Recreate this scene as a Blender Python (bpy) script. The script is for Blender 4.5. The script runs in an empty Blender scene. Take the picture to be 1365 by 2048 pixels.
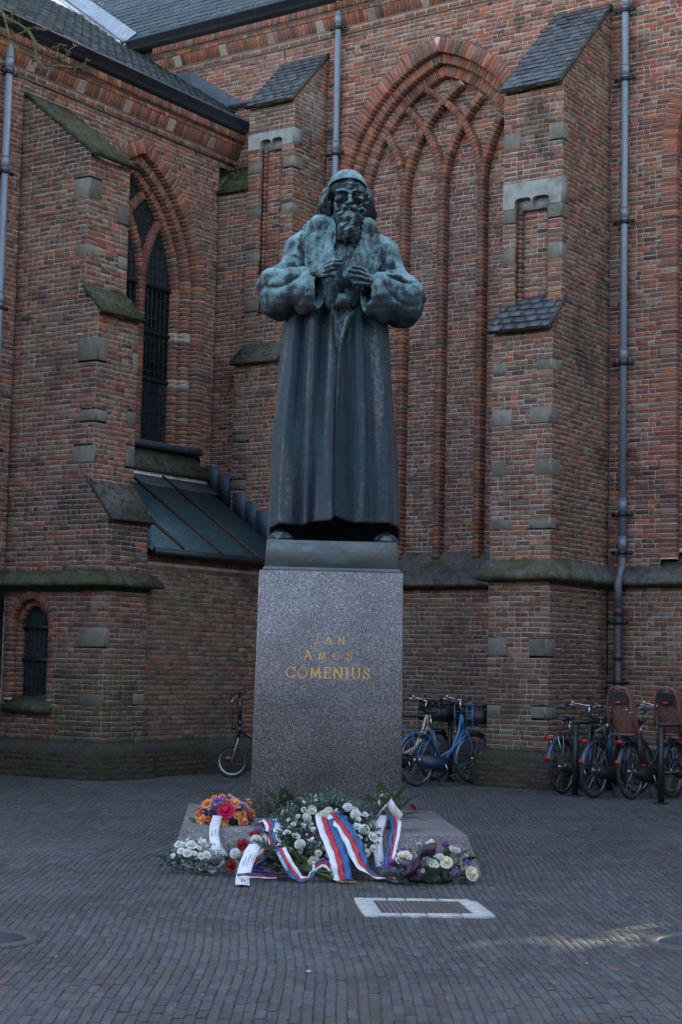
import bpy, math, random
import numpy as np
from math import sin, cos, pi, radians as R, sqrt, atan2, hypot
from mathutils import Vector, Matrix
random.seed(7); rng = np.random.default_rng(11)
SC = bpy.context.scene
COL = SC.collection
# ------------------------------------------------------------------ camera
FPX, HZ, ROLL, EYE = 3300.0, 1330.0, 0.022, 1.6
pitch = math.atan((HZ - 1024) / FPX)
fw = np.array([0, cos(pitch), sin(pitch)]); rt0 = np.array([1., 0, 0]); up0 = np.cross(rt0, fw)
rt = cos(ROLL) * rt0 + sin(ROLL) * up0; up = -sin(ROLL) * rt0 + cos(ROLL) * up0
cd = bpy.data.cameras.new('camera'); cam = bpy.data.objects.new('camera', cd); COL.objects.link(cam)
cd.sensor_fit = 'VERTICAL'; cd.sensor_height = 36; cd.lens = FPX / 2048 * 36; cd.clip_end = 500
M = Matrix(((rt[0], up[0], -fw[0], 0), (rt[1], up[1], -fw[1], 0), (rt[2], up[2], -fw[2], EYE), (0, 0, 0, 1)))
cam.matrix_world = M
SC.camera = cam
# ------------------------------------------------------------------ sky, sun, exposure
SUN_EL, SUN_AZ = R(22), R(48)          # azimuth from +Y towards +X : low sun behind the church
w = bpy.data.worlds.new('World'); SC.world = w; w.use_nodes = True
nt = w.node_tree; bg = nt.nodes['Background']
sky = nt.nodes.new('ShaderNodeTexSky'); sky.sky_type = 'NISHITA'; sky.sun_disc = False
sky.sun_elevation = SUN_EL; sky.sun_rotation = SUN_AZ; sky.air_density = 1.0; sky.dust_density = 1.5; sky.ozone_density = 1.6
wbn = nt.nodes.new('ShaderNodeVectorMath'); wbn.operation = 'MULTIPLY'; wbn.inputs[1].default_value = (1.22, 1.0, .84)      # the camera's white balance
nt.links.new(sky.outputs[0], wbn.inputs[0]); nt.links.new(wbn.outputs[0], bg.inputs[0]); bg.inputs[1].default_value = 0.15
sl = bpy.data.lights.new('sun', 'SUN'); sl.energy = 2.6; sl.angle = R(0.53); sl.color = (1, .86, .70)
so = bpy.data.objects.new('sun', sl); COL.objects.link(so)
sd = Vector((sin(SUN_AZ) * cos(SUN_EL), cos(SUN_AZ) * cos(SUN_EL), sin(SUN_EL)))
so.rotation_euler = sd.to_track_quat('Z', 'Y').to_euler(); so.location = (20, 20, 30)
SC.view_settings.view_transform = 'Standard'; SC.view_settings.look = 'None'
SC.view_settings.gamma = 1; SC.view_settings.use_curve_mapping = False
SC.view_settings.exposure = 2.85
SC.cycles.max_bounces = 6; SC.cycles.diffuse_bounces = 3; SC.cycles.glossy_bounces = 3
SC.cycles.sample_clamp_indirect = 4

# ------------------------------------------------------------------ helpers
def tag(o, label=None, cat=None, group=None, kind=None):
    if label: o['label'] = label
    if cat: o['category'] = cat
    if group: o['group'] = group
    if kind: o['kind'] = kind
    return o
def empty(name, loc=(0, 0, 0), rz=0.0, parent=None):
    o = bpy.data.objects.new(name, None); COL.objects.link(o)
    o.location = loc; o.rotation_euler = (0, 0, rz); o.empty_display_size = .2
    if parent: o.parent = parent
    return o
def copy_tree(o, parent=None):
    c = o.copy(); COL.objects.link(c); c.parent = parent
    for ch in list(o.children): copy_tree(ch, c)
    return c
class MB:
    """collects polygons (with a colour per face) and links them as one mesh"""
    def __init__(s): s.V = []; s.n = 0; s.F = []; s.C = []; s.M = []
    def add(s, V, F, col=None, mi=0):
        V = np.asarray(V, dtype=float).reshape(-1, 3); k = s.n
        s.V.append(V); s.n += len(V)
        for f in F: s.F.append(tuple(i + k for i in f))
        if col is None: col = (1, 1, 1)
        c = np.asarray(col, float)
        if c.ndim == 1: s.C.extend([tuple(c)] * len(F))
        else: s.C.extend([tuple(q) for q in c])
        s.M.extend([mi] * len(F))
        return k
    def box(s, x0, x1, y0, y1, z0, z1, col=None, mi=0):
        V = [(x, y, z) for z in (z0, z1) for y in (y0, y1) for x in (x0, x1)]
        s.add(V, [(0, 2, 3, 1), (4, 5, 7, 6), (0, 1, 5, 4), (2, 6, 7, 3), (0, 4, 6, 2), (1, 3, 7, 5)], col, mi)
    def obox(s, c, e1, e2, e3, h1, h2, h3, col=None, mi=0):
        c = np.array(c, float); e1 = np.array(e1, float) * h1; e2 = np.array(e2, float) * h2; e3 = np.array(e3, float) * h3
        V = [c + i * e1 + j * e2 + k * e3 for k in (-1, 1) for j in (-1, 1) for i in (-1, 1)]
        s.add(V, [(0, 2, 3, 1), (4, 5, 7, 6), (0, 1, 5, 4), (2, 6, 7, 3), (0, 4, 6, 2), (1, 3, 7, 5)], col, mi)
    def prism(s, poly, axis, a0, a1, col=None, mi=0):
        """poly: 2D points; axis 0: poly is (y,z) swept in x; 1: (x,z) swept in y; 2: (x,y) swept in z"""
        def P(p, a): return {0: (a, p[0], p[1]), 1: (p[0], a, p[1]), 2: (p[0], p[1], a)}[axis]
        n = len(poly); V = [P(p, a0) for p in poly] + [P(p, a1) for p in poly]
        F = [tuple(range(n))[::-1], tuple(range(n, 2 * n))] + [(i, (i + 1) % n, (i + 1) % n + n, i + n) for i in range(n)]
        s.add(V, F, col, mi)
    def tube(s, path, r, seg=8, col=None, cap=True, mi=0, flat=None):
        path = [np.array(p, float) for p in path]; n = len(path)
        rr = [r] * n if np.isscalar(r) else list(r)
        ups = None; V = []
        for i, p in enumerate(path):
            t = path[min(i + 1, n - 1)] - path[max(i - 1, 0)]; t /= (np.linalg.norm(t) + 1e-9)
            if ups is None:
                a = np.array([0, 0, 1.]) if abs(t[2]) < .9 else np.array([1., 0, 0])
                ups = a
            u = ups - t * (ups @ t)
            if np.linalg.norm(u) < 1e-4: u = np.cross(t, [1, 0, 0.3])
            u /= np.linalg.norm(u); ups = u
            v = np.cross(t, u)
            for k in range(seg):
                a = 2 * pi * k / seg
                V.append(p + rr[i] * (cos(a) * u * (flat or 1) + sin(a) * v))
        F = [(i * seg + k, i * seg + (k + 1) % seg, (i + 1) * seg + (k + 1) % seg, (i + 1) * seg + k) for i in range(n - 1) for k in range(seg)]
        if cap: F += [tuple(range(seg))[::-1], tuple(range((n - 1) * seg, n * seg))]
        s.add(V, F, col, mi)
    def lathe(s, prof, c=(0, 0, 0), seg=16, col=None, axis=(0, 0, 1), mi=0):
        """prof: list of (r, h) along axis"""
        ax = Vector(axis).normalized(); q = Vector((0, 0, 1)).rotation_difference(ax)
        V = []
        for r, h in prof:
            for k in range(seg):
                a = 2 * pi * k / seg
                p = q @ Vector((r * cos(a), r * sin(a), h)); V.append((p.x + c[0], p.y + c[1], p.z + c[2]))
        n = len(prof)
        F = [(i * seg + k, i * seg + (k + 1) % seg, (i + 1) * seg + (k + 1) % seg, (i + 1) * seg + k) for i in range(n - 1) for k in range(seg)]
        if prof[0][0] > 1e-5: F.append(tuple(range(seg))[::-1])
        if prof[-1][0] > 1e-5: F.append(tuple(range((n - 1) * seg, n * seg)))
        s.add(V, F, col, mi)
    def torus(s, c, R0, r, axis=(0, 1, 0), seg=40, sg=8, col=None, flat=1.0, a0=0, a1=2 * pi, mi=0):
        ax = Vector(axis).normalized(); q = Vector((0, 0, 1)).rotation_difference(ax)
        full = abs(a1 - a0 - 2 * pi) < 1e-6; n = seg if full else seg + 1
        V = []
        for i in range(n):
            a = a0 + (a1 - a0) * i / seg
            for k in range(sg):
                b = 2 * pi * k / sg
                p = q @ Vector(((R0 + r * cos(b)) * cos(a), (R0 + r * cos(b)) * sin(a), r * flat * sin(b)))
                V.append((p.x + c[0], p.y + c[1], p.z + c[2]))
        F = [(i * sg + k, ((i + 1) % n) * sg + k, ((i + 1) % n) * sg + (k + 1) % sg, i * sg + (k + 1) % sg) for i in range(seg if full else seg) for k in range(sg)]
        s.add(V, F, col, mi)
    def mesh(s, name, mats, smooth=False):
        me = bpy.data.meshes.new(name)
        V = np.concatenate(s.V) if s.V else np.zeros((0, 3))
        lens = np.array([len(f) for f in s.F], dtype=np.int32)
        idx = np.fromiter((i for f in s.F for i in f), dtype=np.int32, count=int(lens.sum()))
        me.vertices.add(len(V)); me.vertices.foreach_set('co', V.astype(np.float32).ravel())
        me.loops.add(len(idx)); me.loops.foreach_set('vertex_index', idx)
        me.polygons.add(len(lens))
        st = np.zeros(len(lens), dtype=np.int32); st[1:] = np.cumsum(lens)[:-1]
        me.polygons.foreach_set('loop_start', st)
        me.polygons.foreach_set('material_index', np.array(s.M, dtype=np.int32))
        me.update(calc_edges=True)
        a = me.attributes.new('col', 'FLOAT_COLOR', 'FACE')
        c = np.ones((len(lens), 4), np.float32); c[:, :3] = np.array(s.C)
        a.data.foreach_set('color', c.ravel())
        me.validate()
        if smooth:
            me.polygons.foreach_set('use_smooth', np.ones(len(me.polygons), dtype=bool))
        for m in (mats if isinstance(mats, (list, tuple)) else [mats]): me.materials.append(m)
        return me
    def build(s, name, mats, parent=None, smooth=False, kind=None, loc=None, rz=None):
        o = bpy.data.objects.new(name, s.mesh(name, mats, smooth)); COL.objects.link(o)
        if parent: o.parent = parent
        if loc is not None: o.location = loc
        if rz is not None: o.rotation_euler = (0, 0, rz)
        if kind: o['kind'] = kind
        return o
def inst(name, me, parent, loc, rot=(0, 0, 0), scale=1.0, kind=None):
    o = bpy.data.objects.new(name, me); COL.objects.link(o); o.parent = parent
    o.location = loc; o.rotation_euler = rot; o.scale = (scale,) * 3 if np.isscalar(scale) else scale
    if kind: o['kind'] = kind
    return o

# ------------------------------------------------------------------ materials
def mat(name, base=(.5, .5, .5), rough=.7, metal=0, attr=False, nscale=0, namt=.25, bump=0, bscale=30, spec=.5, coord='Object', stain=None, trans=0, emit=None, nstretch=None, coat=0, rand=0):
    """base colour (or per-face 'col' attribute) x noise, optional stain colour (col, scale, lo, hi), bump"""
    m = bpy.data.materials.new(name); m.use_nodes = True; n = m.node_tree.nodes; L = m.node_tree.links
    b = n['Principled BSDF']; b.inputs['Roughness'].default_value = rough; b.inputs['Metallic'].default_value = metal
    b.inputs['Specular IOR Level'].default_value = spec; b.inputs['Coat Weight'].default_value = coat
    tc = n.new('ShaderNodeTexCoord'); vec = tc.outputs[coord]
    if nstretch:
        mp = n.new('ShaderNodeMapping'); mp.inputs['Scale'].default_value = nstretch; L.new(vec, mp.inputs[0]); vec = mp.outputs[0]
    if attr:
        a = n.new('ShaderNodeAttribute'); a.attribute_name = 'col'; cur = a.outputs['Color']
    else:
        rg = n.new('ShaderNodeRGB'); rg.outputs[0].default_value = (*base, 1); cur = rg.outputs[0]
    if nscale:
        nz = n.new('ShaderNodeTexNoise'); nz.inputs['Scale'].default_value = nscale; nz.inputs['Detail'].default_value = 6; nz.inputs['Roughness'].default_value = .65
        L.new(vec, nz.inputs['Vector'])
        mr = n.new('ShaderNodeMapRange'); mr.inputs[1].default_value = .3; mr.inputs[2].default_value = .7
        mr.inputs[3].default_value = 1 - namt; mr.inputs[4].default_value = 1 + namt; L.new(nz.outputs[0], mr.inputs[0])
        mx = n.new('ShaderNodeVectorMath'); mx.operation = 'SCALE'; L.new(cur, mx.inputs[0]); L.new(mr.outputs[0], mx.inputs['Scale']); cur = mx.outputs[0]
    if rand:
        oi = n.new('ShaderNodeObjectInfo'); mr = n.new('ShaderNodeMapRange'); mr.inputs[3].default_value = 1 - rand; mr.inputs[4].default_value = 1 + rand
        L.new(oi.outputs['Random'], mr.inputs[0]); mx = n.new('ShaderNodeVectorMath'); mx.operation = 'SCALE'; L.new(cur, mx.inputs[0]); L.new(mr.outputs[0], mx.inputs['Scale']); cur = mx.outputs[0]
    for st in (stain or []):
        sc_, ssc, lo, hi = st[:4]
        nz = n.new('ShaderNodeTexNoise'); nz.inputs['Scale'].default_value = ssc; nz.inputs['Detail'].default_value = 8; nz.inputs['Roughness'].default_value = .7
        L.new(vec, nz.inputs['Vector'])
        mr = n.new('ShaderNodeMapRange'); mr.inputs[1].default_value = lo; mr.inputs[2].default_value = hi; L.new(nz.outputs[0], mr.inputs[0]); fac = mr.outputs[0]
        if len(st) > 4:      # fade with height: (z_full, z_none)
            sp = n.new('ShaderNodeSeparateXYZ'); L.new(tc.outputs[coord], sp.inputs[0])
            m2 = n.new('ShaderNodeMapRange'); m2.inputs[1].default_value = st[4]; m2.inputs[2].default_value = st[5]; m2.inputs[3].default_value = 1; m2.inputs[4].default_value = 0
            L.new(sp.outputs[2], m2.inputs[0]); mm = n.new('ShaderNodeMath'); mm.operation = 'MULTIPLY'; L.new(fac, mm.inputs[0]); L.new(m2.outputs[0], mm.inputs[1]); fac = mm.outputs[0]
        mi = n.new('ShaderNodeMix'); mi.data_type = 'RGBA'; mi.inputs['B'].default_value = (*sc_, 1)
        L.new(fac, mi.inputs['Factor']); L.new(cur, mi.inputs['A']); cur = mi.outputs['Result']
    L.new(cur, b.inputs['Base Color'])
    if bump:
        nz = n.new('ShaderNodeTexNoise'); nz.inputs['Scale'].default_value = bscale; nz.inputs['Detail'].default_value = 5; L.new(vec, nz.inputs['Vector'])
        bp = n.new('ShaderNodeBump'); bp.inputs['Strength'].default_value = 1; bp.inputs['Distance'].default_value = bump
        L.new(nz.outputs[0], bp.inputs['Height']); L.new(bp.outputs[0], b.inputs['Normal'])
    if emit:
        b.inputs['Emission Color'].default_value = (*emit[0], 1); b.inputs['Emission Strength'].default_value = emit[1]
    return m
MOSS = (.035, .045, .012); SOOT = (.018, .017, .016)
m_brick = mat('brick', attr=True, rough=.88, nscale=26, namt=.34, bump=.006, bscale=45, spec=.25,
              stain=[(MOSS, 1.1, .5, .75, .2, 3.2), (SOOT, .8, .56, .74), ((.045, .04, .03), 1.6, .35, .75, -.1, 2.2), ((.3, .28, .25), 2.6, .63, .80), ((.33, .32, .31), 17, .70, .74)])
m_mortar = mat('mortar', (.42, .385, .36), rough=.95, nscale=9, namt=.35, bump=.004, bscale=60, spec=.2,
               stain=[((.10, .10, .075), 1.1, .45, .75, .2, 4.0), ((.10, .09, .08), .8, .56, .76)])
m_stone = mat('sandstone', attr=True, rough=.85, nscale=7, namt=.22, bump=.003, bscale=80, spec=.3, stain=[((.07, .07, .055), 2.5, .5, .75)])
m_capstone = mat('weathered_stone', (.085, .08, .068), rough=.9, nscale=10, namt=.45, bump=.012, bscale=22, spec=.3, stain=[((.05, .065, .018), 1.5, .5, .66), ((.30, .30, .27), 14, .68, .74), (SOOT, 3, .52, .7)])
m_mosscap = mat('mossy_slate', (.07, .07, .05), rough=.95, nscale=12, namt=.5, bump=.02, bscale=28, spec=.2, stain=[((.055, .065, .018), 2.2, .45, .62), ((.025, .022, .015), 5, .48, .66), ((.3, .3, .27), 14, .7, .76)])
m_slate = mat('slate', attr=True, rough=.42, nscale=16, namt=.3, bump=.003, bscale=40, spec=.5, coord='Object', stain=[((.20, .20, .18), 20, .69, .76), ((.03, .032, .018), 2, .56, .75)])
m_lead = mat('lead', (.060, .075, .095), rough=.5, metal=.1, nscale=6, namt=.35, bump=.004, bscale=12, stain=[((.25, .27, .28), 9, .62, .75)])
m_step = mat('step_lead', (.040, .056, .078), rough=.65, metal=0, nscale=5, namt=.2)
m_moss = mat('moss_clump', attr=True, rough=1, nscale=40, namt=.4, bump=.01, bscale=70)
m_gutter = mat('gutter_zinc', (.028, .034, .042), rough=.38, metal=.3, nscale=7, namt=.35, bump=.002, bscale=18)
m_copper = mat('green_copper', (.020, .055, .064), rough=.5, metal=.1, nscale=5, namt=.35, bump=.003, bscale=20, stain=[((.05, .09, .09), 4, .5, .8)])
m_rust = mat('rusty_seam', (.045, .025, .018), rough=.7, metal=.2, nscale=12, namt=.4)
m_pipe = mat('painted_downpipe', (.16, .19, .235), rough=.42, nscale=5, namt=.12, stain=[((.05, .05, .05), 6, .6, .8)])
m_pipelow = mat('cast_iron_pipe', (.045, .030, .030), rough=.5, nscale=6, namt=.3, stain=[((.09, .09, .10), 5, .55, .7)])
m_iron = mat('dark_iron', (.02, .024, .028), rough=.5, metal=.4, nscale=10, namt=.3)
m_pane = mat('leaded_glass', (.012, .020, .021), rough=.14, nscale=4, namt=.5, spec=.6, bump=.003, bscale=5)
m_came = mat('lead_came', (.030, .05, .056), rough=.5, metal=.3)
m_joint = mat('joint_sand', (.060, .060, .048), rough=.95, nscale=8, namt=.5, bump=.006, bscale=50, stain=[((.045, .06, .02), 1.6, .52, .66)])
m_paver = mat('clinker_paver', attr=True, rough=.55, nscale=26, namt=.22, bump=.002, bscale=80, spec=.35,
              stain=[((.045, .05, .032), 1.4, .52, .72), ((.11, .115, .115), .7, .5, .8), ((.04, .042, .042), .9, .5, .7)])
m_petal = mat('petal', attr=True, rough=.6, nscale=30, namt=.12, spec=.3); m_leafm = mat('leaf', attr=True, rough=.55, nscale=20, namt=.25, spec=.35)
# ------------------------------------------------------------------ church (local: X along nave wall, -Y out of it, wing wall at X=0)
ANG = R(34.5)
ux = np.array([cos(ANG), -sin(ANG), 0]); uy = np.array([sin(ANG), cos(ANG), 0])
CO = ux * -17.05 + uy * 21.9
church = empty('church', tuple(CO), -ANG)
tag(church, 'brick gothic church with buttresses, blind arch and slate roofs behind the bronze statue', 'church')
PAL = {  # linear albedo, weights per zone
 'or': (.275, .105, .060), 'rd': (.20, .073, .052), 'pu': (.125, .066, .058), 'br': (.155, .095, .068), 'tn': (.185, .145, .112),
 'ol': (.125, .110, .076), 'dk': (.055, .046, .045), 'pk': (.26, .155, .125), 'wn': (.14, .048, .042)}
ZONE = {'nave': dict(o=.22, r=.25, p=.26, b=.09, t=.07, l=.01, d=.04, k=.06),
        'wing': dict(o=.12, r=.22, p=.27, b=.16, t=.12, l=.03, d=.05, k=.03),
        'butt': dict(o=.13, r=.14, p=.14, b=.20, t=.24, l=.08, d=.05, k=.02),
        'buttd': dict(o=.04, r=.07, p=.22, b=.22, t=.14, l=.12, d=.18, k=.01),
        'low': dict(o=.06, r=.15, p=.16, b=.24, t=.18, l=.12, d=.07, k=.02),
        'lean': dict(o=.04, r=.12, p=.16, b=.20, t=.22, l=.17, d=.07, k=.02),
        'panel': dict(o=.12, r=.18, p=.36, b=.14, t=.12, l=.0, d=.05, k=.03),
        'arch': dict(o=.14, r=.38, p=.32, b=.08, t=.03, l=.0, d=.03, k=.0),
        'wine': dict(w=.55, p=.25, r=.2), 'arch2': dict(o=.10, r=.34, p=.36, b=.10, t=.06, d=.04),
        'base': dict(p=.15, b=.25, l=.4, d=.2), 'stone': dict(s=1.0), 'mullion': dict(r=.34, p=.34, o=.10, w=.06, b=.12, d=.04)}
KEY = dict(o='or', r='rd', p='pu', b='br', t='tn', l='ol', d='dk', k='pk', w='wn')
ZT = {}
for z_, dd in ZONE.items():
    cols = np.array([PAL[KEY[k]] if k != 's' else (.36, .34, .31) for k in dd]); ww = np.array(list(dd.values())); ZT[z_] = (cols, np.cumsum(ww / ww.sum()))
def pick(zone):
    cols, cw = ZT[zone]; c = cols[int(np.searchsorted(cw, random.random()))]
    k = .14 if zone in ('nave', 'arch') else .28; c = c * (1 - k) + np.array((.175, .095, .062)) * k; c = c * (1.06, .97, .90)
    return c * (.78 + .5 * random.random()) * np.array([1, .93 + .14 * random.random(), .9 + .2 * random.random()])
BR = []        # every brick: P (centre of face), e1, e2, n, w, h, depth, chamfer, colour, owner
# old stains with a place of their own: (x, y, z, radius, tint, strength)
PATCH = [(.8, -5.42, 9.15, .95, (.028, .024, .024), .85), (1.15, -5.2, 8.75, .5, (.03, .026, .024), .8), (1.2, -5.42, 6.6, .45, (.035, .03, .026), .6), (1.7, -5.0, 3.45, .62, (.026, .023, .021), .85), (1.2, -5.42, 3.75, .5, (.03, .026, .023), .75),
 (1.95, -4.9, 1.2, .9, (.075, .085, .04), .65), (1.5, -5.42, .8, .8, (.07, .08, .035), .65), (1.83, -3.7, 2.4, .8, (.09, .10, .055), .6), (1.83, -2.9, 1.0, .9, (.11, .095, .065), .6), (1.56, -.5, 10.7, .55, (.34, .32, .30), .5), (1.56, -.6, 10.2, .5, (.045, .04, .038), .7), (1.1, -.95, 10.5, .4, (.06, .052, .048), .7),
 (6.72, -1.0, 6.0, .9, (.075, .06, .042), .5), (6.72, -.9, 1.6, 1.3, (.06, .05, .038), .6), (6.4, -1.85, .9, .8, (.085, .075, .05), .6), (3.6, -.04, 1.3, 1.4, (.10, .085, .062), .55), (6.72, -1.2, 3.6, .8, (.055, .055, .03), .6), (9.0, -.04, 1.8, 1.2, (.12, .085, .065), .5), (8.6, 0, 6.5, 1.2, (.12, .06, .05), .4),
 (.4, 0, 12.0, 1.4, (.26, .15, .12), .5), (3.0, 0, 12.0, 1.0, (.13, .085, .07), .45), (0, -3.6, 7.6, 1.0, (.12, .075, .06), .5), (0, -1.0, 8.8, 1.0, (.13, .085, .075), .4), (3.7, .36, 8.2, 1.3, (.13, .085, .078), .5), (3.7, .36, 5.0, 1.4, (.115, .072, .062), .5), (5.2, .36, 6.8, .9, (.10, .055, .05), .5), (.7, -5.42, 6.0, .8, (.13, .10, .07), .5), (.4, -5.42, 4.9, .7, (.16, .085, .06), .4)]
def brick(P, e1, e2, n, w, h, col, owner, d=.016, ch=.006):
    for (px_, py_, pz_, pr_, pc_, ps_) in PATCH:
        q_ = (P[0] - px_) ** 2 + (P[1] - py_) ** 2 * 1.5 + (P[2] - pz_) ** 2
        if q_ < pr_ * pr_:
            k_ = ps_ * (1 - sqrt(q_) / pr_) ** .6 * random.uniform(.55, 1.1) + .0; k_ = min(k_, 1); col = np.asarray(col) * (1 - k_) + np.array(pc_) * random.uniform(.7, 1.3) * k_
    BR.append((P, e1, e2, n, w, h, d, ch, col, owner))
PARTS = {}
class Face:
    def __init__(s, o, d, n, owner):
        s.o = np.array([o[0], o[1], 0.]); s.d = np.array([d[0], d[1], 0.]); s.n = np.array([n[0], n[1], 0.]); s.owner = owner
        if owner not in PARTS: PARTS[owner] = MB()
        s.mb = PARTS[owner]
    def P(s, a, z, out=0): return s.o + s.d * a + np.array([0, 0, z]) + s.n * out
EZ = np.array([0, 0, 1.])
def sub(iv, a, b):
    r = []
    for s0, s1 in iv:
        if b <= s0 or a >= s1: r.append((s0, s1)); continue
        if a > s0: r.append((s0, a))
        if b < s1: r.append((b, s1))
    return r
def fill(f, z0, z1, iv, zone, course=.07, holes=()):
    """lay courses of bricks on face f; iv: (s0,s1) or function z -> intervals; holes: stone blocks (s0,s1,z0,z1)"""
    k = math.ceil(z0 / course - .3)
    while (k + .6) * course < z1:
        zb, zt = max(k * course, z0), min((k + 1) * course, z1); zc = (zb + zt) / 2
        L = list(iv(zc)) if callable(iv) else [iv]
        for (a, b, c, d_) in holes:
            if c < zc < d_: L = sub(L, a, b)
        for (a, b) in L:
            if b - a < .02: continue
            f.mb.add([f.P(a, zb - .001, -.010), f.P(b, zb - .001, -.010), f.P(b, zt + .001, -.010), f.P(a, zt + .001, -.010)], [(0, 1, 2, 3)])
            x = a
            if random.random() < .5: first = .10 + .02 * random.random()
            else: first = .21
            znm = zone if isinstance(zone, str) else 'x'; hdr = (k % 2 == 0) and znm in ('low', 'butt', 'lean', 'buttd', 'x', 'wing')
            mode = random.random() < (.15 if hdr else .5)
            while x < b - .03:
                wd = first if first else ((.205 if mode else .10) + random.uniform(-.012, .012))
                first = None
                mode = (random.random() < .22) if hdr else ((not mode) if random.random() < .62 else mode)
                if x + wd > b - .045: wd = b - x
                zo = zone(f.P((x + wd / 2), zc)) if callable(zone) else zone
                jt = random.uniform(-.0025, .0025)
                brick(f.P(x + wd / 2, zc + jt, random.uniform(-.003, .004)), f.d, EZ, f.n, max(wd - .010, .02), (zt - zb) - random.uniform(.008, .015), pick(zo), f.owner)
                x += wd
        k += 1
def stone(f, s0, s1, z0, z1, parts, wrap=None, col=None, out=.004):
    parts.append((f, s0, s1, z0, z1, col, out))
STONES = []
def sweep(path, prof, mb, closed=False, col=None):
    """sweep a profile [(offset outwards, z)] along a plan path, mitred; outward is to the right of travel"""
    n = len(path); P = [np.array(p, float) for p in path]; nr = []
    for i in range(n - 1):
        d = P[i + 1] - P[i]; d /= np.linalg.norm(d); nr.append(np.array([d[1], -d[0]]))
    offs = []
    for i in range(n):
        if i == 0: o = nr[0]
        elif i == n - 1: o = nr[-1]
        else:
            o = nr[i - 1] + nr[i]; o = o / max(o @ nr[i], .15)
        offs.append(o)
    V = []
    for i in range(n):
        for (a, z) in prof:
            q = P[i] + offs[i] * a; V.append((q[0], q[1], z))
    m = len(prof)
    F = [(i * m + k, i * m + k + 1, (i + 1) * m + k + 1, (i + 1) * m + k) for i in range(n - 1) for k in range(m - 1)]
    F += [tuple(range(m)), tuple(range((n - 1) * m, n * m))[::-1]]
    mb.add(V, F, col)
def part(name, mb, m, parent=None, **k): return mb.build(name, m, parent or church, **k)

# ---- gothic arch helper -------------------------------------------------
class Arch:
    def __init__(s, c, half, zs, apex):
        s.c, s.half, s.zs, s.apex = c, half, zs, apex; h = apex - zs
        s.e = (h * h - half * half) / (2 * half); s.R = half + s.e
    def hw(s, z, dr=0):          # half width at height z for the curve dr inside the outer one
        if z <= s.zs: return s.half - dr
        r = s.R - dr; q = r * r - (z - s.zs) ** 2
        if q <= 0: return 0
        return max(sqrt(q) - s.e, 0)
    def top(s, dr): return acos_(s.e / (s.R - dr))
def acos_(x): return math.acos(max(-1, min(1, x)))
def arch_ring(f, A, r0, r1, out, zone, zbot, depth, bands=(), ln=.068):
    """voussoirs between insets r0 and r1 at outward offset `out`, plus the jambs down to zbot; reveal `depth` behind"""
    mb = f.mb; Rm = A.R - (r0 + r1) / 2; rw = r1 - r0
    for sg in (1, -1):
        tm = A.top((r0 + r1) / 2) + .02; nb = max(4, int(Rm * tm / (ln + .004))); dt = tm / nb
        cx = A.c - sg * A.e
        for i in range(nb):
            t = (i + .5) * dt
            rad = f.d * (sg * cos(t)) + EZ * sin(t); tan = f.d * (-sg * sin(t)) + EZ * cos(t)
            P = f.P(cx, A.zs, out + random.uniform(-.002, .004)) + rad * Rm
            if (P - f.P(A.c, 0)) @ f.d * sg < -.01: continue
            brick(P, rad, tan, f.n, rw - .006, Rm * dt - .008, pick(zone), f.owner, d=depth + .012, ch=.006)
        ns = 24; V = []
        for i in range(ns + 1):
            t = A.top(r0) * 1.0 * i / ns; t1 = A.top(r1) * i / ns
            a = f.P(cx, A.zs, out - .010) + (f.d * sg * cos(t) + EZ * sin(t)) * (A.R - r0 + .0)
            b = f.P(cx, A.zs, out - .010) + (f.d * sg * cos(t1) + EZ * sin(t1)) * (A.R - r1 + .007)
            V += [a, b, b - f.n * depth]
        F = []
        for i in range(ns):
            F += [(3 * i, 3 * i + 1, 3 * i + 4, 3 * i + 3), (3 * i + 1, 3 * i + 2, 3 * i + 5, 3 * i + 4)]
        mb.add(V, F)
        sa, sb = A.c + sg * (A.half - r0), A.c + sg * (A.half - r1)
        mb.add([f.P(sa, zbot, out - .01), f.P(sb + sg * .007, zbot, out - .01), f.P(sb + sg * .007, A.zs, out - .01), f.P(sa, A.zs, out - .01), f.P(sb + sg * .007, zbot, out - .01 - depth), f.P(sb + sg * .007, A.zs, out - .01 - depth)], [(0, 1, 2, 3), (1, 4, 5, 2)])
        k = math.ceil(zbot / .07); 
        while (k + 1) * .07 <= A.zs + .02:
            zc = (k + .5) * .07; zn = zone
            for (b0, b1) in bands:
                if b0 < zc < b1: zn = 'stone'
            brick(f.P((sa + sb) / 2, zc, out + random.uniform(-.002, .004)), f.d, EZ, f.n, rw - .007, .07 - (.010 if zn != 'stone' else .001), pick(zn), f.owner, d=depth + .012, ch=.006 if zn != 'stone' else .003)
            k += 1
def rib(f, pts, width, out, depth, zone, step=.07):
    """a brick mullion or tracery bar along pts (s,z)"""
    L = [0]
    for a, b in zip(pts, pts[1:]): L.append(L[-1] + hypot(b[0] - a[0], b[1] - a[1]))
    n = max(1, int(L[-1] / step)); S = np.interp(np.linspace(0, L[-1], n + 1), L, [p[0] for p in pts]); Z = np.interp(np.linspace(0, L[-1], n + 1), L, [p[1] for p in pts])
    for i in range(n):
        a = np.array([S[i], Z[i]]); b = np.array([S[i + 1], Z[i + 1]]); t = b - a; l = np.linalg.norm(t)
        if l < 1e-6: continue
        t /= l; tan = f.d * t[0] + EZ * t[1]; nor = f.d * t[1] - EZ * t[0]
        brick(f.P(*((a + b) / 2), out + random.uniform(-.002, .002)), nor, tan, f.n, width + random.uniform(-.003, .002), l - .0045, pick(zone), f.owner, d=depth, ch=.010)
        c = (a + b) / 2
        f.mb.obox(f.P(c[0], c[1], out - depth / 2 - .012), nor, tan, f.n, width / 2 - .012, l / 2 + .001, depth / 2 - .001)
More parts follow.
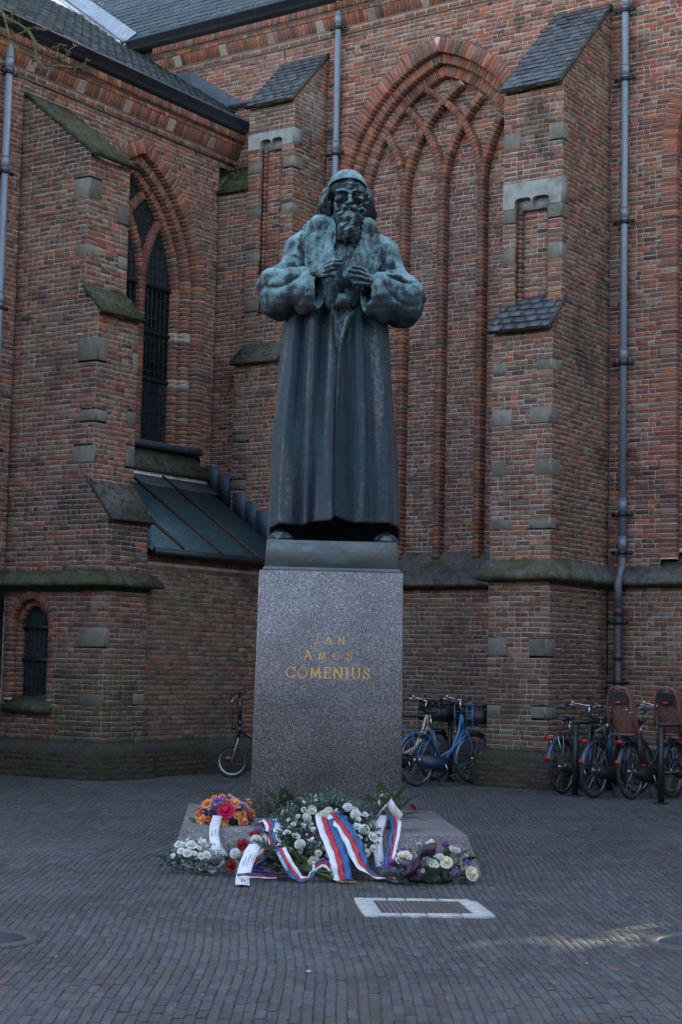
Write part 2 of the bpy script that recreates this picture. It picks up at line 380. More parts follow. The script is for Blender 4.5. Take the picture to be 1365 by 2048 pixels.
def clip_arc(cx, zs, Rr, sg, A, dr, n=40):
    pts = []
    for i in range(n + 1):
        t = i / n * 1.45; s = cx + sg * Rr * cos(t); z = zs + Rr * sin(t)
        if abs(s - A.c) > A.hw(z, dr) + .02: break
        pts.append((s, z))
    return pts

# ================================================================= nave wall
FN = Face((0, 0), (1, 0), (0, -1), 'nave_wall')
A1 = Arch(3.67, 2.0, 9.1, 11.66); A2 = Arch(9.53, 2.0, 9.1, 11.66)
BX = [(.64, 1.56), (5.78, 6.72)]
CBtop, RBtop = 11.75, 11.5
def nave_iv(z):
    L = [(-2.6 if z > 10.8 else .5, 12.6)]
    for A in (A1, A2):
        hw = A.hw(z) if z < A.apex else 0
        if hw > 0: L = sub(L, A.c - hw, A.c + hw)
    if z < CBtop - .35: L = sub(L, *BX[0])
    if z < RBtop - .1: L = sub(L, *BX[1])
    if z < 10.95: L = sub(L, -3, .64)
    return L
fill(FN, 2.95, 12.12, nave_iv, 'nave')
for A in (A1, A2):
    vis = A is A1
    arch_ring(FN, A, 0, .235, .012, 'arch', 3.2, .12)
    arch_ring(FN, A, .235, .38, -.11, 'arch', 3.3, .13)
    arch_ring(FN, A, .38, .55, -.24, 'arch', 3.35, .12)
for A in (A1, A2):
    FP = Face((0, .36), (1, 0), (0, -1), 'arch_panel' + ('' if A is A1 else '2'))
    fill(FP, 3.35, 11.4, lambda z: ([(A.c - A.hw(z, .53), A.c + A.hw(z, .53))] if A.hw(z, .53) > .04 else []) if A is A1 else [(A.c - A.hw(z, .53), A.c - A.hw(z, .53) + .5)] if A.hw(z, .53) > .04 else [], 'panel')
    FR = Face((0, .36), (1, 0), (0, -1), 'arch_tracery' + ('' if A is A1 else '2'))
    for m in ((-.72, 0, .72) if A is A1 else (-.72,)):
        xm = A.c + m
        rib(FR, [(xm, 3.3), (xm, A.zs)], .115, .17, .17, 'mullion', .07)
        Ri = A.R - .55; 
        for sg in (1, -1):
            # arc that leans to the centre/right (sg=-1: centre to the right) and its mirror
            pts = clip_arc(xm + (-sg) * Ri, A.zs, Ri, sg, A, .55)
            if len(pts) > 2: rib(FR, pts, .105, .165 if sg > 0 else .172, .17, 'mullion' if sg < 0 else 'arch2', .07)
for A in (A1, A2):   # steep weathered sill under each recess
    mb = MB(); mb.prism([(.40, 3.40), (.34, 3.40), (.10, 3.16), (.05, 3.0), (.40, 3.0)], 0, A.c - A.half, A.c + A.half); part('arch_sill', mb, m_capstone)
# lower nave wall and its ledge
FNl = Face((0, -.04), (1, 0), (0, -1), 'lower_nave_wall')
fill(FNl, .40, 2.84, lambda z: sub([(1.5, 12.6)], 5.76, 6.74), 'low')

LEDGE = [(-.03, 3.10), (.0, 3.10), (.14, 2.90), (.15, 2.83), (.05, 2.80), (.0, 2.80), (-.03, 2.74)]
mb = MB(); sweep([(1.0, -1.2), (1.6, -1.2), (1.6, -.04), (5.76, -.04), (5.76, -1.85), (6.74, -1.85), (6.74, -.04), (12.6, -.04)], LEDGE, mb)
part('stone_ledge', mb, m_capstone)
# ================================================================= buttresses
def buttress(name, s0, s1, o, d, n, stages, caps, zones, side=1, holes=(), sideholes=(), niche=None):
    """stages: (z0,z1,depth); caps: (z_eave, depth_eave, z_back, depth_back, kind)"""
    F = Face(o, d, n, name); d3 = F.d; n3 = F.n
    sgn = side
    so = F.P(s1 if sgn > 0 else s0, 0); FS = Face(so[:2], n, tuple((d3 * sgn)[:2]), name)
    def depth(z):
        for (z0, z1, dp) in stages:
            if z0 <= z < z1: return dp
        for (ze, de, zb, db, k_) in caps:
            if ze <= z <= zb: return de + (db - de) * (z - ze) / (zb - ze) - .02
        for (ze, de, zb, db, k_) in caps:
            if ze - .08 <= z <= ze: return de - .03
        return 0
    for i, (z0, z1, dp) in enumerate(stages):
        FF = Face(F.P(0, 0, dp)[:2], d, n, name)
        hs = list(holes)
        if niche and z0 < niche[2] < z1: hs.append(niche[:4])
        fill(FF, z0, z1, (s0, s1), zones[i], holes=hs)
    zlo, zhi = stages[0][0], max([c[2] for c in caps] + [st[1] for st in stages])
    def zs(p): 
        z = p[2]
        for i, (z0, z1, dp) in enumerate(stages):
            if z < z1 + .35: return zones[i]
        return zones[-1]
    fill(FS, zlo, zhi - .05, lambda z: [(0.0, depth(z))] if depth(z) > .05 else [], zs, holes=sideholes)
    # core
    poly = [(0, zlo)]
    for i, (z0, z1, dp) in enumerate(stages):
        poly += [(dp - .25, z0), (dp - .25, z1)]
        cp = [c for c in caps if abs(c[0] - z1) < .2]
        if cp: poly += [(cp[0][3] - .25, cp[0][2] - .03)]
    if poly[-1][0] > .1: poly += [(0, poly[-1][1])]
    a, b = (s0 + .25, s1 - .012) if sgn < 0 else (s0 + .012, s1 - .012)
    m_ = len(poly); V = [F.P(a, z, q) for q, z in poly] + [F.P(b, z, q) for q, z in poly]
    PARTS[name].add(V, [tuple(range(m_))[::-1], tuple(range(m_, 2 * m_))] + [(i, (i + 1) % m_, (i + 1) % m_ + m_, i + m_) for i in range(m_)])
    return F, FS
def cap_slab(F, s0, s1, ze, de, zb, db, name, m, thick=.06, over=.010, slates=False):
    """sloped cap: stone slab, or rows of slates"""
    mb = MB(); a, b = s0 - over, s1 + over
    L = hypot(de - db, zb - ze)
    sl = np.array([(db - de) / L, (zb - ze) / L]); nr = np.array([sl[1], -sl[0]])
    def pt(s, u, h): 
        q = np.array([de, ze]) + sl * u + nr * h; return F.P(s, q[1], q[0])
    e = .06
    V = [pt(s, u, h) for s in (a, b) for (u, h) in ((-e, 0), (L, 0), (L, -thick), (-e + .02, -thick))]
    mb.add(V, [(0, 1, 2, 3), (4, 7, 6, 5), (0, 4, 5, 1), (2, 6, 7, 3), (0, 3, 7, 4), (1, 5, 6, 2)])
    o = part(name, mb, m)
    if not slates:      # clumps of moss and crumbled edge on the slope
        cm_ = MB()
        for _ in range(int(150 * L * (s1 - s0))):
            s_, u_ = random.uniform(a, b), min(L, random.betavariate(1.4, 1.6) * L); r_ = random.uniform(.012, .040); hh_ = r_ * random.uniform(.35, .8); c0 = pt(s_, u_, -.004); t_ = pt(s_, u_, hh_)
            nn_v = F.P(0, 0, 0); ring_ = [pt(s_ + r_ * cos(q) * random.uniform(.7, 1.3), min(max(u_ + r_ * sin(q) * random.uniform(.7, 1.3), -e), L), -.002) for q in np.linspace(0, 2 * pi, 6, endpoint=False)]
            cc_ = np.array(random.choice(((.05, .06, .016), (.035, .040, .014), (.06, .052, .03), (.025, .025, .02)) if m is m_mosscap else ((.05, .046, .036), (.03, .028, .025), (.045, .05, .02)))) * random.uniform(.6, 1.4)
            cm_.add(ring_ + [t_], [(q, (q + 1) % 6, 6) for q in range(6)], cc_)
        cm_.build('moss_clumps', m_moss, o, kind='stuff', smooth=True)
    if slates:
        rows = max(2, int(L / .13)); nS = 0; grp = MB()
        for r in range(rows):
            u0 = -e - .01 + r * (L + e) / rows; x = a - (.10 if r % 2 else 0)
            while x < b - .01:
                x1 = min(x + .2 + random.uniform(-.015, .015), b); xa = max(x, a)
                if x1 - xa > .03:
                    c = np.array((.045, .05, .058)) * random.uniform(.65, 1.5); t0 = random.uniform(.014, .024); j = random.uniform(-.008, .008)
                    sm = MB(); u1 = min(u0 + .2, L)
                    V = [pt(s, u, h) for s in (xa + .002, x1 - .003) for (u, h) in ((u0 + j, t0), (u1, .003), (u1, -.003), (u0 + j, t0 - .010))]
                    sm.add(V, [(0, 1, 2, 3), (4, 7, 6, 5), (0, 4, 5, 1), (2, 6, 7, 3), (0, 3, 7, 4), (1, 5, 6, 2)], c)
                    sm.build('slate', m_slate, o)
                x = x1
    return o
def S_(l): return [tuple(q) for q in l]
# right buttress (between the two blind arches)
rbU = [(.0, .27, 9.0, 9.25), (.72, .94, 9.05, 9.30), (0, .94, 8.13, 8.50), (.0, .2, 7.93, 8.13), (.72, .94, 7.93, 8.13), (.0, .2, 7.33, 7.56), (.72, .94, 7.33, 7.56)]
rbL = [(.0, .23, 5.72, 5.87), (.70, .94, 5.72, 5.87), (.0, .32, 4.98, 5.21), (.60, .94, 4.98, 5.21), (.0, .24, 4.26, 4.48), (.68, .94, 4.26, 4.48), (.0, .33, 3.52, 3.67), (.60, .94, 3.52, 3.67),
       (.0, .30, 1.78, 2.02), (.64, .94, 1.78, 2.02), (.0, .22, .96, 1.10), (.68, .94, .94, 1.10)]
wrapU = [(1.41, 1.58, 9.05, 9.30), (1.38, 1.58, 8.13, 8.50), (1.35, 1.58, 7.93, 8.13), (1.40, 1.58, 7.33, 7.56)]
wrapL = [(1.55, 1.84, 5.72, 5.87), (1.63, 1.84, 4.98, 5.21), (1.55, 1.84, 4.26, 4.48), (1.66, 1.84, 3.52, 3.67), (1.66, 1.9, 1.78, 2.02), (1.6, 1.9, .94, 1.10)]
o = (5.78, 0)
FB, FBS = buttress('right_buttress', 0, .94, o, (1, 0), (0, -1),
    [(.40, 2.84, 1.85), (3.05, 6.32, 1.82), (6.55, 9.86, 1.57)],
    [(6.32, 1.90, 6.85, 1.50, 's'), (9.88, 1.62, 11.5, .03, 's')], ['low', 'butt', 'butt'], holes=rbU + rbL, sideholes=wrapU + wrapL, niche=(.2, .72, 6.6, 8.13))
def stones_for(owner, F, rects, SF=None, srects=(), deps=None):
    for (a, b, z0, z1) in rects: STONES.append((owner, F, a, b, z0, z1, deps(z0)))
    for (a, b, z0, z1) in srects: STONES.append((owner, SF, a, b, z0, z1, 0))
def rbdep(z): return 1.85 if z < 2.8 else 1.82 if z < 6.4 else 1.57
stones_for('right_buttress', FB, [r for r in rbU if r[:2] != (0, .94)] + rbL, FBS, [r for r in wrapU + wrapL if not abs(r[2] - 8.13) < .01], rbdep)
# centre buttress, half behind the statue
cbU = [(0, .92, 10.0, 10.27), (0, .28, 9.60, 9.76), (.70, .92, 9.62, 9.80), (0, .28, 8.86, 9.02), (.70, .92, 8.86, 9.02), (0, .28, 8.12, 8.28)]
cbL = [(0, .28, 7.30, 7.50), (0, .24, 5.86, 5.98), (0, .34, 5.14, 5.26), (0, .30, 4.36, 4.52)]
cwr = [(.70, .96, 10.0, 10.27), (.68, .96, 9.62, 9.80), (.74, .96, 8.86, 9.02)]
FC, FCS = buttress('centre_buttress', 0, .92, (.64, 0), (1, 0), (0, -1),
    [(.40, 2.84, 1.2), (3.05, 6.42, 1.17), (6.66, 10.72, .95)],
    [(6.42, 1.25, 6.90, .90, 's'), (10.74, 1.0, 11.75, .03, 's')], ['low', 'butt', 'butt'], holes=cbU + cbL, sideholes=cwr, niche=(.26, .68, 7.2, 10.0))
stones_for('centre_buttress', FC, [r for r in cbU if r[:2] != (0, .92)] + cbL, FCS, cwr[1:], lambda z: 1.17 if z < 6.5 else .95)
def niche(F, s0, s1, z0, z1, dep, front, owner, zone):
    FF = Face(F.P(0, 0, front - dep)[:2], tuple(F.d[:2]), tuple(F.n[:2]), owner)
    a, b = s0 + .06, s1 - .06
    fill(FF, z0, z1, (a, b), zone)
    for (sa, sb, sg) in ((s0, a, 1), (s1, b, -1)):     # two-step brick jambs
        k = math.ceil(z0 / .07)
        while (k + 1) * .07 < z1 + .03:
            zc = (k + .5) * .07
            brick(F.P((sa + sb) / 2, zc, front - .07), F.d, EZ, F.n, abs(sb - sa) - .002, .060, pick(zone), owner, d=dep - .06, ch=.012)
            brick(F.P(sa + sg * .004, zc, front - .035), F.n, EZ, F.d * sg, .062, .060, pick(zone), owner, d=.01, ch=.004)
            k += 1
niche(FB, .2, .72, 6.45, 8.13, .16, 1.57, 'right_buttress', 'butt'); niche(FC, .26, .68, 6.95, 10.0, .13, .95, 'centre_buttress', 'nave')
def hood(F, s0, s1, z0, z1, front, a, b, wrap, rest=0):
    """stone lintel with a two-lobed cut above the niche"""
    mb = MB(); zc = z0 + .14; c = (a + b) / 2; pts = [(s0, z0), (a - .02, z0)]
    n = 7
    for (q0, q1) in ((a - .02, c), (c, b + .02)):
        h = (q1 - q0) / 2; r = .09
        for i in range(n + 1):
            t = pi - pi * i / n; x = (q0 + q1) / 2 + h * (abs(cos(t)) ** .55) * (1 if cos(t) > 0 else -1)
            pts.append((x, z0 + .03 + .115 * (max(sin(t), 0) ** .6)))
    pts += [(b + .02, z0), (s1, z0), (s1, z1), (s0, z1)]
    for dd, (fr, bk) in enumerate(((front + .008, front - .10),)):
        V = [F.P(s, z, fr) for s, z in pts] + [F.P(s, z, bk) for s, z in pts]; m_ = len(pts)
        # fan the front as quads against the top edge
        F_ = []
        for i in range(m_ - 2):
            pass
        top = z1
        for i in range(m_ - 3):
            s_a, s_b = pts[i][0], pts[i + 1][0]
            if s_b > s_a + 1e-5: mb.add([F.P(s_a, pts[i][1], fr), F.P(s_b, pts[i + 1][1], fr), F.P(s_b, top, fr), F.P(s_a, top, fr)], [(0, 1, 2, 3)], (.27, .27, .25))
            mb.add([F.P(s_a, pts[i][1], fr), F.P(s_b, pts[i + 1][1], fr), F.P(s_b, pts[i + 1][1], bk), F.P(s_a, pts[i][1], bk)], [(0, 1, 2, 3)], (.25, .24, .23))
        mb.add([F.P(s0, z0, fr), F.P(s0, z1, fr), F.P(s0, z1, fr - .12), F.P(s0, z0, fr - .12)], [(0, 1, 2, 3)], (.25, .24, .22))
    mb.obox(F.P(s1 - .006, (z0 + z1) / 2, front - wrap / 2 + .003), F.d, F.n, EZ, .010, wrap / 2 + .006, (z1 - z0) / 2, (.22, .215, .20))
    mb.obox(F.P(c, z0 + .07, front - .105), F.d, F.n, EZ, (b - a) / 2 + .03, .008, .09, (.25, .235, .225))
    part('niche_lintel', mb, m_stone)
hood(FB, 0, .94, 8.13, 8.50, 1.57, .2, .72, .19); hood(FC, 0, .92, 10.0, 10.27, .95, .26, .68, .25)
for (F_, f0, f1, w_) in ((FB, 0, .94, .94), (FC, 0, .92, .92)): pass
cap_slab(FB, 0, .94, 6.34, 1.93, 6.86, 1.42, 'buttress_cap', m_capstone, slates=True)
cap_slab(FB, 0, .94, 9.90, 1.66, 11.55, .02, 'buttress_cap', m_capstone, slates=True)
cap_slab(FC, 0, .92, 6.44, 1.26, 6.92, .80, 'buttress_cap', m_capstone)
cap_slab(FC, 0, .92, 10.76, 1.02, 11.80, .02, 'buttress_cap', m_capstone, slates=True)
# left buttress on the wing: its left side faces the camera
lbF = [(0, .09, 0, 0)]
ln_side = [(1.06, 1.35, 8.02, 8.30), (1.12, 1.35, 7.18, 7.36), (1.24, 1.62, 5.70, 6.02), (1.32, 1.62, 4.86, 5.02), (1.22, 1.62, 4.28, 4.52), (1.44, 1.93, 1.77, 2.03), (1.5, 1.93, .98, 1.14)]
ln_front = [(0, .27, 8.02, 8.30), (.62, .85, 7.80, 8.06), (0, .18, 7.18, 7.36), (.66, .85, 7.15, 7.33), (0, .22, 5.70, 6.02), (.75, .85, 5.64, 5.92), (0, .25, 4.86, 5.02), (.67, .85, 4.90, 5.08), (.67, .85, 4.30, 4.60), (0, .1, 1.77, 2.03), (.73, .85, 1.77, 2.0), (.62, .85, 1.0, 1.15)]
FLs_win = (.10, .98)
FL, FLS = buttress('left_buttress', 0, .85, (0, -5.42), (0, 1), (1, 0),
    [(.42, 2.56, 1.92), (2.74, 3.53, 1.90), (3.85, 6.40, 1.60), (6.55, 8.64, 1.34)],
    [(3.53, 1.96, 4.08, 1.58, 's'), (6.40, 1.66, 6.76, 1.36, 's'), (8.66, 1.38, 9.72, .06, 's')], ['low', 'buttd', 'butt', 'butt'], side=-1, holes=ln_front,
    sideholes=ln_side + [(.02, 1.04, .95, 2.6)])
stones_for('left_buttress', FL, ln_front, FLS, ln_side, lambda z: 1.92 if z < 2.6 else 1.6 if z < 6.5 else 1.34)
cap_slab(FL, 0, .85, 3.55, 1.99, 4.10, 1.54, 'buttress_cap', m_capstone); cap_slab(FL, 0, .85, 6.42, 1.69, 6.80, 1.32, 'buttress_cap', m_mosscap)
cap_slab(FL, 0, .85, 8.68, 1.42, 9.76, .04, 'buttress_cap', m_mosscap)
# corner pier
FPi = Face((0, -.90), (1, 0), (0, -1), 'corner_pier'); fill(FPi, 3.6, 9.40, (0.0, .64), 'wing')
FPj = Face((0, -.5), (1, 0), (0, -1), 'corner_pier'); fill(FPj, 9.85, 10.98, (0.02, .66), 'wing')
PARTS['corner_pier'].prism([(0, 3.5), (-.885, 3.5), (-.885, 9.4), (-.488, 9.9), (-.488, 10.98), (0, 10.98)], 0, .02, .635)
cap_slab(Face((0, 0), (1, 0), (0, -1), 'corner_pier'), .0, .62, 9.42, .95, 9.95, .48, 'buttress_cap', m_mosscap, over=.01)
mb = MB(); mb.prism([(-.62, 10.98), (-.62, 11.03), (.05, 11.16), (.05, 10.98)], 0, -.1, .66); part('lead_flashing', mb, m_lead)

# ================================================================= wing wall
FW = Face((0, 0), (0, 1), (1, 0), 'wing_wall')       # s = Y
AW = Arch(-2.77, 1.6, 7.5, 9.81)
def wing_iv(z):
    L = [(-9.0, -.48 if z > 9.85 else -.89)]
    hw = AW.hw(z) if z < AW.apex else 0
    if hw > 0 and z > 4.6: L = sub(L, AW.c - hw, AW.c + hw)
    if z < 9.6: L = sub(L, -5.415, -4.575)
    if z < 4.5: L = sub(L, -4.6, -1.0)
    return L
fill(FW, 2.72, 9.98, wing_iv, 'wing')
bands = ((7.56, 7.70), (6.79, 6.93), (6.02, 6.16))
arch_ring(FW, AW, 0, .22, .010, 'arch2', 4.95, .12)
arch_ring(FW, AW, .22, .36, -.11, 'arch2', 4.95, .13, bands=bands)
arch_ring(FW, AW, .36, .48, -.24, 'arch2', 4.95, .15, bands=bands)
FWg = Face((-.40, 0), (0, 1), (1, 0), 'window_tracery')
for m in (-.375, .375):
    ym = AW.c + m; rib(FWg, [(ym, 5.05), (ym, AW.zs)], .13, .12, .16, 'mullion', .07)
    Ri = AW.R - .46
    for sg in (1, -1):
        pts = clip_arc(ym - sg * Ri, AW.zs, Ri, sg, AW, .46)
        if len(pts) > 2: rib(FWg, pts, .12, .115 if sg > 0 else .122, .16, 'mullion', .07)
def glazing(F, A, dr, out, z0, zbars, came_h, came_v, cx, nm_parent, pitchv=.2):
    """glass between iron bars, cut to the arch"""
    zz = [z0] + list(zbars) + [A.apex - dr - .02]
    par = MB(); a, b = cx
    hwb = A.half - dr
    par.obox(F.P(A.c, z0, out - .02), F.d, F.n, EZ, hwb, .03, .02)
    win = part('window', par, m_iron)
    for z in zbars:
        h = A.hw(z, dr); bm_ = MB(); bm_.obox(F.P(A.c, z, out + .02), F.d, F.n, EZ, h, .02, .028); bm_.build('saddle_bar', m_iron, win)
    for i in range(len(zz) - 1):
        mbp = MB(); n = 12
        for k in range(n):
            za, zb = zz[i] + (zz[i + 1] - zz[i]) * k / n, zz[i] + (zz[i + 1] - zz[i]) * (k + 1) / n
            ha, hb = A.hw(za, dr), A.hw(zb, dr)
            mbp.add([F.P(A.c - ha, za, out), F.P(A.c + ha, za, out), F.P(A.c + hb, zb, out), F.P(A.c - hb, zb, out), F.P(A.c - ha, za, out - .006), F.P(A.c + ha, za, out - .006), F.P(A.c + hb, zb, out - .006), F.P(A.c - hb, zb, out - .006)], [(0, 1, 2, 3), (4, 7, 6, 5)])
        mbp.build('pane', m_pane, win)
    cm = MB(); x = A.c - hwb + came_v / 2
    while x < A.c + hwb:
        zt = A.zs if abs(x - A.c) > A.half - dr else A.zs + sqrt(max((A.R - dr) ** 2 - (abs(x - A.c) + A.e) ** 2, 0))
        if zt > z0: cm.obox(F.P(x, (z0 + zt) / 2, out + .004), F.d, F.n, EZ, .004, .003, (zt - z0) / 2)
        x += came_v
    z = z0 + came_h
    while z < A.apex - dr:
        h = A.hw(z, dr)
        if h > .02: cm.obox(F.P(A.c, z, out + .004), F.d, F.n, EZ, h, .003, .004)
        z += came_h
    cm.build('lead_came', m_came, win, kind='stuff')
    return win
glazing(FWg, AW, .46, .03, 5.05, (7.62, 6.86, 6.10), .17, .105, (0, 0), None)
# soldier course and mossy sill under the wing window
for i in range(24):
    y = -4.05 + i * .112; brick(np.array([-.06, y, 5.0]), np.array([0, 1., 0]), EZ, np.array([1., 0, 0]), .098, .12, pick('arch2'), 'wing_wall', d=.2, ch=.006)
mb = MB(); mb.prism([(-.32, 4.93), (-.12, 4.93), (.10, 4.62), (.10, 4.55), (.0, 4.55), (-.32, 4.55)], 1, -4.42, -.92); part('window_sill', mb, m_mosscap)
mb = MB(); mb.box(-.4, .02, -4.4, -1.15, 4.95, 5.04); part('lead_sill', mb, m_lead)
mb = MB(); mb.box(0.0, .03, -4.42, -.95, 4.38, 4.56); part('mortar_fillet', mb, m_stone)
# ledge of the left buttress
LED2 = [(-.03, 2.80), (.0, 2.80), (.13, 2.68), (.15, 2.60), (.05, 2.58), (.0, 2.58), (-.03, 2.5)]
mb = MB(); sweep([(.02, -9), (.02, -5.44), (1.92, -5.44), (1.92, -4.53), (1.78, -4.53)], LED2, mb); part('stone_ledge', mb, m_mosscap)
# small lancet in the side of the left buttress
FS = Face((0, -5.42), (1, 0), (0, -1), 'left_buttress')
AS = Arch(.53, .46, 2.02, 2.53)
fill(FS, .95, 2.57, lambda z: sub([(0.02, 1.04)], AS.c - AS.hw(z), AS.c + AS.hw(z)) if z < AS.apex else [(0.02, 1.04)], 'low')
arch_ring(FS, AS, 0, .11, .006, 'arch', 1.02, .10, ln=.06); arch_ring(FS, AS, .11, .20, -.09, 'arch', 1.02, .10, ln=.06)
PARTS['left_buttress'].box(.02, 1.04, -5.22, -5.21, .9, 2.6)
FSg = Face((0, -5.24), (1, 0), (0, -1), 'left_buttress'); glazing(FSg, AS, .19, .0, 1.08, (1.58, 2.03), .13, .085, (0, 0), None)
mb = MB(); mb.prism([(-5.22, 1.08), (-5.30, 1.08), (-5.50, .93), (-5.50, .86), (-5.22, .86)], 0, .12, 1.0); part('window_sill', mb, m_mosscap)
# lit lamp glimpsed through the small window
mb = MB(); mb.box(.42, .62, -5.236, -5.232, 1.90, 1.94, (1, .5, .2)); part('window_glow', mb, mat('lamp_glow', (.6, .2, .05), emit=((1, .42, .12), .35)))

# ================================================================= lean-to in the corner
FT = Face((1.83, 0), (0, 1), (1, 0), 'lean_to_wall')
fill(FT, .40, 2.97, (-4.56, -1.3), 'lean')
for i in range(45):
    y = -4.52 + i * .072; brick(np.array([1.845, y, 3.055]), np.array([0, 1., 0]), EZ, np.array([1., 0, 0]), .060, .135, pick('wine' if random.random() < .8 else 'lean'), 'lean_to_wall', d=.08, ch=.006)
PARTS['lean_to_wall'].box(1.5, 1.82, -4.56, -1.3, .3, 3.1)
rz = lambda X: 4.50 - .675 * X
mb = MB(); mb.prism([(0, rz(0)), (1.98, rz(1.98)), (1.98, rz(1.98) - .05), (0, rz(0) - .06)], 1, -4.58, -1.20); ro = part('lean_to_roof', mb, m_copper)
for y in (-3.86, -3.0, -2.13):
    sb = MB(); sb.prism([(0, rz(0) + .045), (1.95, rz(1.95) + .045), (1.95, rz(1.95)), (0, rz(0))], 1, y - .022, y + .022); sb.build('standing_seam', m_rust, ro)
sb = MB(); sb.prism([(0, rz(0) + .012), (.30, rz(.3) + .012), (.30, rz(.3)), (0, rz(0) - .01)], 1, -4.46, -1.0); sb.box(0.004, .016, -4.46, -1.0, 4.42, 4.62); sb.build('lead_flashing', m_lead, ro)
sb = MB(); sb.tube([(2.02, -4.56, rz(1.98) - .05), (2.02, -1.3, rz(1.98) - .05)], .045, 8); sb.box(1.99, 2.03, -4.56, -1.3, rz(1.98) - .03, rz(1.98) + .012); sb.build('gutter', m_iron, ro)
for i in range(9):
    x0 = .0 + i * .235; yy = -1.0 if x0 + .1 < .64 else -1.17
    sb = MB(); zt = rz(x0) + .30
    sb.prism([(x0, zt), (x0 + .25, zt), (x0 + .25, rz(x0 + .25) - .02), (x0, rz(x0) - .02)], 1, yy - .016 - .003 * (i % 2), yy - .002)
    sb.build('step_flashing', m_step, ro)
sb = MB(); sb.box(1.62, 1.94, -4.58, -4.562, 3.15, 3.56); sb.build('step_flashing', m_lead, ro)
# ================================================================= base plinth of everything
BASE = [(-.03, .50), (.0, .49), (.09, .42), (.11, .36), (.11, -.05)]
mb = MB()
sweep([(.02, -9), (.02, -5.44), (1.93, -5.44), (1.93, -4.53), (1.84, -4.53), (1.84, -1.3)], BASE, mb)
sweep([(1.58, -1.22), (1.58, -.04), (5.76, -.04), (5.76, -1.86), (6.74, -1.86), (6.74, -.04), (12.6, -.04)], BASE, mb)
part('base_plinth', mb, mat('mossy_base', (.035, .032, .026), rough=.95, nscale=9, namt=.5, bump=.02, bscale=16, stain=[((.022, .032, .008), 1.6, .42, .62), ((.09, .085, .07), 10, .64, .72)]))
def base_bricks(F, s0, s1):
    k = 0
    for k in range(5):
        x = s0 + (.05 if k % 2 else 0)
        while x < s1 - .05:
            wd = min(random.choice((.1, .2, .21)), s1 - x); brick(F.P(x + wd / 2, .035 + k * .07, .112), F.d, EZ, F.n, wd - .014, .054, pick('base') * .5, F.owner); x += wd
    x = s0
    while x < s1 - .04:      # mossy bullnose course
        P = F.P(x + .055, .44, .065); nn = F.n * .62 + EZ * .78; t2 = np.cross(nn, F.d); t2 /= np.linalg.norm(t2)
        brick(P, F.d, t2 * (1 if t2[2] > 0 else -1), nn, .088, .10, pick('base') * .5, F.owner, d=.02, ch=.018); x += .1
base_bricks(Face((1.93, -5.44), (0, 1), (1, 0), 'left_buttress'), -.1, 1.0); base_bricks(Face((0, -5.44), (1, 0), (0, -1), 'left_buttress'), .1, 2.0)
base_bricks(Face((1.84, -4.42), (0, 1), (1, 0), 'lean_to_wall'), .1, 3.1); base_bricks(Face((1.6, -.04), (1, 0), (0, -1), 'lower_nave_wall'), 0, 4.1)
base_bricks(Face((5.68, -1.86), (1, 0), (0, -1), 'right_buttress'), 0, 1.15); base_bricks(Face((6.74, -1.95), (0, 1), (1, 0), 'right_buttress'), 0, 1.85)
base_bricks(Face((6.8, -.04), (1, 0), (0, -1), 'lower_nave_wall'), 0, 5.0)

# ================================================================= cornices, gutters, roofs
def cornice(F, s0, s1, zt, zone='arch'):
    """moulded brick cornice below a gutter: lower roll and cove, plain course, upper roll"""
    nm = F.owner; x = s0
    mbq = F.mb
    for (a, b, out) in ((zt - .50, zt - .40, .035), (zt - .40, zt - .22, .06), (zt - .22, zt - .13, .13), (zt - .13, zt, .18)):
        mbq.add([F.P(s0, a, -.02), F.P(s1, a, -.02), F.P(s0, a, out), F.P(s1, a, out), F.P(s0, b, out), F.P(s1, b, out), F.P(s0, b, -.02), F.P(s1, b, -.02)], [(0, 1, 3, 2), (2, 3, 5, 4), (4, 5, 7, 6), (0, 2, 4, 6), (1, 7, 5, 3)])
    while x < s1:
        wd = .21; brick(F.P(x + wd / 2, zt - .455, .055), F.d, EZ, F.n, wd - .008, .075, pick(zone), nm, d=.05, ch=.026); x += wd
    x = s0; k = 0
    while x < s1:        # sloping cove of soldiers
        nn = F.n * .9 - EZ * .43; t2 = EZ * .9 + F.n * .43; tile = (k % 13 == 6)
        zn = 'stone' if tile else zone
        wd = .17 if tile else .072
        brick(F.P(x + wd / 2, zt - .31, .105), F.d, t2, nn, wd - .007, .20, pick(zn) * (.8 if tile else 1), nm, d=.05, ch=.010); x += wd; k += 1
    x = s0
    while x < s1:
        wd = random.choice((.1, .11, .21)); brick(F.P(x + wd / 2, zt - .175, .155), F.d, EZ, F.n, wd - .010, .068, pick('nave'), nm, d=.05, ch=.008); x += wd
    x = s0
    while x < s1:
        wd = .062; brick(F.P(x + wd / 2, zt - .065, .225), F.d, EZ, F.n, wd - .006, .12, pick(zone), nm, d=.08, ch=.030 if False else .022); x += wd
cornice(FN, -2.2, 12.6, 12.56); cornice(FW, -9.0, -.50, 10.46, 'arch2')
GUT = lambda z: [(.0, z + .02), (.22, z + .02), (.265, z + .05), (.265, z + .075), (.30, z + .09), (.325, z + .15), (.35, z + .16), (.35, z + .19), (.32, z + .19), (.29, z + .11), (.10, z + .09), (.0, z + .20)]
mb = MB(); sweep([(-2.75, 0), (12.6, 0)], GUT(12.58), mb); part('gutter', mb, m_gutter)
mb = MB(); sweep([(0, -9), (0, -.12)], GUT(10.47), mb); part('gutter', mb, m_gutter)
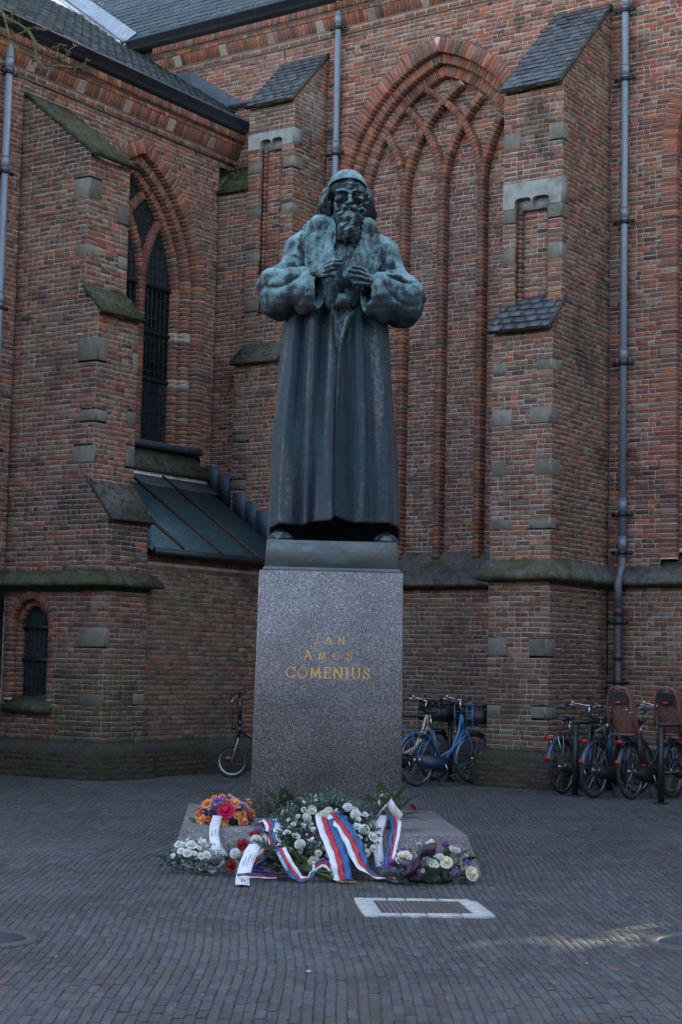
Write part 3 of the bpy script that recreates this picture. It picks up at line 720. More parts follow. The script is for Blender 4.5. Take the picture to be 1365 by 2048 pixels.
def roof(name, P0, eu, ev, wlen, vlen, inside, parent, rows_h=.115, sw=.20):
    """P0: eave start, eu along the eave, ev up the slope; slates in rows"""
    P0 = np.array(P0, float); eu = np.array(eu, float); ev = np.array(ev, float); nn = np.cross(eu, ev); nn /= np.linalg.norm(nn)
    if nn[2] < 0: nn = -nn
    out = []; r = 0; v = -.03
    while v < vlen:
        u = -(.1 if r % 2 else 0)
        while u < wlen:
            if inside(u + sw / 2, v):
                j = random.uniform(-.006, .006); t = random.uniform(.012, .020); tilt = random.uniform(-.003, .003)
                a = P0 + eu * (u + .003) + ev * (v + j) + nn * (t + tilt); b = P0 + eu * (u + sw - .004) + ev * (v + j + random.uniform(-.004, .004)) + nn * (t - tilt)
                c = P0 + eu * (u + sw - .004) + ev * (v + rows_h + .05) + nn * .004; d = P0 + eu * (u + .003) + ev * (v + rows_h + .05) + nn * .004
                # one lower corner clipped, as on the old slates
                a2 = a + ev * .035
                col = np.array((.028, .050, .060)) * random.uniform(.6, 1.35)
                out.append((np.array([a2, a + eu * .05, b, c, d, a2 - nn * .009, a + eu * .05 - nn * .009, b - nn * .009]), col))
            u += sw
        v += rows_h; r += 1
    return out
FSL = [(0, 1, 2, 3, 4), (0, 5, 6, 1), (1, 6, 7, 2)]
SLATES = []
tw = atan2(.66, 1.0)
evw = np.array([-cos(tw), 0, sin(tw)]); zw0 = 10.66; xw0 = .30
# valley with the nave roof
nv = R(52); zn0 = 12.76; yn0 = -.29
evn = np.array([0, cos(nv), sin(nv)])
def wing_in(u, v):
    P = np.array([xw0, -9.2, zw0]) + np.array([0, 1, 0]) * u + evw * v
    if P[2] < zn0: return P[1] < (-.02 if P[0] < .3 else -.55)
    return P[1] < yn0 + (P[2] - zn0) / math.tan(nv) - .12
def nave_in(u, v):
    P = np.array([-7, yn0, zn0]) + np.array([1., 0, 0]) * u + evn * v
    xv = xw0 - (P[2] - zw0) / math.tan(tw)
    return P[0] > xv + .14
SLATES = roof('s', (xw0, -9.2, zw0), (0, 1, 0), evw, 12.5, 6.0, wing_in, None)
SLATES2 = roof('s', (-7, yn0, zn0), (1, 0, 0), evn, 20, 2.6, nave_in, None, rows_h=.14, sw=.24)
# roof decks
mb = MB()
def rp(x, y, z): return (x, y, z)
vtop = 8.5; Lw = vtop
p = lambda x: (x, zw0 + (xw0 - x) * math.tan(tw))
xe = xw0 - (zn0 - zw0) / math.tan(tw)
mb.add([(xw0, -9.2, zw0 - .02), (xw0, -.02, zw0 - .02), (xe, -.02, zn0 - .02), (xe, -9.2, zn0 - .02)], [(0, 1, 2, 3)])
xt = -7.0; zt_ = p(xt)[1]; ytop = yn0 + (zt_ - zn0) / math.tan(nv)
mb.add([(xe, -9.2, zn0 - .02), (xe, yn0, zn0 - .02), (xt, ytop, zt_ - .02), (xt, -9.2, zt_ - .02)], [(0, 1, 2, 3)])
wr = part('wing_roof', mb, m_slate)
ridge = 22.0; yr = yn0 + (ridge - zn0) / math.tan(nv)
mb = MB(); mb.add([(xe, yn0, zn0 - .02), (14.5, yn0, zn0 - .02), (14.5, yr, ridge), (xe - 9, yr, ridge)], [(0, 1, 2, 3)])
# gable end and rear slope close the nave volume
mb.add([(14.5, 0, 0), (14.5, 2 * yr, 0), (14.5, 2 * yr, 12.6), (14.5, yr, ridge), (14.5, 0, 12.7)], [(0, 1, 2, 3, 4)]); mb.add([(14.5, yr, ridge), (-14, yr, ridge), (-14, 2 * yr, 12.6), (14.5, 2 * yr, 12.6)], [(0, 1, 2, 3)])
mb.add([(-14, yr, ridge), (xt, ytop, zt_), (xt, yr, ridge)], [(0, 1, 2)])
mb.add([(xt, -12, zt_), (xt, ytop, zt_), (xt - 4, 6, zt_ - 2), (xt - 4, -12, zt_ - 2)], [(0, 1, 2, 3)])
nr_ = part('nave_roof', mb, m_slate)
# lead valley
mb = MB()
va = np.array([xe, yn0, zn0]); vb = np.array([xt, ytop, zt_]); vd = (vb - va) / np.linalg.norm(vb - va)
nw = np.array([sin(tw), 0, cos(tw)]); nn_ = np.array([0, -sin(nv), cos(nv)])
pw = np.cross(nw, vd); pw = -pw if pw[1] > 0 else pw; pn = np.cross(nn_, vd); pn = -pn if pn[0] < 0 else pn
a_, b_ = va + nw * .04 - vd * .1, vb + nw * .04
mb.add([a_, b_, b_ + pw * .16, a_ + pw * .16], [(0, 1, 2, 3)]); mb.add([a_, b_, b_ + pn * .30 + nn_ * .02, a_ + pn * .30 + nn_ * .02], [(0, 1, 2, 3)])
mb.tube([a_ + pn * .02 + nn_ * .02, b_ + pn * .02 + nn_ * .02], .028, 6); mb.tube([a_ + pw * .16, b_ + pw * .16], .018, 6)
part('lead_valley', mb, mat('valley_lead', (.24, .27, .30), rough=.38, metal=.4, nscale=5, namt=.3, stain=[((.10, .12, .14), 4, .5, .7)]))
# lead upstand where the wing roof meets the nave wall
mb = MB(); n = 10; V = []
for i in range(n + 1):
    x = xw0 - .45 - i * (2.55) / n; z = p(x)[1]; V += [(x, -.035, z - .03), (x, -.035, z + .24), (x, -.005, z + .25), (x, -.22, z + .02)]
mb.add(V, [(4 * i, 4 * i + 4, 4 * i + 5, 4 * i + 1) for i in range(n)] + [(4 * i + 1, 4 * i + 5, 4 * i + 6, 4 * i + 2) for i in range(n)] + [(4 * i + 3, 4 * i + 7, 4 * i + 4, 4 * i) for i in range(n)])
part('lead_flashing', mb, m_lead)
# solid brick body behind the lower wall faces, so no light leaks through
mb = MB(); mb.box(-2.6, 12.6, .55, .7, 0, 12.7); mb.box(-.7, -.55, -12, .6, 0, 10.7); mb.box(-.6, 0, -.49, .5, 0, 10.9); mb.box(-6, -.5, -12.2, -12, 0, 10)
part('inner_wall', mb, m_mortar)
mb = MB(); mb.box(-2.7, 12.6, -.005, .5, 12.1, 12.62); mb.box(-.55, -.015, -9, -.5, 9.98, 10.5); part('wall_head', mb, m_mortar)

# ---- downpipes
def downpipe(x, y, z0, z1, out, colls, low=None, kick=None):
    """out: outward unit (2D)"""
    mb = MB(); r = .052; X = np.array([x, y]); o = np.array(out, float)
    zl = low if low else z0
    pth = [(x, y, z1), (x, y, (kick + .18) if kick else zl)]
    mb.tube(pth, r, 14)
    for z in colls: mb.tube([(x, y, z), (x, y, z + .16)], r + .009, 14); mb.tube([(x, y, z + .15), (x, y, z + .17)], r + .015, 14)
    po = part('downpipe', mb, m_pipe, smooth=False)
    if kick:
        lb = MB(); q = X + o * .13
        lb.tube([(x, y, kick + .22), (x, y, kick + .10), (q[0], q[1], kick - .12), (q[0], q[1], low)], r + .004, 14)
        lb.build('offset_bend', mat('bend_paint', (.09, .10, .12), rough=.45, nscale=5, namt=.3), po)
        cb = MB(); cb.tube([(q[0], q[1], low), (q[0], q[1], 0)], r + .008, 14)
        for z in (low - .06, 1.75): cb.tube([(q[0], q[1], z), (q[0], q[1], z + .10)], r + .018, 14)
        cb.build('iron_pipe', m_pipelow, po)
    d = np.array([-o[1], o[0]])
    for z in list(colls) + ([2.35, 1.5] if kick else []):
        bb = MB(); P = X + (o * .13 if kick and z < 3 else 0)
        bb.tube([(P[0], P[1], z - .09), (P[0], P[1], z - .03)], r + .012, 14)
        for sg in (-1, 1):
            c = P + d * sg * .10; bb.obox((c[0], c[1], z - .06), (d[0], d[1], 0), (o[0], o[1], 0), (0, 0, 1), .055, .010, .028)
            bb.lathe([(.028, -.01), (.028, .01)], (P[0] + d[0] * sg * .15, P[1] + d[1] * sg * .15, z - .06), 8, axis=(o[0], o[1], 0))
        c = P - o * .06; bb.obox((c[0], c[1], z - .06), (d[0], d[1], 0), (o[0], o[1], 0), (0, 0, 1), .012, .07, .012)
        bb.build('pipe_bracket', m_iron, po)
    return po
downpipe(1.82, -.13, 3.2, 12.7, (0, -1), (12.2, 10.05, 7.9, 5.7, 3.6))
downpipe(7.0, -.13, 2.4, 12.7, (0, -1), (11.4, 10.35, 8.2, 6.1, 3.9, 3.35), low=2.45, kick=3.0)
downpipe(.13, -5.86, .0, 10.6, (1, 0), (9.95, 8.5, 6.55, 4.55, 2.9))
# lightning conductor
mb = MB(); mb.tube([(1.70, -.02, 12.6), (1.71, -.02, 10), (1.69, -.02, 7.0), (1.70, -.02, 3.1)], .007, 5); mb.tube([(.60, -.02, 12.9), (.62, -.02, 12.2), (.64, -.02, 11.85)], .006, 5)
part('lightning_wire', mb, m_iron)
# ------------------------------------------------------------------ emit wall parts, stones, slates and bricks
OW = {}
NM = {'nave_wall': 'nave_wall', 'lower_nave_wall': 'lower_wall', 'right_buttress': 'buttress', 'centre_buttress': 'buttress', 'left_buttress': 'buttress', 'corner_pier': 'corner_pier', 'wing_wall': 'wing_wall', 'lean_to_wall': 'lean_to_wall', 'arch_panel': 'arch_panel', 'arch_tracery': 'arch_tracery', 'window_tracery': 'window_tracery', 'arch_panel2': 'arch_panel', 'arch_tracery2': 'arch_tracery'}
for k_, mb in PARTS.items():
    if mb.n: OW[k_] = part(NM[k_], mb, m_mortar)
for (own, F, a, b, z0, z1, dep) in STONES:
    c = np.array((.155, .138, .112)) * random.uniform(.7, 1.3); mb = MB()
    g = .004; o = dep + .003; ch = .004
    V = [F.P(s, z, q) for q, e in ((dep - .03, 0), (o - ch, 0), (o, ch)) for s, z in ((a + g + e, z0 + g + e), (b - g - e, z0 + g + e), (b - g - e, z1 - g - e), (a + g + e, z1 - g - e))]
    mb.add(V, [(0, 1, 5, 4), (1, 2, 6, 5), (2, 3, 7, 6), (3, 0, 4, 7), (4, 5, 9, 8), (5, 6, 10, 9), (6, 7, 11, 10), (7, 4, 8, 11), (8, 9, 10, 11)], c)
    mb.build('stone_block', m_stone, OW[own])
RC = np.array([ux, uy, EZ]).T      # local -> world
def project(Pw):
    d = Pw - np.array([0, 0, EYE]); z = d @ fw
    return 682.5 + FPX * (d @ rt) / z, 1024 - FPX * (d @ up) / z, z
def emit_bricks(BR, frame, origin, limit, ownmap, restname, restparent, m, name, boxes):
    """vectorised: (P,e1,e2,n,w,h,d,ch,col,owner) -> the `limit` largest in view as objects, the rest as one mesh"""
    N = len(BR); P = np.array([b[0] for b in BR]); e1 = np.array([b[1] for b in BR]); e2 = np.array([b[2] for b in BR]); n = np.array([b[3] for b in BR])
    w, h, d, ch = (np.array([b[i] for b in BR])[:, None] for i in (4, 5, 6, 7)); col = np.array([b[8] for b in BR])
    ch = np.minimum(ch, np.minimum(w, h) * .3); V = np.zeros((N, 12, 3)); r = np.random.default_rng(5)
    for k, (i, j) in enumerate(((-1, -1), (1, -1), (1, 1), (-1, 1))):
        V[:, k] = P + e1 * i * w / 2 + e2 * j * h / 2 - n * d
        V[:, 4 + k] = P + e1 * i * (w / 2 + r.normal(0, .0012, (N, 1))) + e2 * j * (h / 2 + r.normal(0, .0016, (N, 1))) - n * ch
        jw = np.abs(r.normal(0, .004, (N, 1))); jh = np.abs(r.normal(0, .003, (N, 1)))
        V[:, 8 + k] = P + e1 * i * (w / 2 - ch - jw) + e2 * j * (h / 2 - ch - jh) + n * r.normal(0, .0012, (N, 1))
    FQ = np.array([(0, 1, 5, 4), (1, 2, 6, 5), (2, 3, 7, 6), (3, 0, 4, 7), (4, 5, 9, 8), (5, 6, 10, 9), (6, 7, 11, 10), (7, 4, 8, 11), (8, 9, 10, 11)])
    # screen size
    Pw = P @ frame.T + origin; px, py, z = project(Pw)
    e1w, e2w = e1 @ frame.T, e2 @ frame.T
    ax, ay, _ = project(Pw + e1w * w / 2); bx_, by_, _ = project(Pw + e2w * h / 2)
    area = np.abs((ax - px) * (by_ - py) - (ay - py) * (bx_ - px)) * 4
    nw = n @ frame.T; vis = (px > 4) & (px < 1361) & (py > 4) & (py < 2044) & (((np.array([0, 0, EYE]) - Pw) * nw).sum(1) > 0)
    for (x0, y0, x1, y1) in boxes: vis &= ~((px > x0) & (px < x1) & (py > y0) & (py < y1))
    area[~vis] = -1; order = np.argsort(-area); top = order[:limit]; rest = np.setdiff1d(np.arange(N), top)
    for i in top:
        me = bpy.data.meshes.new(name); me.from_pydata(V[i].tolist(), [], FQ.tolist()); me.materials.append(m)
        a = me.attributes.new('col', 'FLOAT_COLOR', 'FACE'); a.data.foreach_set('color', np.tile(np.r_[col[i], 1.], 9))
        o = bpy.data.objects.new(name, me); COL.objects.link(o); o.parent = ownmap(BR[i][9])
    me = bpy.data.meshes.new(restname); Vr = V[rest].reshape(-1, 3); nr = len(rest)
    idx = (FQ[None] + (np.arange(nr) * 12)[:, None, None]).reshape(-1).astype(np.int32)
    me.vertices.add(len(Vr)); me.vertices.foreach_set('co', Vr.astype(np.float32).ravel()); me.loops.add(len(idx)); me.loops.foreach_set('vertex_index', idx)
    me.polygons.add(nr * 9); me.polygons.foreach_set('loop_start', np.arange(0, nr * 36, 4, dtype=np.int32)); me.update(calc_edges=True)
    a = me.attributes.new('col', 'FLOAT_COLOR', 'FACE'); c4 = np.ones((nr * 9, 4), np.float32); c4[:, :3] = np.repeat(col[rest], 9, axis=0); a.data.foreach_set('color', c4.ravel())
    me.materials.append(m); o = bpy.data.objects.new(restname, me); COL.objects.link(o); o.parent = restparent; o['kind'] = 'stuff'
    print(restname, N)
emit_bricks(BR, RC, CO, 300, lambda k: OW[k], 'brickwork', church, m_brick, 'brick', [(500, 320, 860, 1800), (420, 1350, 540, 1560), (780, 1360, 970, 1600), (1090, 1340, 1365, 1640), (255, 330, 345, 900), (0, 0, 60, 1150), (1235, 0, 1275, 1400)])
def emit_slates(S, parent, lim):
    cen = np.array([s[0].mean(0) for s in S]) @ RC.T + CO; px, py, z = project(cen); vis = (px > 2) & (px < 1363) & (py > 2)
    sc = np.where(vis, 1 / z, -1); order = np.argsort(-sc); rest = MB()
    for q, i in enumerate(order):
        if q < lim and sc[i] > 0:
            mb = MB(); mb.add(S[i][0], FSL, S[i][1]); mb.build('slate', m_slate, parent)
        else: rest.add(S[i][0], FSL, S[i][1])
    rest.build('slate_field', m_slate, parent, kind='stuff')
emit_slates(SLATES, wr, 130); emit_slates(SLATES2, nr_, 100)

# ------------------------------------------------------------------ ground
mb = MB(); mb.add([(-90, -60, -.03), (90, -60, -.03), (90, 110, -.03), (-90, 110, -.03)], [(0, 1, 2, 3)])
g = mb.build('ground', mat('earth', (.05, .045, .035), rough=.95, nscale=1, namt=.3)); tag(g, kind='structure')
def gz(x, y): return .006 * np.sin(x * 1.1 + .4) * np.cos(y * .7) + .004 * np.sin(x * 2.7 + y * 1.9)
mb = MB(); nx, ny = 44, 64; xs = np.linspace(-9, 9, nx); ys = np.linspace(4.5, 30, ny)
V = [(x, y, gz(x, y) - .0055) for y in ys for x in xs]
mb.add(V, [(j * nx + i, j * nx + i + 1, (j + 1) * nx + i + 1, (j + 1) * nx + i) for j in range(ny - 1) for i in range(nx - 1)])
pv = mb.build('pavement', m_joint, smooth=True); tag(pv, kind='structure')
PB = []
def warp(x, y):
    """the courses bend gently, as hand-laid clinkers do"""
    return x + .09 * sin(y * .35 + .5) + .028 * sin(y * .9 + x * .5) + .012 * sin(y * 2.3 + x * 1.1), y + .04 * sin(x * 1.3)
cols_ = [((.062, .070, .076), .46), ((.072, .080, .085), .20), ((.076, .064, .060), .13), ((.053, .060, .064), .14), ((.088, .070, .062), .06), ((.09, .094, .09), .01)]
cw = np.cumsum([c[1] for c in cols_]); PW, PL = .052, .172
GR = (.13, 1.02, 10.80, 11.58)
skipb = [(.10, 1.04, 10.73, 11.60), (-1.16, 1.0, 13.30, 15.3)]
MAN = [(-1.98, 9.62, .30), (2.19, 10.02, .31)]
nxp = int(9.6 / PW)
for ci in range(-nxp, nxp):
    x0 = ci * PW; y = 6.6 + random.uniform(0, .2)
    ymax = 24.6
    while y < ymax:
        L = PL + random.uniform(-.016, .012); xc, yc = warp(x0, y + L / 2); half = .22 * yc + 1.0
        y += L + .004
        if abs(xc) > half: continue
        if any(a < xc < b and c < yc < d for a, b, c, d in skipb): continue
        if any((xc - mx) ** 2 + (yc - my) ** 2 < mr * mr for mx, my, mr in MAN): continue
        l = np.array([xc, yc, 0]) - CO; X, Y = l @ ux, l @ uy
        if X < -.3 or Y > .2 or (X < 1.7 and Y > -5.3): continue
        x1, y1 = warp(x0, y + .15); dd = np.array([x1 - xc, y1 - yc, 0]); dd /= np.linalg.norm(dd)
        c = np.array(cols_[int(np.searchsorted(cw, random.random() * cw[-1]))][0]) * random.uniform(.78, 1.25)
        nn = np.array([random.gauss(0, .007), random.gauss(0, .007), 1.]); nn /= np.linalg.norm(nn)
        ja = random.gauss(0, .014); dd = np.array([dd[0] + ja, dd[1], 0]); dd /= np.linalg.norm(dd); e1 = np.array([dd[1], -dd[0], 0]); e1 -= nn * (e1 @ nn); e1 /= np.linalg.norm(e1); e2 = np.cross(nn, e1)
        PB.append((np.array([xc + random.gauss(0, .0016), yc, gz(xc, yc) + random.uniform(-.0010, .0014)]), e1, e2, nn, PW - .0045, L - .0035, .012, .0028, c, None))
emit_bricks(PB, np.eye(3), np.zeros(3), 300, lambda k: pv, 'paver_field', pv, m_paver, 'paver', [])
# ------------------------------------------------------------------ monument
TH = R(3.0); MO = (-.072, 14.27, 0)
def patina(name, green=0.0, dk=1.0):
    m = bpy.data.materials.new(name); m.use_nodes = True; n = m.node_tree.nodes; L = m.node_tree.links; b = n['Principled BSDF']
    tc = n.new('ShaderNodeTexCoord'); geo = n.new('ShaderNodeNewGeometry')
    def noise(sc, det, mp=None, ro=.6):
        v = tc.outputs['Object']
        if mp: q = n.new('ShaderNodeMapping'); q.inputs['Scale'].default_value = mp; L.new(v, q.inputs[0]); v = q.outputs[0]
        z = n.new('ShaderNodeTexNoise'); z.inputs['Scale'].default_value = sc; z.inputs['Detail'].default_value = det; z.inputs['Roughness'].default_value = ro; L.new(v, z.inputs['Vector']); return z.outputs[0]
    def mr(src, a, b_, c, d):
        q = n.new('ShaderNodeMapRange'); 
        for i, v in enumerate((a, b_, c, d)): q.inputs[i + 1].default_value = v
        L.new(src, q.inputs[0]); return q.outputs[0]
    def mth(op, a, c):
        q = n.new('ShaderNodeMath'); q.operation = op
        for i, v in enumerate((a, c)):
            if hasattr(v, 'links'): L.new(v, q.inputs[i])
            else: q.inputs[i].default_value = v
        return q.outputs[0]
    def mix(f, a, c):
        q = n.new('ShaderNodeMix'); q.data_type = 'RGBA'; L.new(f, q.inputs['Factor'])
        for k, v in (('A', a), ('B', c)):
            if hasattr(v, 'links'): L.new(v, q.inputs[k])
            else: q.inputs[k].default_value = (*v, 1)
        return q.outputs['Result']
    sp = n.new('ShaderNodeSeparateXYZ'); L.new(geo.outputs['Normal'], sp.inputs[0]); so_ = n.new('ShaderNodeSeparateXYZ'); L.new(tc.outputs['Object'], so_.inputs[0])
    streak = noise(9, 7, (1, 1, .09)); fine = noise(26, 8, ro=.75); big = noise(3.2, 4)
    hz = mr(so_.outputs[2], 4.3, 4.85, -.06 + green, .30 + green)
    up_ = mr(sp.outputs[2], -.55, .55, -.72, .55)          # rain-washed faces go green; top light and underside shade are coloured in too
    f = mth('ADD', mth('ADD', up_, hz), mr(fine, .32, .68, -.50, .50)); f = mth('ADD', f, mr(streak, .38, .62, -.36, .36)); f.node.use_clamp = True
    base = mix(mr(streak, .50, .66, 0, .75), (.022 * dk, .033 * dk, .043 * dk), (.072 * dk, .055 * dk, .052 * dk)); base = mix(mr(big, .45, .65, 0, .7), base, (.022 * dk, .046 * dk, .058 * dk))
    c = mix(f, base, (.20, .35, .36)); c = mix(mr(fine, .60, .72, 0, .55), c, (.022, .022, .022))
    L.new(c, b.inputs['Base Color']); b.inputs['Roughness'].default_value = .52; b.inputs['Metallic'].default_value = .15; b.inputs['Specular IOR Level'].default_value = .45
    bp = n.new('ShaderNodeBump'); bp.inputs['Distance'].default_value = .022; L.new(mth('ADD', fine, mth('MULTIPLY', streak, 1.2)), bp.inputs['Height']); L.new(bp.outputs[0], b.inputs['Normal'])
    return m
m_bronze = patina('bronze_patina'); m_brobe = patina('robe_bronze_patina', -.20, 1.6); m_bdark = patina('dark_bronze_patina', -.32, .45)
m_bronze2 = mat('bronze_block', (.105, .115, .115), rough=.5, metal=.1, nscale=3, namt=.35, bump=.002, bscale=30, stain=[((.10, .23, .24), 5, .52, .72), ((.055, .05, .055), 2.2, .5, .7)], nstretch=(1, 1, 2.2))
def granite(name, dark=1.0):
    m = bpy.data.materials.new(name); m.use_nodes = True; n = m.node_tree.nodes; L = m.node_tree.links; b = n['Principled BSDF']
    tc = n.new('ShaderNodeTexCoord'); v = n.new('ShaderNodeTexVoronoi'); v.inputs['Scale'].default_value = 150; L.new(tc.outputs['Object'], v.inputs['Vector'])
    r = n.new('ShaderNodeValToRGB'); e = r.color_ramp.elements; e[0].position = 0; e[0].color = (.055 * dark, .052 * dark, .055 * dark, 1); e[1].position = 1; e[1].color = (.36 * dark, .33 * dark, .33 * dark, 1)
    for p_, c in ((.35, .105), (.6, .145), (.85, .20)): q = e.new(p_); q.color = (c * dark, c * .95 * dark, c * .97 * dark, 1)
    sp = n.new('ShaderNodeSeparateColor'); L.new(v.outputs['Color'], sp.inputs[0]); L.new(sp.outputs[0], r.inputs[0])
    nz = n.new('ShaderNodeTexNoise'); nz.inputs['Scale'].default_value = 2.2; nz.inputs['Detail'].default_value = 6; L.new(tc.outputs['Object'], nz.inputs['Vector'])
    mr = n.new('ShaderNodeMapRange'); mr.inputs[1].default_value = .3; mr.inputs[2].default_value = .7; mr.inputs[3].default_value = .72; mr.inputs[4].default_value = 1.2; L.new(nz.outputs[0], mr.inputs[0])
    s = n.new('ShaderNodeVectorMath'); s.operation = 'SCALE'; L.new(r.outputs[0], s.inputs[0]); L.new(mr.outputs[0], s.inputs['Scale']); L.new(s.outputs[0], b.inputs['Base Color'])
    b.inputs['Roughness'].default_value = .55; return m
m_granite = granite('granite', 1.35)
m_gold = mat('gilding', (.85, .46, .12), rough=.45, metal=.0, nscale=40, namt=.3)
mon = empty('statue_pedestal', MO, TH); tag(mon, 'tall tapering grey granite pedestal on a low step with gilt lettering', 'pedestal')
def frustum(mb, b0, b1, z0, z1, mi=0, bev=.006):
    """b: (x0,x1,y0,y1) at bottom and top, edges slightly chamfered"""
    def ring(b, z, e): x0, x1, y0, y1 = b; return [(x0 + e, y0, z), (x1 - e, y0, z), (x1, y0 + e, z), (x1, y1 - e, z), (x1 - e, y1, z), (x0 + e, y1, z), (x0, y1 - e, z), (x0, y0 + e, z)]
    V = ring(b0, z0, bev) + ring(b1, z1 - bev, bev) + [(x * 1.0, y, z1) for x, y, z in ring((b1[0] + bev, b1[1] - bev, b1[2] + bev, b1[3] - bev), z1, bev)]
    F = [(i, (i + 1) % 8, (i + 1) % 8 + 8, i + 8) for i in range(8)] + [(8 + i, 8 + (i + 1) % 8, 16 + (i + 1) % 8, 16 + i) for i in range(8)] + [tuple(range(16, 24)), tuple(range(8))[::-1]]
    mb.add(V, F, None, mi)
mb = MB(); frustum(mb, (-.645, .648, 0, 1.05), (-.622, .625, .018, 1.03), .283, 2.405); mb.build('granite_shaft', m_granite, mon)
# step : slightly skew block, sides battered
def toloc(x, y): d = np.array([x - MO[0], y - MO[1]]); return d[0] * cos(TH) + d[1] * sin(TH), -d[0] * sin(TH) + d[1] * cos(TH)
tp = [toloc(-1.217, 13.27), toloc(1.06, 13.17), toloc(.915, 15.39), toloc(-1.363, 15.58)]; bt = [toloc(-1.29, 13.06), toloc(1.16, 12.98), toloc(1.0, 15.55), toloc(-1.45, 15.72)]
mb = MB(); V = [(x, y, -.02) for x, y in bt] + [(x, y, .272) for x, y in tp]; cx_, cy_ = np.mean(tp, 0)
V += [(x + (cx_ - x) * .008, y + (cy_ - y) * .008, .28) for x, y in tp]
mb.add(V, [(0, 1, 5, 4), (1, 2, 6, 5), (2, 3, 7, 6), (3, 0, 4, 7), (4, 5, 9, 8), (5, 6, 10, 9), (6, 7, 11, 10), (7, 4, 8, 11), (8, 9, 10, 11)])
mb.build('granite_step', granite('granite_step', 1.1), mon)
mb = MB(); mb.box(-.66, .66, -.012, 1.06, .2805, .286); mb.build('lead_joint', mat('pale_joint', (.3, .3, .29), rough=.7), mon)
# lettering: strokes (x,y) in letter units, height 1
GL = {'J': ([[(.45, 1), (.45, .15), (.32, 0), (.12, .02), (.05, .10)], [(.25, 1), (.62, 1)]], .7),
 'A': ([[(0, 0), (.38, 1), (.76, 0)], [(.14, .36), (.62, .36)], [(-.07, 0), (.10, 0)], [(.64, 0), (.86, 0)]], .8),
 'N': ([[(.06, 0), (.06, 1), (.72, 0), (.72, 1)], [(-.06, 0), (.16, 0)], [(-.06, 1), (.1, 1)], [(.60, 1), (.84, 1)]], .8),
 'M': ([[(.04, 0), (.14, 1), (.46, .12), (.78, 1), (.90, 0)], [(-.06, 0), (.14, 0)], [(.80, 0), (1.0, 0)], [(.04, 1), (.16, 1)], [(.76, 1), (.88, 1)]], .95),
 'O': ([[(.42 + .42 * cos(t * pi / 8), .5 + .5 * sin(t * pi / 8)) for t in range(17)]], .86),
 'S': ([[(.52, .82), (.40, .98), (.22, 1), (.06, .86), (.08, .68), (.30, .52), (.50, .36), (.54, .16), (.38, 0), (.18, 0), (.02, .16)], [(.53, .96), (.53, .76)], [(.02, .26), (.02, .04)]], .6),
 'C': ([[(.80, .80), (.66, .95), (.44, 1), (.16, .84), (.03, .5), (.16, .16), (.44, 0), (.68, .06), (.82, .2)], [(.80, .96), (.80, .72)]], .86),
 'E': ([[(.12, 0), (.12, 1)], [(0, 1), (.54, 1), (.54, .88)], [(.12, .52), (.44, .52)], [(0, 0), (.56, 0), (.56, .14)]], .62),
 'I': ([[(.12, 0), (.12, 1)], [(0, 1), (.24, 1)], [(0, 0), (.24, 0)]], .28),
 'U': ([[(.08, 1), (.08, .28), (.2, .05), (.4, 0), (.6, .08), (.68, .3), (.68, 1)], [(-.04, 1), (.2, 1)], [(.58, 1), (.80, 1)]], .78),
 'K': ([[(.1, 0), (.1, 1)], [(.6, 1), (.12, .45)], [(.25, .58), (.62, 0)]], .68), 'H': ([[(.1, 0), (.1, 1)], [(.65, 0), (.65, 1)], [(.1, .52), (.65, .52)]], .78),
 'R': ([[(.1, 0), (.1, 1), (.45, 1), (.6, .78), (.45, .52), (.1, .52)], [(.35, .52), (.65, 0)]], .7), 'P': ([[(.1, 0), (.1, 1), (.45, 1), (.6, .76), (.45, .48), (.1, .48)]], .66),
 'B': ([[(.1, 0), (.1, 1), (.42, 1), (.55, .78), (.42, .54), (.1, .54)], [(.42, .54), (.62, .28), (.45, 0), (.1, 0)]], .7), 'L': ([[(.1, 1), (.1, 0), (.55, 0)]], .6),
 'V': ([[(0, 1), (.35, 0), (.7, 1)]], .7), 'T': ([[(0, 1), (.7, 1)], [(.35, 1), (.35, 0)]], .7), '.': ([[(.05, 0), (.12, 0)]], .25), ' ': ([], .35), "'": ([[(.1, 1.1), (.22, 1.3)]], .0), 'D': ([[(.1, 0), (.1, 1), (.4, 1), (.65, .7), (.65, .3), (.4, 0), (.1, 0)]], .75)}
def letter_ribs(ch, wd, fn, mb, col=None, shade=True):
    """each stroke as a ribbon of quads mapped by fn(u,v)->3D"""
    for st in GL[ch][0]:
        for (a, b) in zip(st, st[1:]):
            a, b = np.array(a, float), np.array(b, float); t = b - a; l = np.linalg.norm(t)
            if l < 1e-6: continue
            t /= l; nn = np.array([-t[1], t[0]]); ww = wd * (1.25 if (shade and abs(t[1]) > .5 and t[0] >= -.05) else .62)
            a2, b2 = a - t * ww * .4, b + t * ww * .4
            mb.add([fn(*(a2 + nn * ww / 2)), fn(*(b2 + nn * ww / 2)), fn(*(b2 - nn * ww / 2)), fn(*(a2 - nn * ww / 2))], [(0, 1, 2, 3)], col)
def text_line(txt, xc, zb, h, gap, width):
    tot = sum(GL[c][1] * h for c in txt) + gap * (len(txt) - 1); sc = 1.0
    gap = (width - sum(GL[c][1] * h for c in txt)) / (len(txt) - 1); x = xc - width / 2
    for c in txt:
        mb = MB(); k = .0218 / 2.12
        letter_ribs(c, .125, lambda u, v: (x + u * h, .018 * (zb + v * h - .283) / 2.122 - .0025, zb + v * h), mb)
        mb.build('gilt_letter', m_gold, mon); x += GL[c][1] * h + gap
text_line('JAN', -.005, 1.775, .066, .08, .262); text_line('AMOS', -.008, 1.645, .066, .1, .405); text_line('COMENIUS', -.01, 1.485, .090, .03, .722)

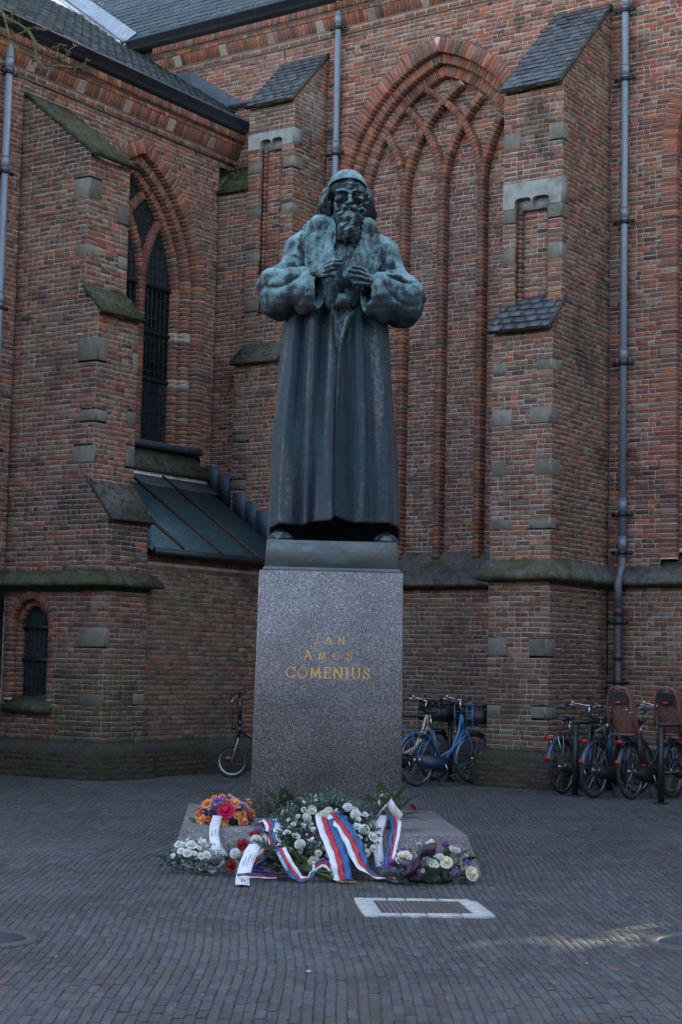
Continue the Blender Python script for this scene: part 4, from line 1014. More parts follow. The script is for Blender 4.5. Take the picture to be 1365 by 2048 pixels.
statue = empty('bronze_statue', (MO[0], MO[1], 0), TH)
tag(statue, 'green patinated bronze statue of a bearded robed man in a skullcap with a fur collar', 'statue')
mb = MB(); frustum(mb, (-.575, .590, .05, 1.0), (-.562, .575, .062, .985), 2.4055, 2.675); frustum(mb, (-.60, .612, .025, 1.02), (-.585, .60, .04, 1.0), 2.4055, 2.44)
mb.build('bronze_block', m_bronze2, statue)

# ---- signed distance sculpting (naive surface nets) -----------------------
class SDF:
    def __init__(s, lo, hi, h):
        s.lo = np.array(lo, np.float32); s.h = h; s.n = np.ceil((np.array(hi) - lo) / h).astype(int) + 1
        s.x = (lo[0] + h * np.arange(s.n[0], dtype=np.float32))[:, None, None]; s.y = (lo[1] + h * np.arange(s.n[1], dtype=np.float32))[None, :, None]; s.z = (lo[2] + h * np.arange(s.n[2], dtype=np.float32))[None, None, :]
        s.d = np.full(tuple(s.n), .3, np.float32)
    def win(s, c0, c1):
        a = np.clip(((np.array(c0) - s.lo) / s.h).astype(int), 0, s.n - 1); b = np.clip(((np.array(c1) - s.lo) / s.h).astype(int) + 2, 1, s.n)
        sl = tuple(slice(int(i), int(j)) for i, j in zip(a, b)); return sl, s.x[sl[0]], s.y[:, sl[1]], s.z[:, :, sl[2]]
    def comb(s, sl, d, k, op):
        D = s.d[sl]
        if op == 'sub': 
            h = np.maximum(k - np.abs(D + d), 0) / k if k else 0; s.d[sl] = np.maximum(D, -d) + (h * h * k * .25 if k else 0)
        else:
            h = np.maximum(k - np.abs(D - d), 0) / k if k else 0; s.d[sl] = np.minimum(D, d) - (h * h * k * .25 if k else 0)
    def ell(s, c, r, k=.02, op='add', pad=.08):
        c = np.array(c, float); r = np.array(r, float); sl, x, y, z = s.win(c - r - pad, c + r + pad)
        q = np.sqrt(((x - c[0]) / r[0]) ** 2 + ((y - c[1]) / r[1]) ** 2 + ((z - c[2]) / r[2]) ** 2); s.comb(sl, (q - 1) * r.min() * (.6 + .4 * (r.max() / r.min()) ** .0), k, op)
    def cap(s, a, b, ra, rb, k=.02, op='add', zs=1.0, ys=1.0, pad=.08):
        a = np.array(a, np.float32); b = np.array(b, np.float32); R_ = max(ra, rb) * max(1, zs) + pad; sl, x, y, z = s.win(np.minimum(a, b) - R_, np.maximum(a, b) + R_)
        ab = b - a; px, py, pz = x - a[0], y - a[1], z - a[2]; t = np.clip((px * ab[0] + py * ab[1] + pz * ab[2]) / (ab @ ab), 0, 1)
        d = np.sqrt((px - t * ab[0]) ** 2 + ((py - t * ab[1]) / ys) ** 2 + ((pz - t * ab[2]) / zs) ** 2) - (ra + (rb - ra) * t); s.comb(sl, d, k, op)
    def path(s, pts, rs, **kw):
        for i in range(len(pts) - 1): s.cap(pts[i], pts[i + 1], rs[i], rs[i + 1], **kw)
    def nets(s):
        d = s.d; ins = d < 0; c = np.zeros(tuple(s.n - 1), np.int8); n = s.n
        for i in (0, 1):
            for j in (0, 1):
                for k in (0, 1): c += ins[i:n[0] - 1 + i, j:n[1] - 1 + j, k:n[2] - 1 + k]
        act = (c > 0) & (c < 8); I = np.argwhere(act); idm = np.full(act.shape, -1, np.int32); idm[act] = np.arange(len(I))
        acc = np.zeros((len(I), 3)); cnt = np.zeros((len(I), 1)); offs = [(i, j, k) for i in (0, 1) for j in (0, 1) for k in (0, 1)]
        for a in offs:
            for ax in range(3):
                if a[ax]: continue
                b = list(a); b[ax] = 1; A = I + a; B = I + b; da = d[tuple(A.T)]; db = d[tuple(B.T)]; m = (da < 0) != (db < 0)
                t = np.where(m, da / np.where(m, da - db, 1), 0); P = A + (B - A) * t[:, None]; acc[m] += P[m]; cnt[m] += 1
        V = acc / cnt * s.h + s.lo; F = []
        for ax in range(3):
            o1, o2 = [(1, 2), (2, 0), (0, 1)][ax]; sa = [slice(1, -1)] * 3; sa[ax] = slice(0, -1); sb = list(sa); sb[ax] = slice(1, None)
            A = ins[tuple(sa)]; 
            lo_ = [slice(1, n[q] - 1) for q in range(3)]; lo_[ax] = slice(0, n[ax] - 1); hi_ = list(lo_); hi_[ax] = slice(1, n[ax])
            A = ins[tuple(lo_)]; B = ins[tuple(hi_)]; off = np.array([1, 1, 1]); off[ax] = 0
            for flip, msk in ((0, A & ~B), (1, ~A & B)):
                E = np.argwhere(msk) + off
                if not len(E): continue
                e1 = np.zeros(3, int); e1[o1] = 1; e2 = np.zeros(3, int); e2[o2] = 1
                q = [idm[tuple((E - a).T)] for a in (e1 + e2, e2, 0 * e1, e1)]
                q = np.stack(q if not flip else q[::-1], 1); F.append(q[(q >= 0).all(1)])
        return V, np.concatenate(F)
    def build(s, name, m, parent, smooth_it=1, extra=None):
        V, F = s.nets()
        if name in ('body', 'hair', 'beard', 'skullcap'):      # bow the head over the hands
            wt = np.clip((V[:, 2] - 5.48) / .16, 0, 1) if name == 'body' else np.ones(len(V)); wt = wt * wt * (3 - 2 * wt)
            V[:, 0] = X0 + (V[:, 0] - X0) * (1 + .06 * wt); an = R(11) * wt; yy, zz = V[:, 1] - .44, V[:, 2] - 5.62
            V[:, 1] = .44 + yy * np.cos(an) - zz * np.sin(an) + .02 * wt; V[:, 2] = 5.62 + zz * np.cos(an) + yy * np.sin(an) + .010 * wt
        for _ in range(smooth_it):
            acc = V.copy(); cn = np.ones(len(V)); e = np.concatenate([F[:, [0, 1]], F[:, [1, 2]], F[:, [2, 3]], F[:, [3, 0]]])
            for i in range(3): acc[:, i] += np.bincount(e[:, 0], V[e[:, 1], i], len(V)) + np.bincount(e[:, 1], V[e[:, 0], i], len(V))
            cn += np.bincount(e.ravel(), minlength=len(V)); V = acc / cn[:, None]
        V = V.astype(np.float32)
        me = bpy.data.meshes.new(name); me.vertices.add(len(V)); me.vertices.foreach_set('co', V.ravel()); me.loops.add(F.size); me.loops.foreach_set('vertex_index', F.astype(np.int32).ravel())
        me.polygons.add(len(F)); me.polygons.foreach_set('loop_start', np.arange(0, F.size, 4, dtype=np.int32)); me.polygons.foreach_set('use_smooth', np.ones(len(F), bool)); me.update(calc_edges=True); me.validate()
        me.materials.append(m); o = bpy.data.objects.new(name, me); COL.objects.link(o); o.parent = parent; return o
_nr = np.random.default_rng(3)
def wob(x, y, z, f, amp, st=(1, 1, 1), oct=3):
    """cheap smooth noise from crossing sines"""
    r = 0
    for o_ in range(oct):
        k = _nr.normal(0, 1, (4, 3)); ph = _nr.uniform(0, 6.28, 4); ff = f * 1.8 ** o_
        for i in range(4): r = r + np.sin((k[i, 0] * st[0] * x + k[i, 1] * st[1] * y + k[i, 2] * st[2] * z) * ff + ph[i]) * (amp / (4 * 1.5 ** o_)) * 1.6
    return r.astype(np.float32)
def polysd(px, pz, poly):
    """signed distance to a 2D polygon, negative inside"""
    d = np.full(np.broadcast(px, pz).shape, 9., np.float32); ins = np.zeros(d.shape, bool); n = len(poly)
    for i in range(n):
        ax, az = poly[i]; bx, bz = poly[(i + 1) % n]; ex, ez = bx - ax, bz - az
        t = np.clip(((px - ax) * ex + (pz - az) * ez) / (ex * ex + ez * ez), 0, 1); d = np.minimum(d, np.hypot(px - ax - t * ex, pz - az - t * ez))
        if az != bz: c = ((az > pz) != (bz > pz)) & (px < (bx - ax) * (pz - az) / (bz - az) + ax); ins ^= c
    return np.where(ins, -d, d)
# robe: torso and bell sleeves
T = SDF((-.80, -.08, 4.55), (.90, .86, 5.72), .0085)
T.ell((.055, .48, 5.02), (.42, .29, .60), .05); T.cap((-.27, .48, 5.37), (.40, .48, 5.35), .155, .155, .08); T.ell((.05, .47, 5.48), (.27, .20, .16), .08)
torso_only = T.d.copy()
T.cap((-.31, .47, 5.34), (-.385, .40, 5.06), .165, .140, .04); T.cap((.43, .47, 5.32), (.50, .40, 5.02), .165, .145, .04)
T.cap((-.51, .32, 4.88), (-.24, .12, 4.885), .180, .110, .03, zs=1.05); T.cap((-.30, .18, 4.88), (-.20, .09, 4.87), .11, .095, .04, zs=1.75); T.cap((-.56, .30, 4.98), (-.30, .16, 5.03), .115, .075, .04)
T.cap((.60, .32, 4.83), (.34, .12, 4.875), .190, .115, .03, zs=1.04); T.cap((.40, .18, 4.85), (.30, .09, 4.86), .115, .098, .04, zs=1.85); T.cap((.66, .30, 4.93), (.40, .16, 4.99), .118, .08, .04)
T.cap((-.60, .27, 4.98), (-.675, .28, 4.955), .08, .048, .03); T.cap((.70, .27, 4.93), (.765, .28, 4.895), .08, .048, .03)
T.cap((-.47, .34, 4.78), (-.55, .32, 4.80), .11, .11, .05); T.cap((.58, .34, 4.76), (.65, .32, 4.78), .12, .12, .05)
T.cap((-.43, .34, 5.15), (-.60, .28, 5.02), .085, .080, .06); T.cap((.54, .34, 5.12), (.70, .28, 4.97), .09, .085, .06)
rid = [[(-.25, .085, 5.085), (-.42, .125, 5.085), (-.60, .22, 5.04), (-.67, .27, 4.99)], [(-.26, .07, 5.04), (-.42, .11, 5.01), (-.56, .17, 4.94), (-.66, .23, 4.86)], [(-.27, .065, 5.0), (-.38, .09, 4.95), (-.48, .13, 4.86), (-.55, .18, 4.77)], [(-.35, .29, 5.42), (-.37, .26, 5.25), (-.35, .22, 5.12)],
       [(.37, .085, 5.05), (.52, .125, 5.05), (.68, .22, 5.0), (.75, .27, 4.93)], [(.37, .07, 5.0), (.52, .11, 4.97), (.66, .17, 4.90), (.75, .23, 4.82)], [(.37, .065, 4.96), (.48, .09, 4.91), (.58, .13, 4.82), (.66, .18, 4.73)], [(.46, .29, 5.38), (.48, .26, 5.22), (.46, .22, 5.08)]]
for k_, rr_ in enumerate(rid): T.path([(q[0], q[1] + .020, q[2]) for q in rr_], [.014, .015, .012, .005][:len(rr_)], k=.06)
for sg_, cx_w, cz_w in ((-1, -.20, 5.13), (1, .31, 5.09)):      # creases fanning out from the wrist over each sleeve
    ax_ = (T.x - cx_w) * sg_; az_ = T.z - cz_w; rr_ = np.sqrt(ax_ ** 2 + az_ ** 2) + 1e-4; ph_ = np.arctan2(az_, ax_)
    cr_ = .42 - np.abs(np.sin(ph_ * 5.2 + 1.1 * np.sin(rr_ * 7) + .6 * sg_)); cr_ = np.where(cr_ > 0, cr_, cr_ * .35)
    mk_ = np.clip((ax_ - .06) * 9, 0, 1) * np.clip((.56 - rr_) * 6, 0, 1) * np.clip((T.z - 4.66) * 9, 0, 1) * np.clip((5.30 - T.z) * 8, 0, 1) * np.clip((.34 - T.y) * 8, 0, 1)
    T.d += (.030 * cr_ * mk_).astype(np.float32)
    mk2 = np.clip((T.z - 5.10) * 8, 0, 1) * np.clip((ax_ - .08) * 9, 0, 1) * np.clip((.45 - T.y) * 6, 0, 1); cr2 = .35 - np.abs(np.sin((T.x * 17 + T.z * 3.0 * sg_) + .5)); T.d += (.020 * np.where(cr2 > 0, cr2, cr2 * .3) * mk2).astype(np.float32)
# open cuffs
T.cap((-.16, .055, 4.87), (-.26, .16, 4.89), .062, .05, .012, 'sub', zs=2.25); T.cap((.255, .055, 4.86), (.35, .16, 4.88), .064, .05, .012, 'sub', zs=2.35)
T.d += wob(T.x, T.y, T.z, 13, .007, (1, 1, .6)) 
# neck opening / inner coat
T.ell((.10, .20, 5.40), (.095, .10, .30), .02, 'sub')
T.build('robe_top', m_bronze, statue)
# fur collar
T.d = torso_only
left = [(-.22, 5.68), (-.31, 5.56), (-.345, 5.40), (-.325, 5.24), (-.29, 5.10), (-.20, 4.95), (-.12, 4.80), (-.07, 4.73), (.05, 4.735), (.035, 4.86), (.02, 5.02), (-.015, 5.30), (-.01, 5.43), (-.02, 5.68)]
right = [(.32, 5.68), (.39, 5.48), (.42, 5.34), (.41, 5.18), (.36, 5.08), (.28, 4.96), (.21, 4.80), (.15, 4.745), (.085, 4.80), (.055, 4.93), (.06, 5.07), (.115, 5.23), (.20, 5.44), (.21, 5.68)]
p2 = np.minimum(polysd(T.x[:, :, 0], T.z[0], left), polysd(T.x[:, :, 0], T.z[0], right))[:, None, :]
fr = np.abs(((T.x * 1.0 + .22 * np.sin(T.z * 9)) * 55) % 2 - 1) * .004 + wob(T.x, T.y, T.z, 40, .0055, (1.6, 1, .35))
dd_ = np.maximum(T.d - .040, p2 + .004 * np.sin(T.z * 70) + .01) + fr
dd_ = np.maximum(dd_, T.y - .62); T.d = np.maximum(dd_, 5.0 * (T.z - 5.66) * .2)
T.cap((-.17, .30, 5.56), (-.13, .62, 5.58), .075, .08, .05); T.cap((-.13, .62, 5.58), (.25, .62, 5.57), .08, .08, .05); T.cap((.25, .62, 5.57), (.27, .30, 5.55), .08, .075, .05)
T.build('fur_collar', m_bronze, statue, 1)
vee = [(-.04, 5.60), (.24, 5.60), (.15, 5.30), (.085, 5.10), (.075, 4.90), (.17, 4.74), (-.10, 4.74), (.0, 4.95), (.01, 5.25)]
T.d = np.maximum(torso_only - .012, polysd(T.x[:, :, 0], T.z[0], vee)[:, None, :] - .02); T.d = np.maximum(T.d, T.y - .4)
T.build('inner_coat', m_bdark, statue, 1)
# inner coat with pleated jabot
mb = MB()
for (cx, cz, w0, w1, h_, n_) in ((.075, 5.00, .03, .075, .15, 7), (.045, 4.80, .05, .11, .14, 9)):
    for i in range(n_):
        a = (i / (n_ - 1) - .5); mb.tube([(cx + a * w0, .10, cz + h_ / 2), (cx + a * (w0 + w1) / 2, .07 - .01 * (i % 2), cz), (cx + a * w1 * 1.4, .075 - .012 * (i % 2), cz - h_ / 2 - .012 * (i % 3))], (.012, .014, .011), 6)
mb.build('pleated_jabot', m_bdark, statue, smooth=True)
# skirt of the robe
NU = 260; NZ = 90
hemF = [(-1, 0), (-.9, -.01), (-.79, .046), (-.68, .012), (-.57, -.060), (-.47, .012), (-.42, .018), (-.375, -.030), (-.30, .026), (-.18, .046), (-.07, .050), (-.045, .042), (-.03, -.015), (.08, -.042), (.20, -.035), (.28, .0), (.37, .040), (.46, .018), (.56, -.022), (.65, .01), (.76, .042), (.9, .01), (1, 0)]
wstF = [(-1, 0), (-.87, .02), (-.77, .022), (-.69, -.055), (-.62, -.02), (-.5, .022), (-.40, .012), (-.29, -.048), (-.21, -.02), (-.11, .034), (-.06, .02), (-.02, .035), (.01, -.012), (.14, -.035), (.24, -.02), (.34, .016), (.46, .01), (.58, -.028), (.68, -.01), (.82, .024), (1, 0)]
hemZ = [(-1, 2.80), (-.85, 2.825), (-.5, 2.808), (-.38, 2.835), (-.07, 2.846), (-.03, 2.90), (.12, 2.875), (.3, 2.838), (.7, 2.85), (1, 2.83)]
zz_ = lambda tb, u: np.interp(u, [p_[0] for p_ in tb], [p_[1] for p_ in tb])
halfx = [(2.8, .590), (3.15, .575), (3.6, .553), (4.0, .517), (4.4, .489), (4.68, .475), (5.0, .40)]; cxs = [(2.8, .032), (3.6, .022), (4.68, .014), (5.0, .03)]
halfy = [(2.8, .44), (3.6, .38), (4.4, .31), (4.7, .285), (5.0, .25)]
V = []; rows = []
ks = np.linspace(0, 1, NZ + 1); ph = np.linspace(0, 2 * pi, NU, endpoint=False)
U = np.sign(np.sin(ph)) * np.abs(np.sin(ph)) ** .92; front = -np.cos(ph)        # u=x/a ; front>0 towards the viewer
uu = np.linspace(-1.2, 1.2, 481)
def smoothtab(tb): a = zz_(tb, uu); kk = np.hanning(7); kk /= kk.sum(); return np.convolve(np.pad(a, 3, mode='edge'), kk, 'valid')
hF, wF = smoothtab(hemF), smoothtab(wstF)
fz = np.where(np.cos(ph) > 0, 1.0, 0.0)   # front side: y = cy - b*|cos|
for k in ks:
    zb = zz_(hemZ, U) * fz + 2.71 * (1 - fz); z = zb + (5.0 - zb) * k; zm = 2.83 + 2.17 * k
    a = np.interp(zm, *zip(*halfx)); b = np.interp(zm, *zip(*halfy)); c = np.interp(zm, *zip(*cxs)); t = min(max((zm - 2.85) / 1.8, 0), 1); t = t ** .8
    D = np.interp(U, uu, hF) * (1 - t) + np.interp(U, uu, wF) * t; D = D * (1.8 + .5 * math.exp(-((zm - 3.5) / .9) ** 2))
    Db = .028 * np.sin(ph * 13 + 2 * zm) * (1 - .5 * t)
    D = np.where(np.cos(ph) > -.1, D * np.clip(np.cos(ph) * 3 + .3, 0, 1), 0) + np.where(np.cos(ph) <= .2, Db, 0)
    D = D + .004 * np.sin(U * 31 + zm * 1.7) * np.clip(np.cos(ph), 0, 1) + .003 * np.sin(U * 53 - zm * 2.3)
    cy = .50; nx_, ny_ = U * .55, -np.cos(ph)
    yy = cy - np.cos(ph) * b * np.abs(np.cos(ph)) ** -.12 
    x = c + U * a + nx_ * D; y = yy + ny_ * D; rows.append(np.stack([x, y, z], 1))
r0_ = rows[0]; cen_ = np.array([.03, .5, 0])
inner = [cen_ * [1, 1, 0] + (r0_ - cen_) * [.965, .955, 1] + [0, 0, .0], cen_ * [1, 1, 0] + (r0_ - cen_) * [.93, .90, 1] + [0, 0, .06], cen_ * [1, 1, 0] + (r0_ - cen_) * [.85, .8, 1] + [0, 0, .5], cen_ * [1, 1, 0] + (r0_ - cen_) * [.02, .02, 1] + [0, 0, .7]]
allr = inner[::-1] + rows; V = np.concatenate(allr); nr2 = len(allr)
F = [(i * NU + k, i * NU + (k + 1) % NU, (i + 1) * NU + (k + 1) % NU, (i + 1) * NU + k) for i in range(nr2 - 1) for k in range(NU)]
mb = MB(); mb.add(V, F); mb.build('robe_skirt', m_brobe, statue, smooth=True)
# lapel edge running down the front opening
mb = MB(); pth = [(.115, .13, 4.70), (.075, .115, 4.60), (.042, .095, 4.45), (.03, .085, 4.2), (.022, .075, 3.8), (.010, .065, 3.3), (0, .045, 2.95)]
mb.tube(pth, (.012, .018, .015, .012, .011, .011, .011), 8)
V = [(-.03, .13, 4.74), (.16, .145, 4.74), (.13, .125, 4.66), (.075, .105, 4.52), (.040, .090, 4.36), (.005, .092, 4.40), (-.012, .10, 4.56)]
mb.add(V, [(0, 6, 5, 4, 3, 2, 1)]); mb.build('robe_lapel', m_bronze, statue, smooth=False)
# body: head with face, neck, arms and hands in one skin
H = SDF((-.36, -.12, 4.84), (.50, .72, 6.14), .0062)
X0 = .098
H.ell((.088, .43, 5.885), (.158, .19, .185), .02); H.ell((X0 - .002, .345, 5.765), (.122, .135, .165), .05)
H.cap((.09, .43, 5.72), (.07, .48, 5.40), .115, .15, .05); H.ell((.06, .48, 5.12), (.30, .2, .26), .05)
H.cap((-.2, .48, 5.3), (-.3, .35, 4.96), .08, .07, .03); H.cap((-.3, .35, 4.96), (-.19, .07, 5.03), .06, .042, .03); H.cap((.32, .48, 5.3), (.42, .35, 4.92), .08, .07, .03); H.cap((.42, .35, 4.92), (.31, .07, 4.97), .06, .042, .03)
for sg in (-1, 1):
    H.ell((X0 + sg * .080, .250, 5.790), (.042, .040, .034), .03); H.cap((X0 + sg * .012, .203, 5.853), (X0 + sg * .055, .190, 5.868), .019, .023, .015); H.cap((X0 + sg * .055, .190, 5.868), (X0 + sg * .108, .232, 5.868), .021, .016, .015)
    H.ell((X0 + sg * .053, .182, 5.830), (.037, .042, .027), .012, 'sub'); H.ell((X0 + sg * .085, .205, 5.735), (.030, .038, .050), .03, 'sub')
    H.ell((X0 + sg * .053, .228, 5.830), (.023, .024, .018), .004); H.cap((X0 + sg * .030, .205, 5.842), (X0 + sg * .078, .212, 5.842), .008, .008, .006); H.cap((X0 + sg * .032, .206, 5.816), (X0 + sg * .075, .214, 5.812), .007, .007, .008)
    H.ell((X0 + sg * .022, .170, 5.755), (.017, .022, .015), .012); H.ell((X0 + sg * .012, .150, 5.742), (.007, .008, .008), .004, 'sub')
    H.ell((X0 + sg * .155, .42, 5.80), (.018, .03, .045), .02)
H.cap((X0, .208, 5.850), (X0 + .004, .142, 5.765), .014, .022, .016); H.ell((X0, .19, 5.69), (.05, .035, .02), .02)
for i, z_ in enumerate((5.905, 5.925, 5.945)): H.cap((X0 - .07, .235 + .003 * i, z_ - .008), (X0 + .07, .235 + .003 * i, z_ - .008), .010, .010, .012)
hands = [((-.20, .07, 5.035), [[(-.118, .005, 5.100), (-.05, -.022, 5.128), (.018, -.005, 5.146)], [(-.112, -.008, 5.072), (-.048, -.034, 5.098), (.010, -.012, 5.110)], [(-.115, -.012, 5.036), (-.06, -.034, 5.058), (-.010, -.010, 5.072)], [(-.128, -.004, 5.000), (-.085, -.020, 5.006), (-.036, -.002, 5.012)]], [(-.165, .045, 5.07), (-.09, .065, 5.12), (-.02, .05, 5.125)]),
         ((.325, .07, 4.965), [[(.250, .005, 5.046), (.192, -.022, 5.078), (.134, -.005, 5.090)], [(.252, -.008, 5.014), (.180, -.034, 5.040), (.103, -.012, 5.052)], [(.262, -.012, 4.976), (.190, -.034, 4.992), (.120, -.010, 5.004)], [(.268, -.004, 4.938), (.212, -.020, 4.938), (.152, -.002, 4.946)]], [(.29, .045, 5.01), (.21, .065, 5.06), (.15, .05, 5.065)])]
for wr_, fg, thm in hands:
    kn = np.array([f[0] for f in fg])
    for k_ in kn: H.cap(wr_, k_, .034, .024, .014)
    for f in fg:
        H.cap(f[0], f[1], .0225, .0200, .004); H.cap(f[1], f[2], .0200, .0175, .004); H.ell(f[0], (.021, .019, .019), .008); H.ell(f[1], (.019, .0185, .0185), .006)
    H.cap(thm[0], thm[1], .024, .020, .008); H.cap(thm[1], thm[2], .020, .016, .004)
sl, x_, y_, z_ = H.win((-.1, .1, 5.6), (.35, .4, 5.98)); H.d[sl] += wob(x_, y_, z_, 60, .0032)
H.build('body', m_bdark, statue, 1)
# skullcap, hair, beard
def sub_sdf(lo, hi, h, fn, name, it=1):
    S = SDF(lo, hi, h); fn(S); return S.build(name, m_bronze if name == 'skullcap' else m_bdark, statue, it)
def f_cap(S):
    S.ell((.088, .435, 5.885), (.174, .206, .199), .01); edge = 5.985 - 1.9 * (S.x - .088) ** 2 - .30 * np.maximum(S.y - .30, 0)
    S.d = np.maximum(S.d, edge - S.z); S.d += .0025 * np.cos((S.x - .088) * 60) * 0
    S.path([(.088 + .165 * sin(t), .435 - .196 * cos(t) , 5.992 - 1.9 * (.165 * sin(t)) ** 2 - .30 * max(.435 - .196 * cos(t) - .30, 0)) for t in np.linspace(-2.2, 2.2, 15)], [.010] * 15, k=.008)
sub_sdf((-.12, .2, 5.75), (.30, .68, 6.12), .0065, f_cap, 'skullcap')
def f_hair(S):
    for sg, bx in ((-1, -.065), (1, .248)):
        S.cap((bx + sg * -.01, .38, 5.885), (bx + sg * .028, .36, 5.735), .035, .062, .03); S.cap((bx + sg * .0, .50, 5.86), (bx + sg * .02, .48, 5.70), .06, .08, .04)
        for i in range(5): S.cap((bx + sg * .005, .30 + .03 * i, 5.87 - .004 * i), (bx + sg * (.052 + .010 * sin(i * 2)), .295 + .045 * i, 5.745 - .018 * (i % 3)), .012, .024, .010)
        for i in range(4): S.cap((bx + sg * (.005 + .012 * i), .285 + .01 * i, 5.76), (bx + sg * (.012 * i - .005), .30, 5.655 + .01 * i), .018, .014, .010)
    S.cap((-.02, .56, 5.80), (.20, .56, 5.80), .09, .09, .05); S.cap((-.0, .58, 5.70), (.18, .58, 5.70), .09, .09, .05)
    S.d += wob(S.x, S.y, S.z, 60, .008, (1.2, 1.2, .35))
sub_sdf((-.20, .2, 5.56), (.38, .72, 5.96), .0065, f_hair, 'hair')
def f_beard(S):
    S.ell((X0, .235, 5.62), (.122, .105, .110), .03); S.cap((X0, .20, 5.60), (X0 - .004, .165, 5.490), .098, .092, .04); S.ell((X0, .25, 5.70), (.118, .09, .05), .03)
    for sg in (-1, 1):
        S.path([(X0 + sg * .006, .148, 5.722), (X0 + sg * .040, .150, 5.712), (X0 + sg * .066, .160, 5.668), (X0 + sg * .078, .160, 5.60)], (.014, .019, .015, .008), k=.012)
        S.cap((X0 + sg * .100, .27, 5.76), (X0 + sg * .090, .20, 5.62), .024, .030, .02)
        S.ell((X0 + sg * .060, .135, 5.450), (.042, .038, .030), .02); S.ell((X0 + sg * .022, .135, 5.425), (.034, .03, .024), .015)
        for i in range(5): S.cap((X0 + sg * .015 * (i + .3), .135 + .004 * i, 5.65 - .012 * i), (X0 + sg * .021 * (i + .4), .082 + .010 * i, 5.455 + .012 * i), .008, .013, .010)
    S.ell((X0, .138, 5.690), (.034, .012, .009), .008, 'sub')
    S.d += wob(S.x, S.y, S.z, 60, .010, (1.2, 1, .5))
sub_sdf((-.08, .05, 5.34), (.28, .40, 5.80), .0062, f_beard, 'beard')
mb = MB()
for sx_, d_ in ((-.42, -.02), (.46, .03)):
    Vv = []; prof = [(.0, .0, .02), (.035, .08, .045), (.07, .10, .065), (.20, .105, .09), (.36, .09, .12)]
    for (yy, wx, hh) in prof:
        for k in range(10): a = pi * k / 9; Vv.append((sx_ + d_ + (wx + .004) * cos(a), .07 + yy, 2.676 + hh * sin(a) ** .8))
    mb.add(Vv, [(i * 10 + k, i * 10 + k + 1, (i + 1) * 10 + k + 1, (i + 1) * 10 + k) for i in range(4) for k in range(9)])
    mb.build('shoe', m_bdark, statue, smooth=True); mb = MB()
# ------------------------------------------------------------------ drain with white border, inspection covers
tG_ = empty('drain_cover', (.15, 10.75, 0)); tag(tG_, 'brown slatted cover framed by pale stone blocks in the paving before the pedestal', 'drain cover')
cA_, cB_, cC_, cD_ = np.array([.055, 0.]), np.array([.908, .096]), np.array([.828, .828]), np.array([-.004, .783])   # BL, BR, TR, TL relative
def q2(u, v): return (cA_ * (1 - u) + cB_ * u) * (1 - v) + (cD_ * (1 - u) + cC_ * u) * v
def slab(mb, u0, u1, v0, v1, z, col=None, ch=.004, th=.03):
    P = [q2(u0, v0), q2(u1, v0), q2(u1, v1), q2(u0, v1)]; c = np.mean(P, 0); V = [(*p, z - th) for p in P] + [(*p, z - ch) for p in P] + [(*(p + (c - p) / np.linalg.norm(c - p) * ch * 1.4), z) for p in P]
    mb.add(V, [(i, (i + 1) % 4, (i + 1) % 4 + 4, i + 4) for i in range(4)] + [(i + 4, (i + 1) % 4 + 4, (i + 1) % 4 + 8, i + 8) for i in range(4)] + [(8, 9, 10, 11)], col)
m_white = mat('pale_border_stone', (.42, .42, .41), rough=.8, nscale=18, namt=.18, bump=.002, bscale=60, stain=[((.22, .22, .20), 5, .58, .72)])
g_ = .004
for (a, b) in ((.0, .285), (.289, .48), (.484, .745), (.749, 1)): mb = MB(); slab(mb, a + g_, b - g_, .0, .12, .012); mb.build('border_stone', m_white, tG_)
for (a, b) in ((.0, .27), (.274, .42), (.424, .69), (.694, .96)): mb = MB(); slab(mb, a + g_, b - g_, .89, 1, .012); mb.build('border_stone', m_white, tG_)
for (u0, u1) in ((0, .145), (.855, 1)):
    for (a, b) in ((.125, .37), (.375, .63), (.635, .885)): mb = MB(); slab(mb, u0, u1, a, b, .012); mb.build('border_stone', m_white, tG_)
m_slat = mat('rusty_grate', (.075, .055, .055), rough=.75, nscale=14, namt=.35, bump=.002, bscale=70)
nS = 17
for i in range(nS): mb = MB(); u0 = .152 + .696 * i / nS; slab(mb, u0 + .003, u0 + .696 / nS - .008, .13, .88, .008 + random.uniform(-.001, .001)); mb.build('slat', m_slat, tG_)
mb = MB(); slab(mb, .148, .852, .125, .885, .003, th=.02); mb.build('grate_bed', mat('grate_gap', (.30, .30, .28), rough=.8), tG_)
for (mx, my, mr_), lab in zip(MAN, ('grey round inspection cover cut by the left edge of the picture', 'round cast iron cover in a grey ring cut by the right edge of the picture')):
    t = empty('inspection_cover', (mx, my, 0)); tag(t, lab, 'manhole cover')
    mb = MB(); mb.lathe([(mr_ + .03, -.03), (mr_ + .03, .004), (mr_ * .80, .006), (mr_ * .78, .0), (mr_ * .78, -.03)], (0, 0, 0), 40); mb.build('cover_ring', mat('cast_ring', (.055, .058, .06), rough=.6, nscale=12, namt=.3), t)
    mb = MB(); mb.lathe([(mr_ * .76, -.03), (mr_ * .76, .002), (0, .003)], (0, 0, 0), 36)
    for k in range(-5, 6):
        hh = sqrt(max(.0, (mr_ * .66) ** 2 - (k * .035) ** 2)); mb.box(-hh, hh, k * .035 - .008, k * .035 + .008, .002, .006)
    mb.build('cover_plate', mat('cast_plate', (.065, .085, .095), rough=.45, nscale=10, namt=.3, metal=.3), t)
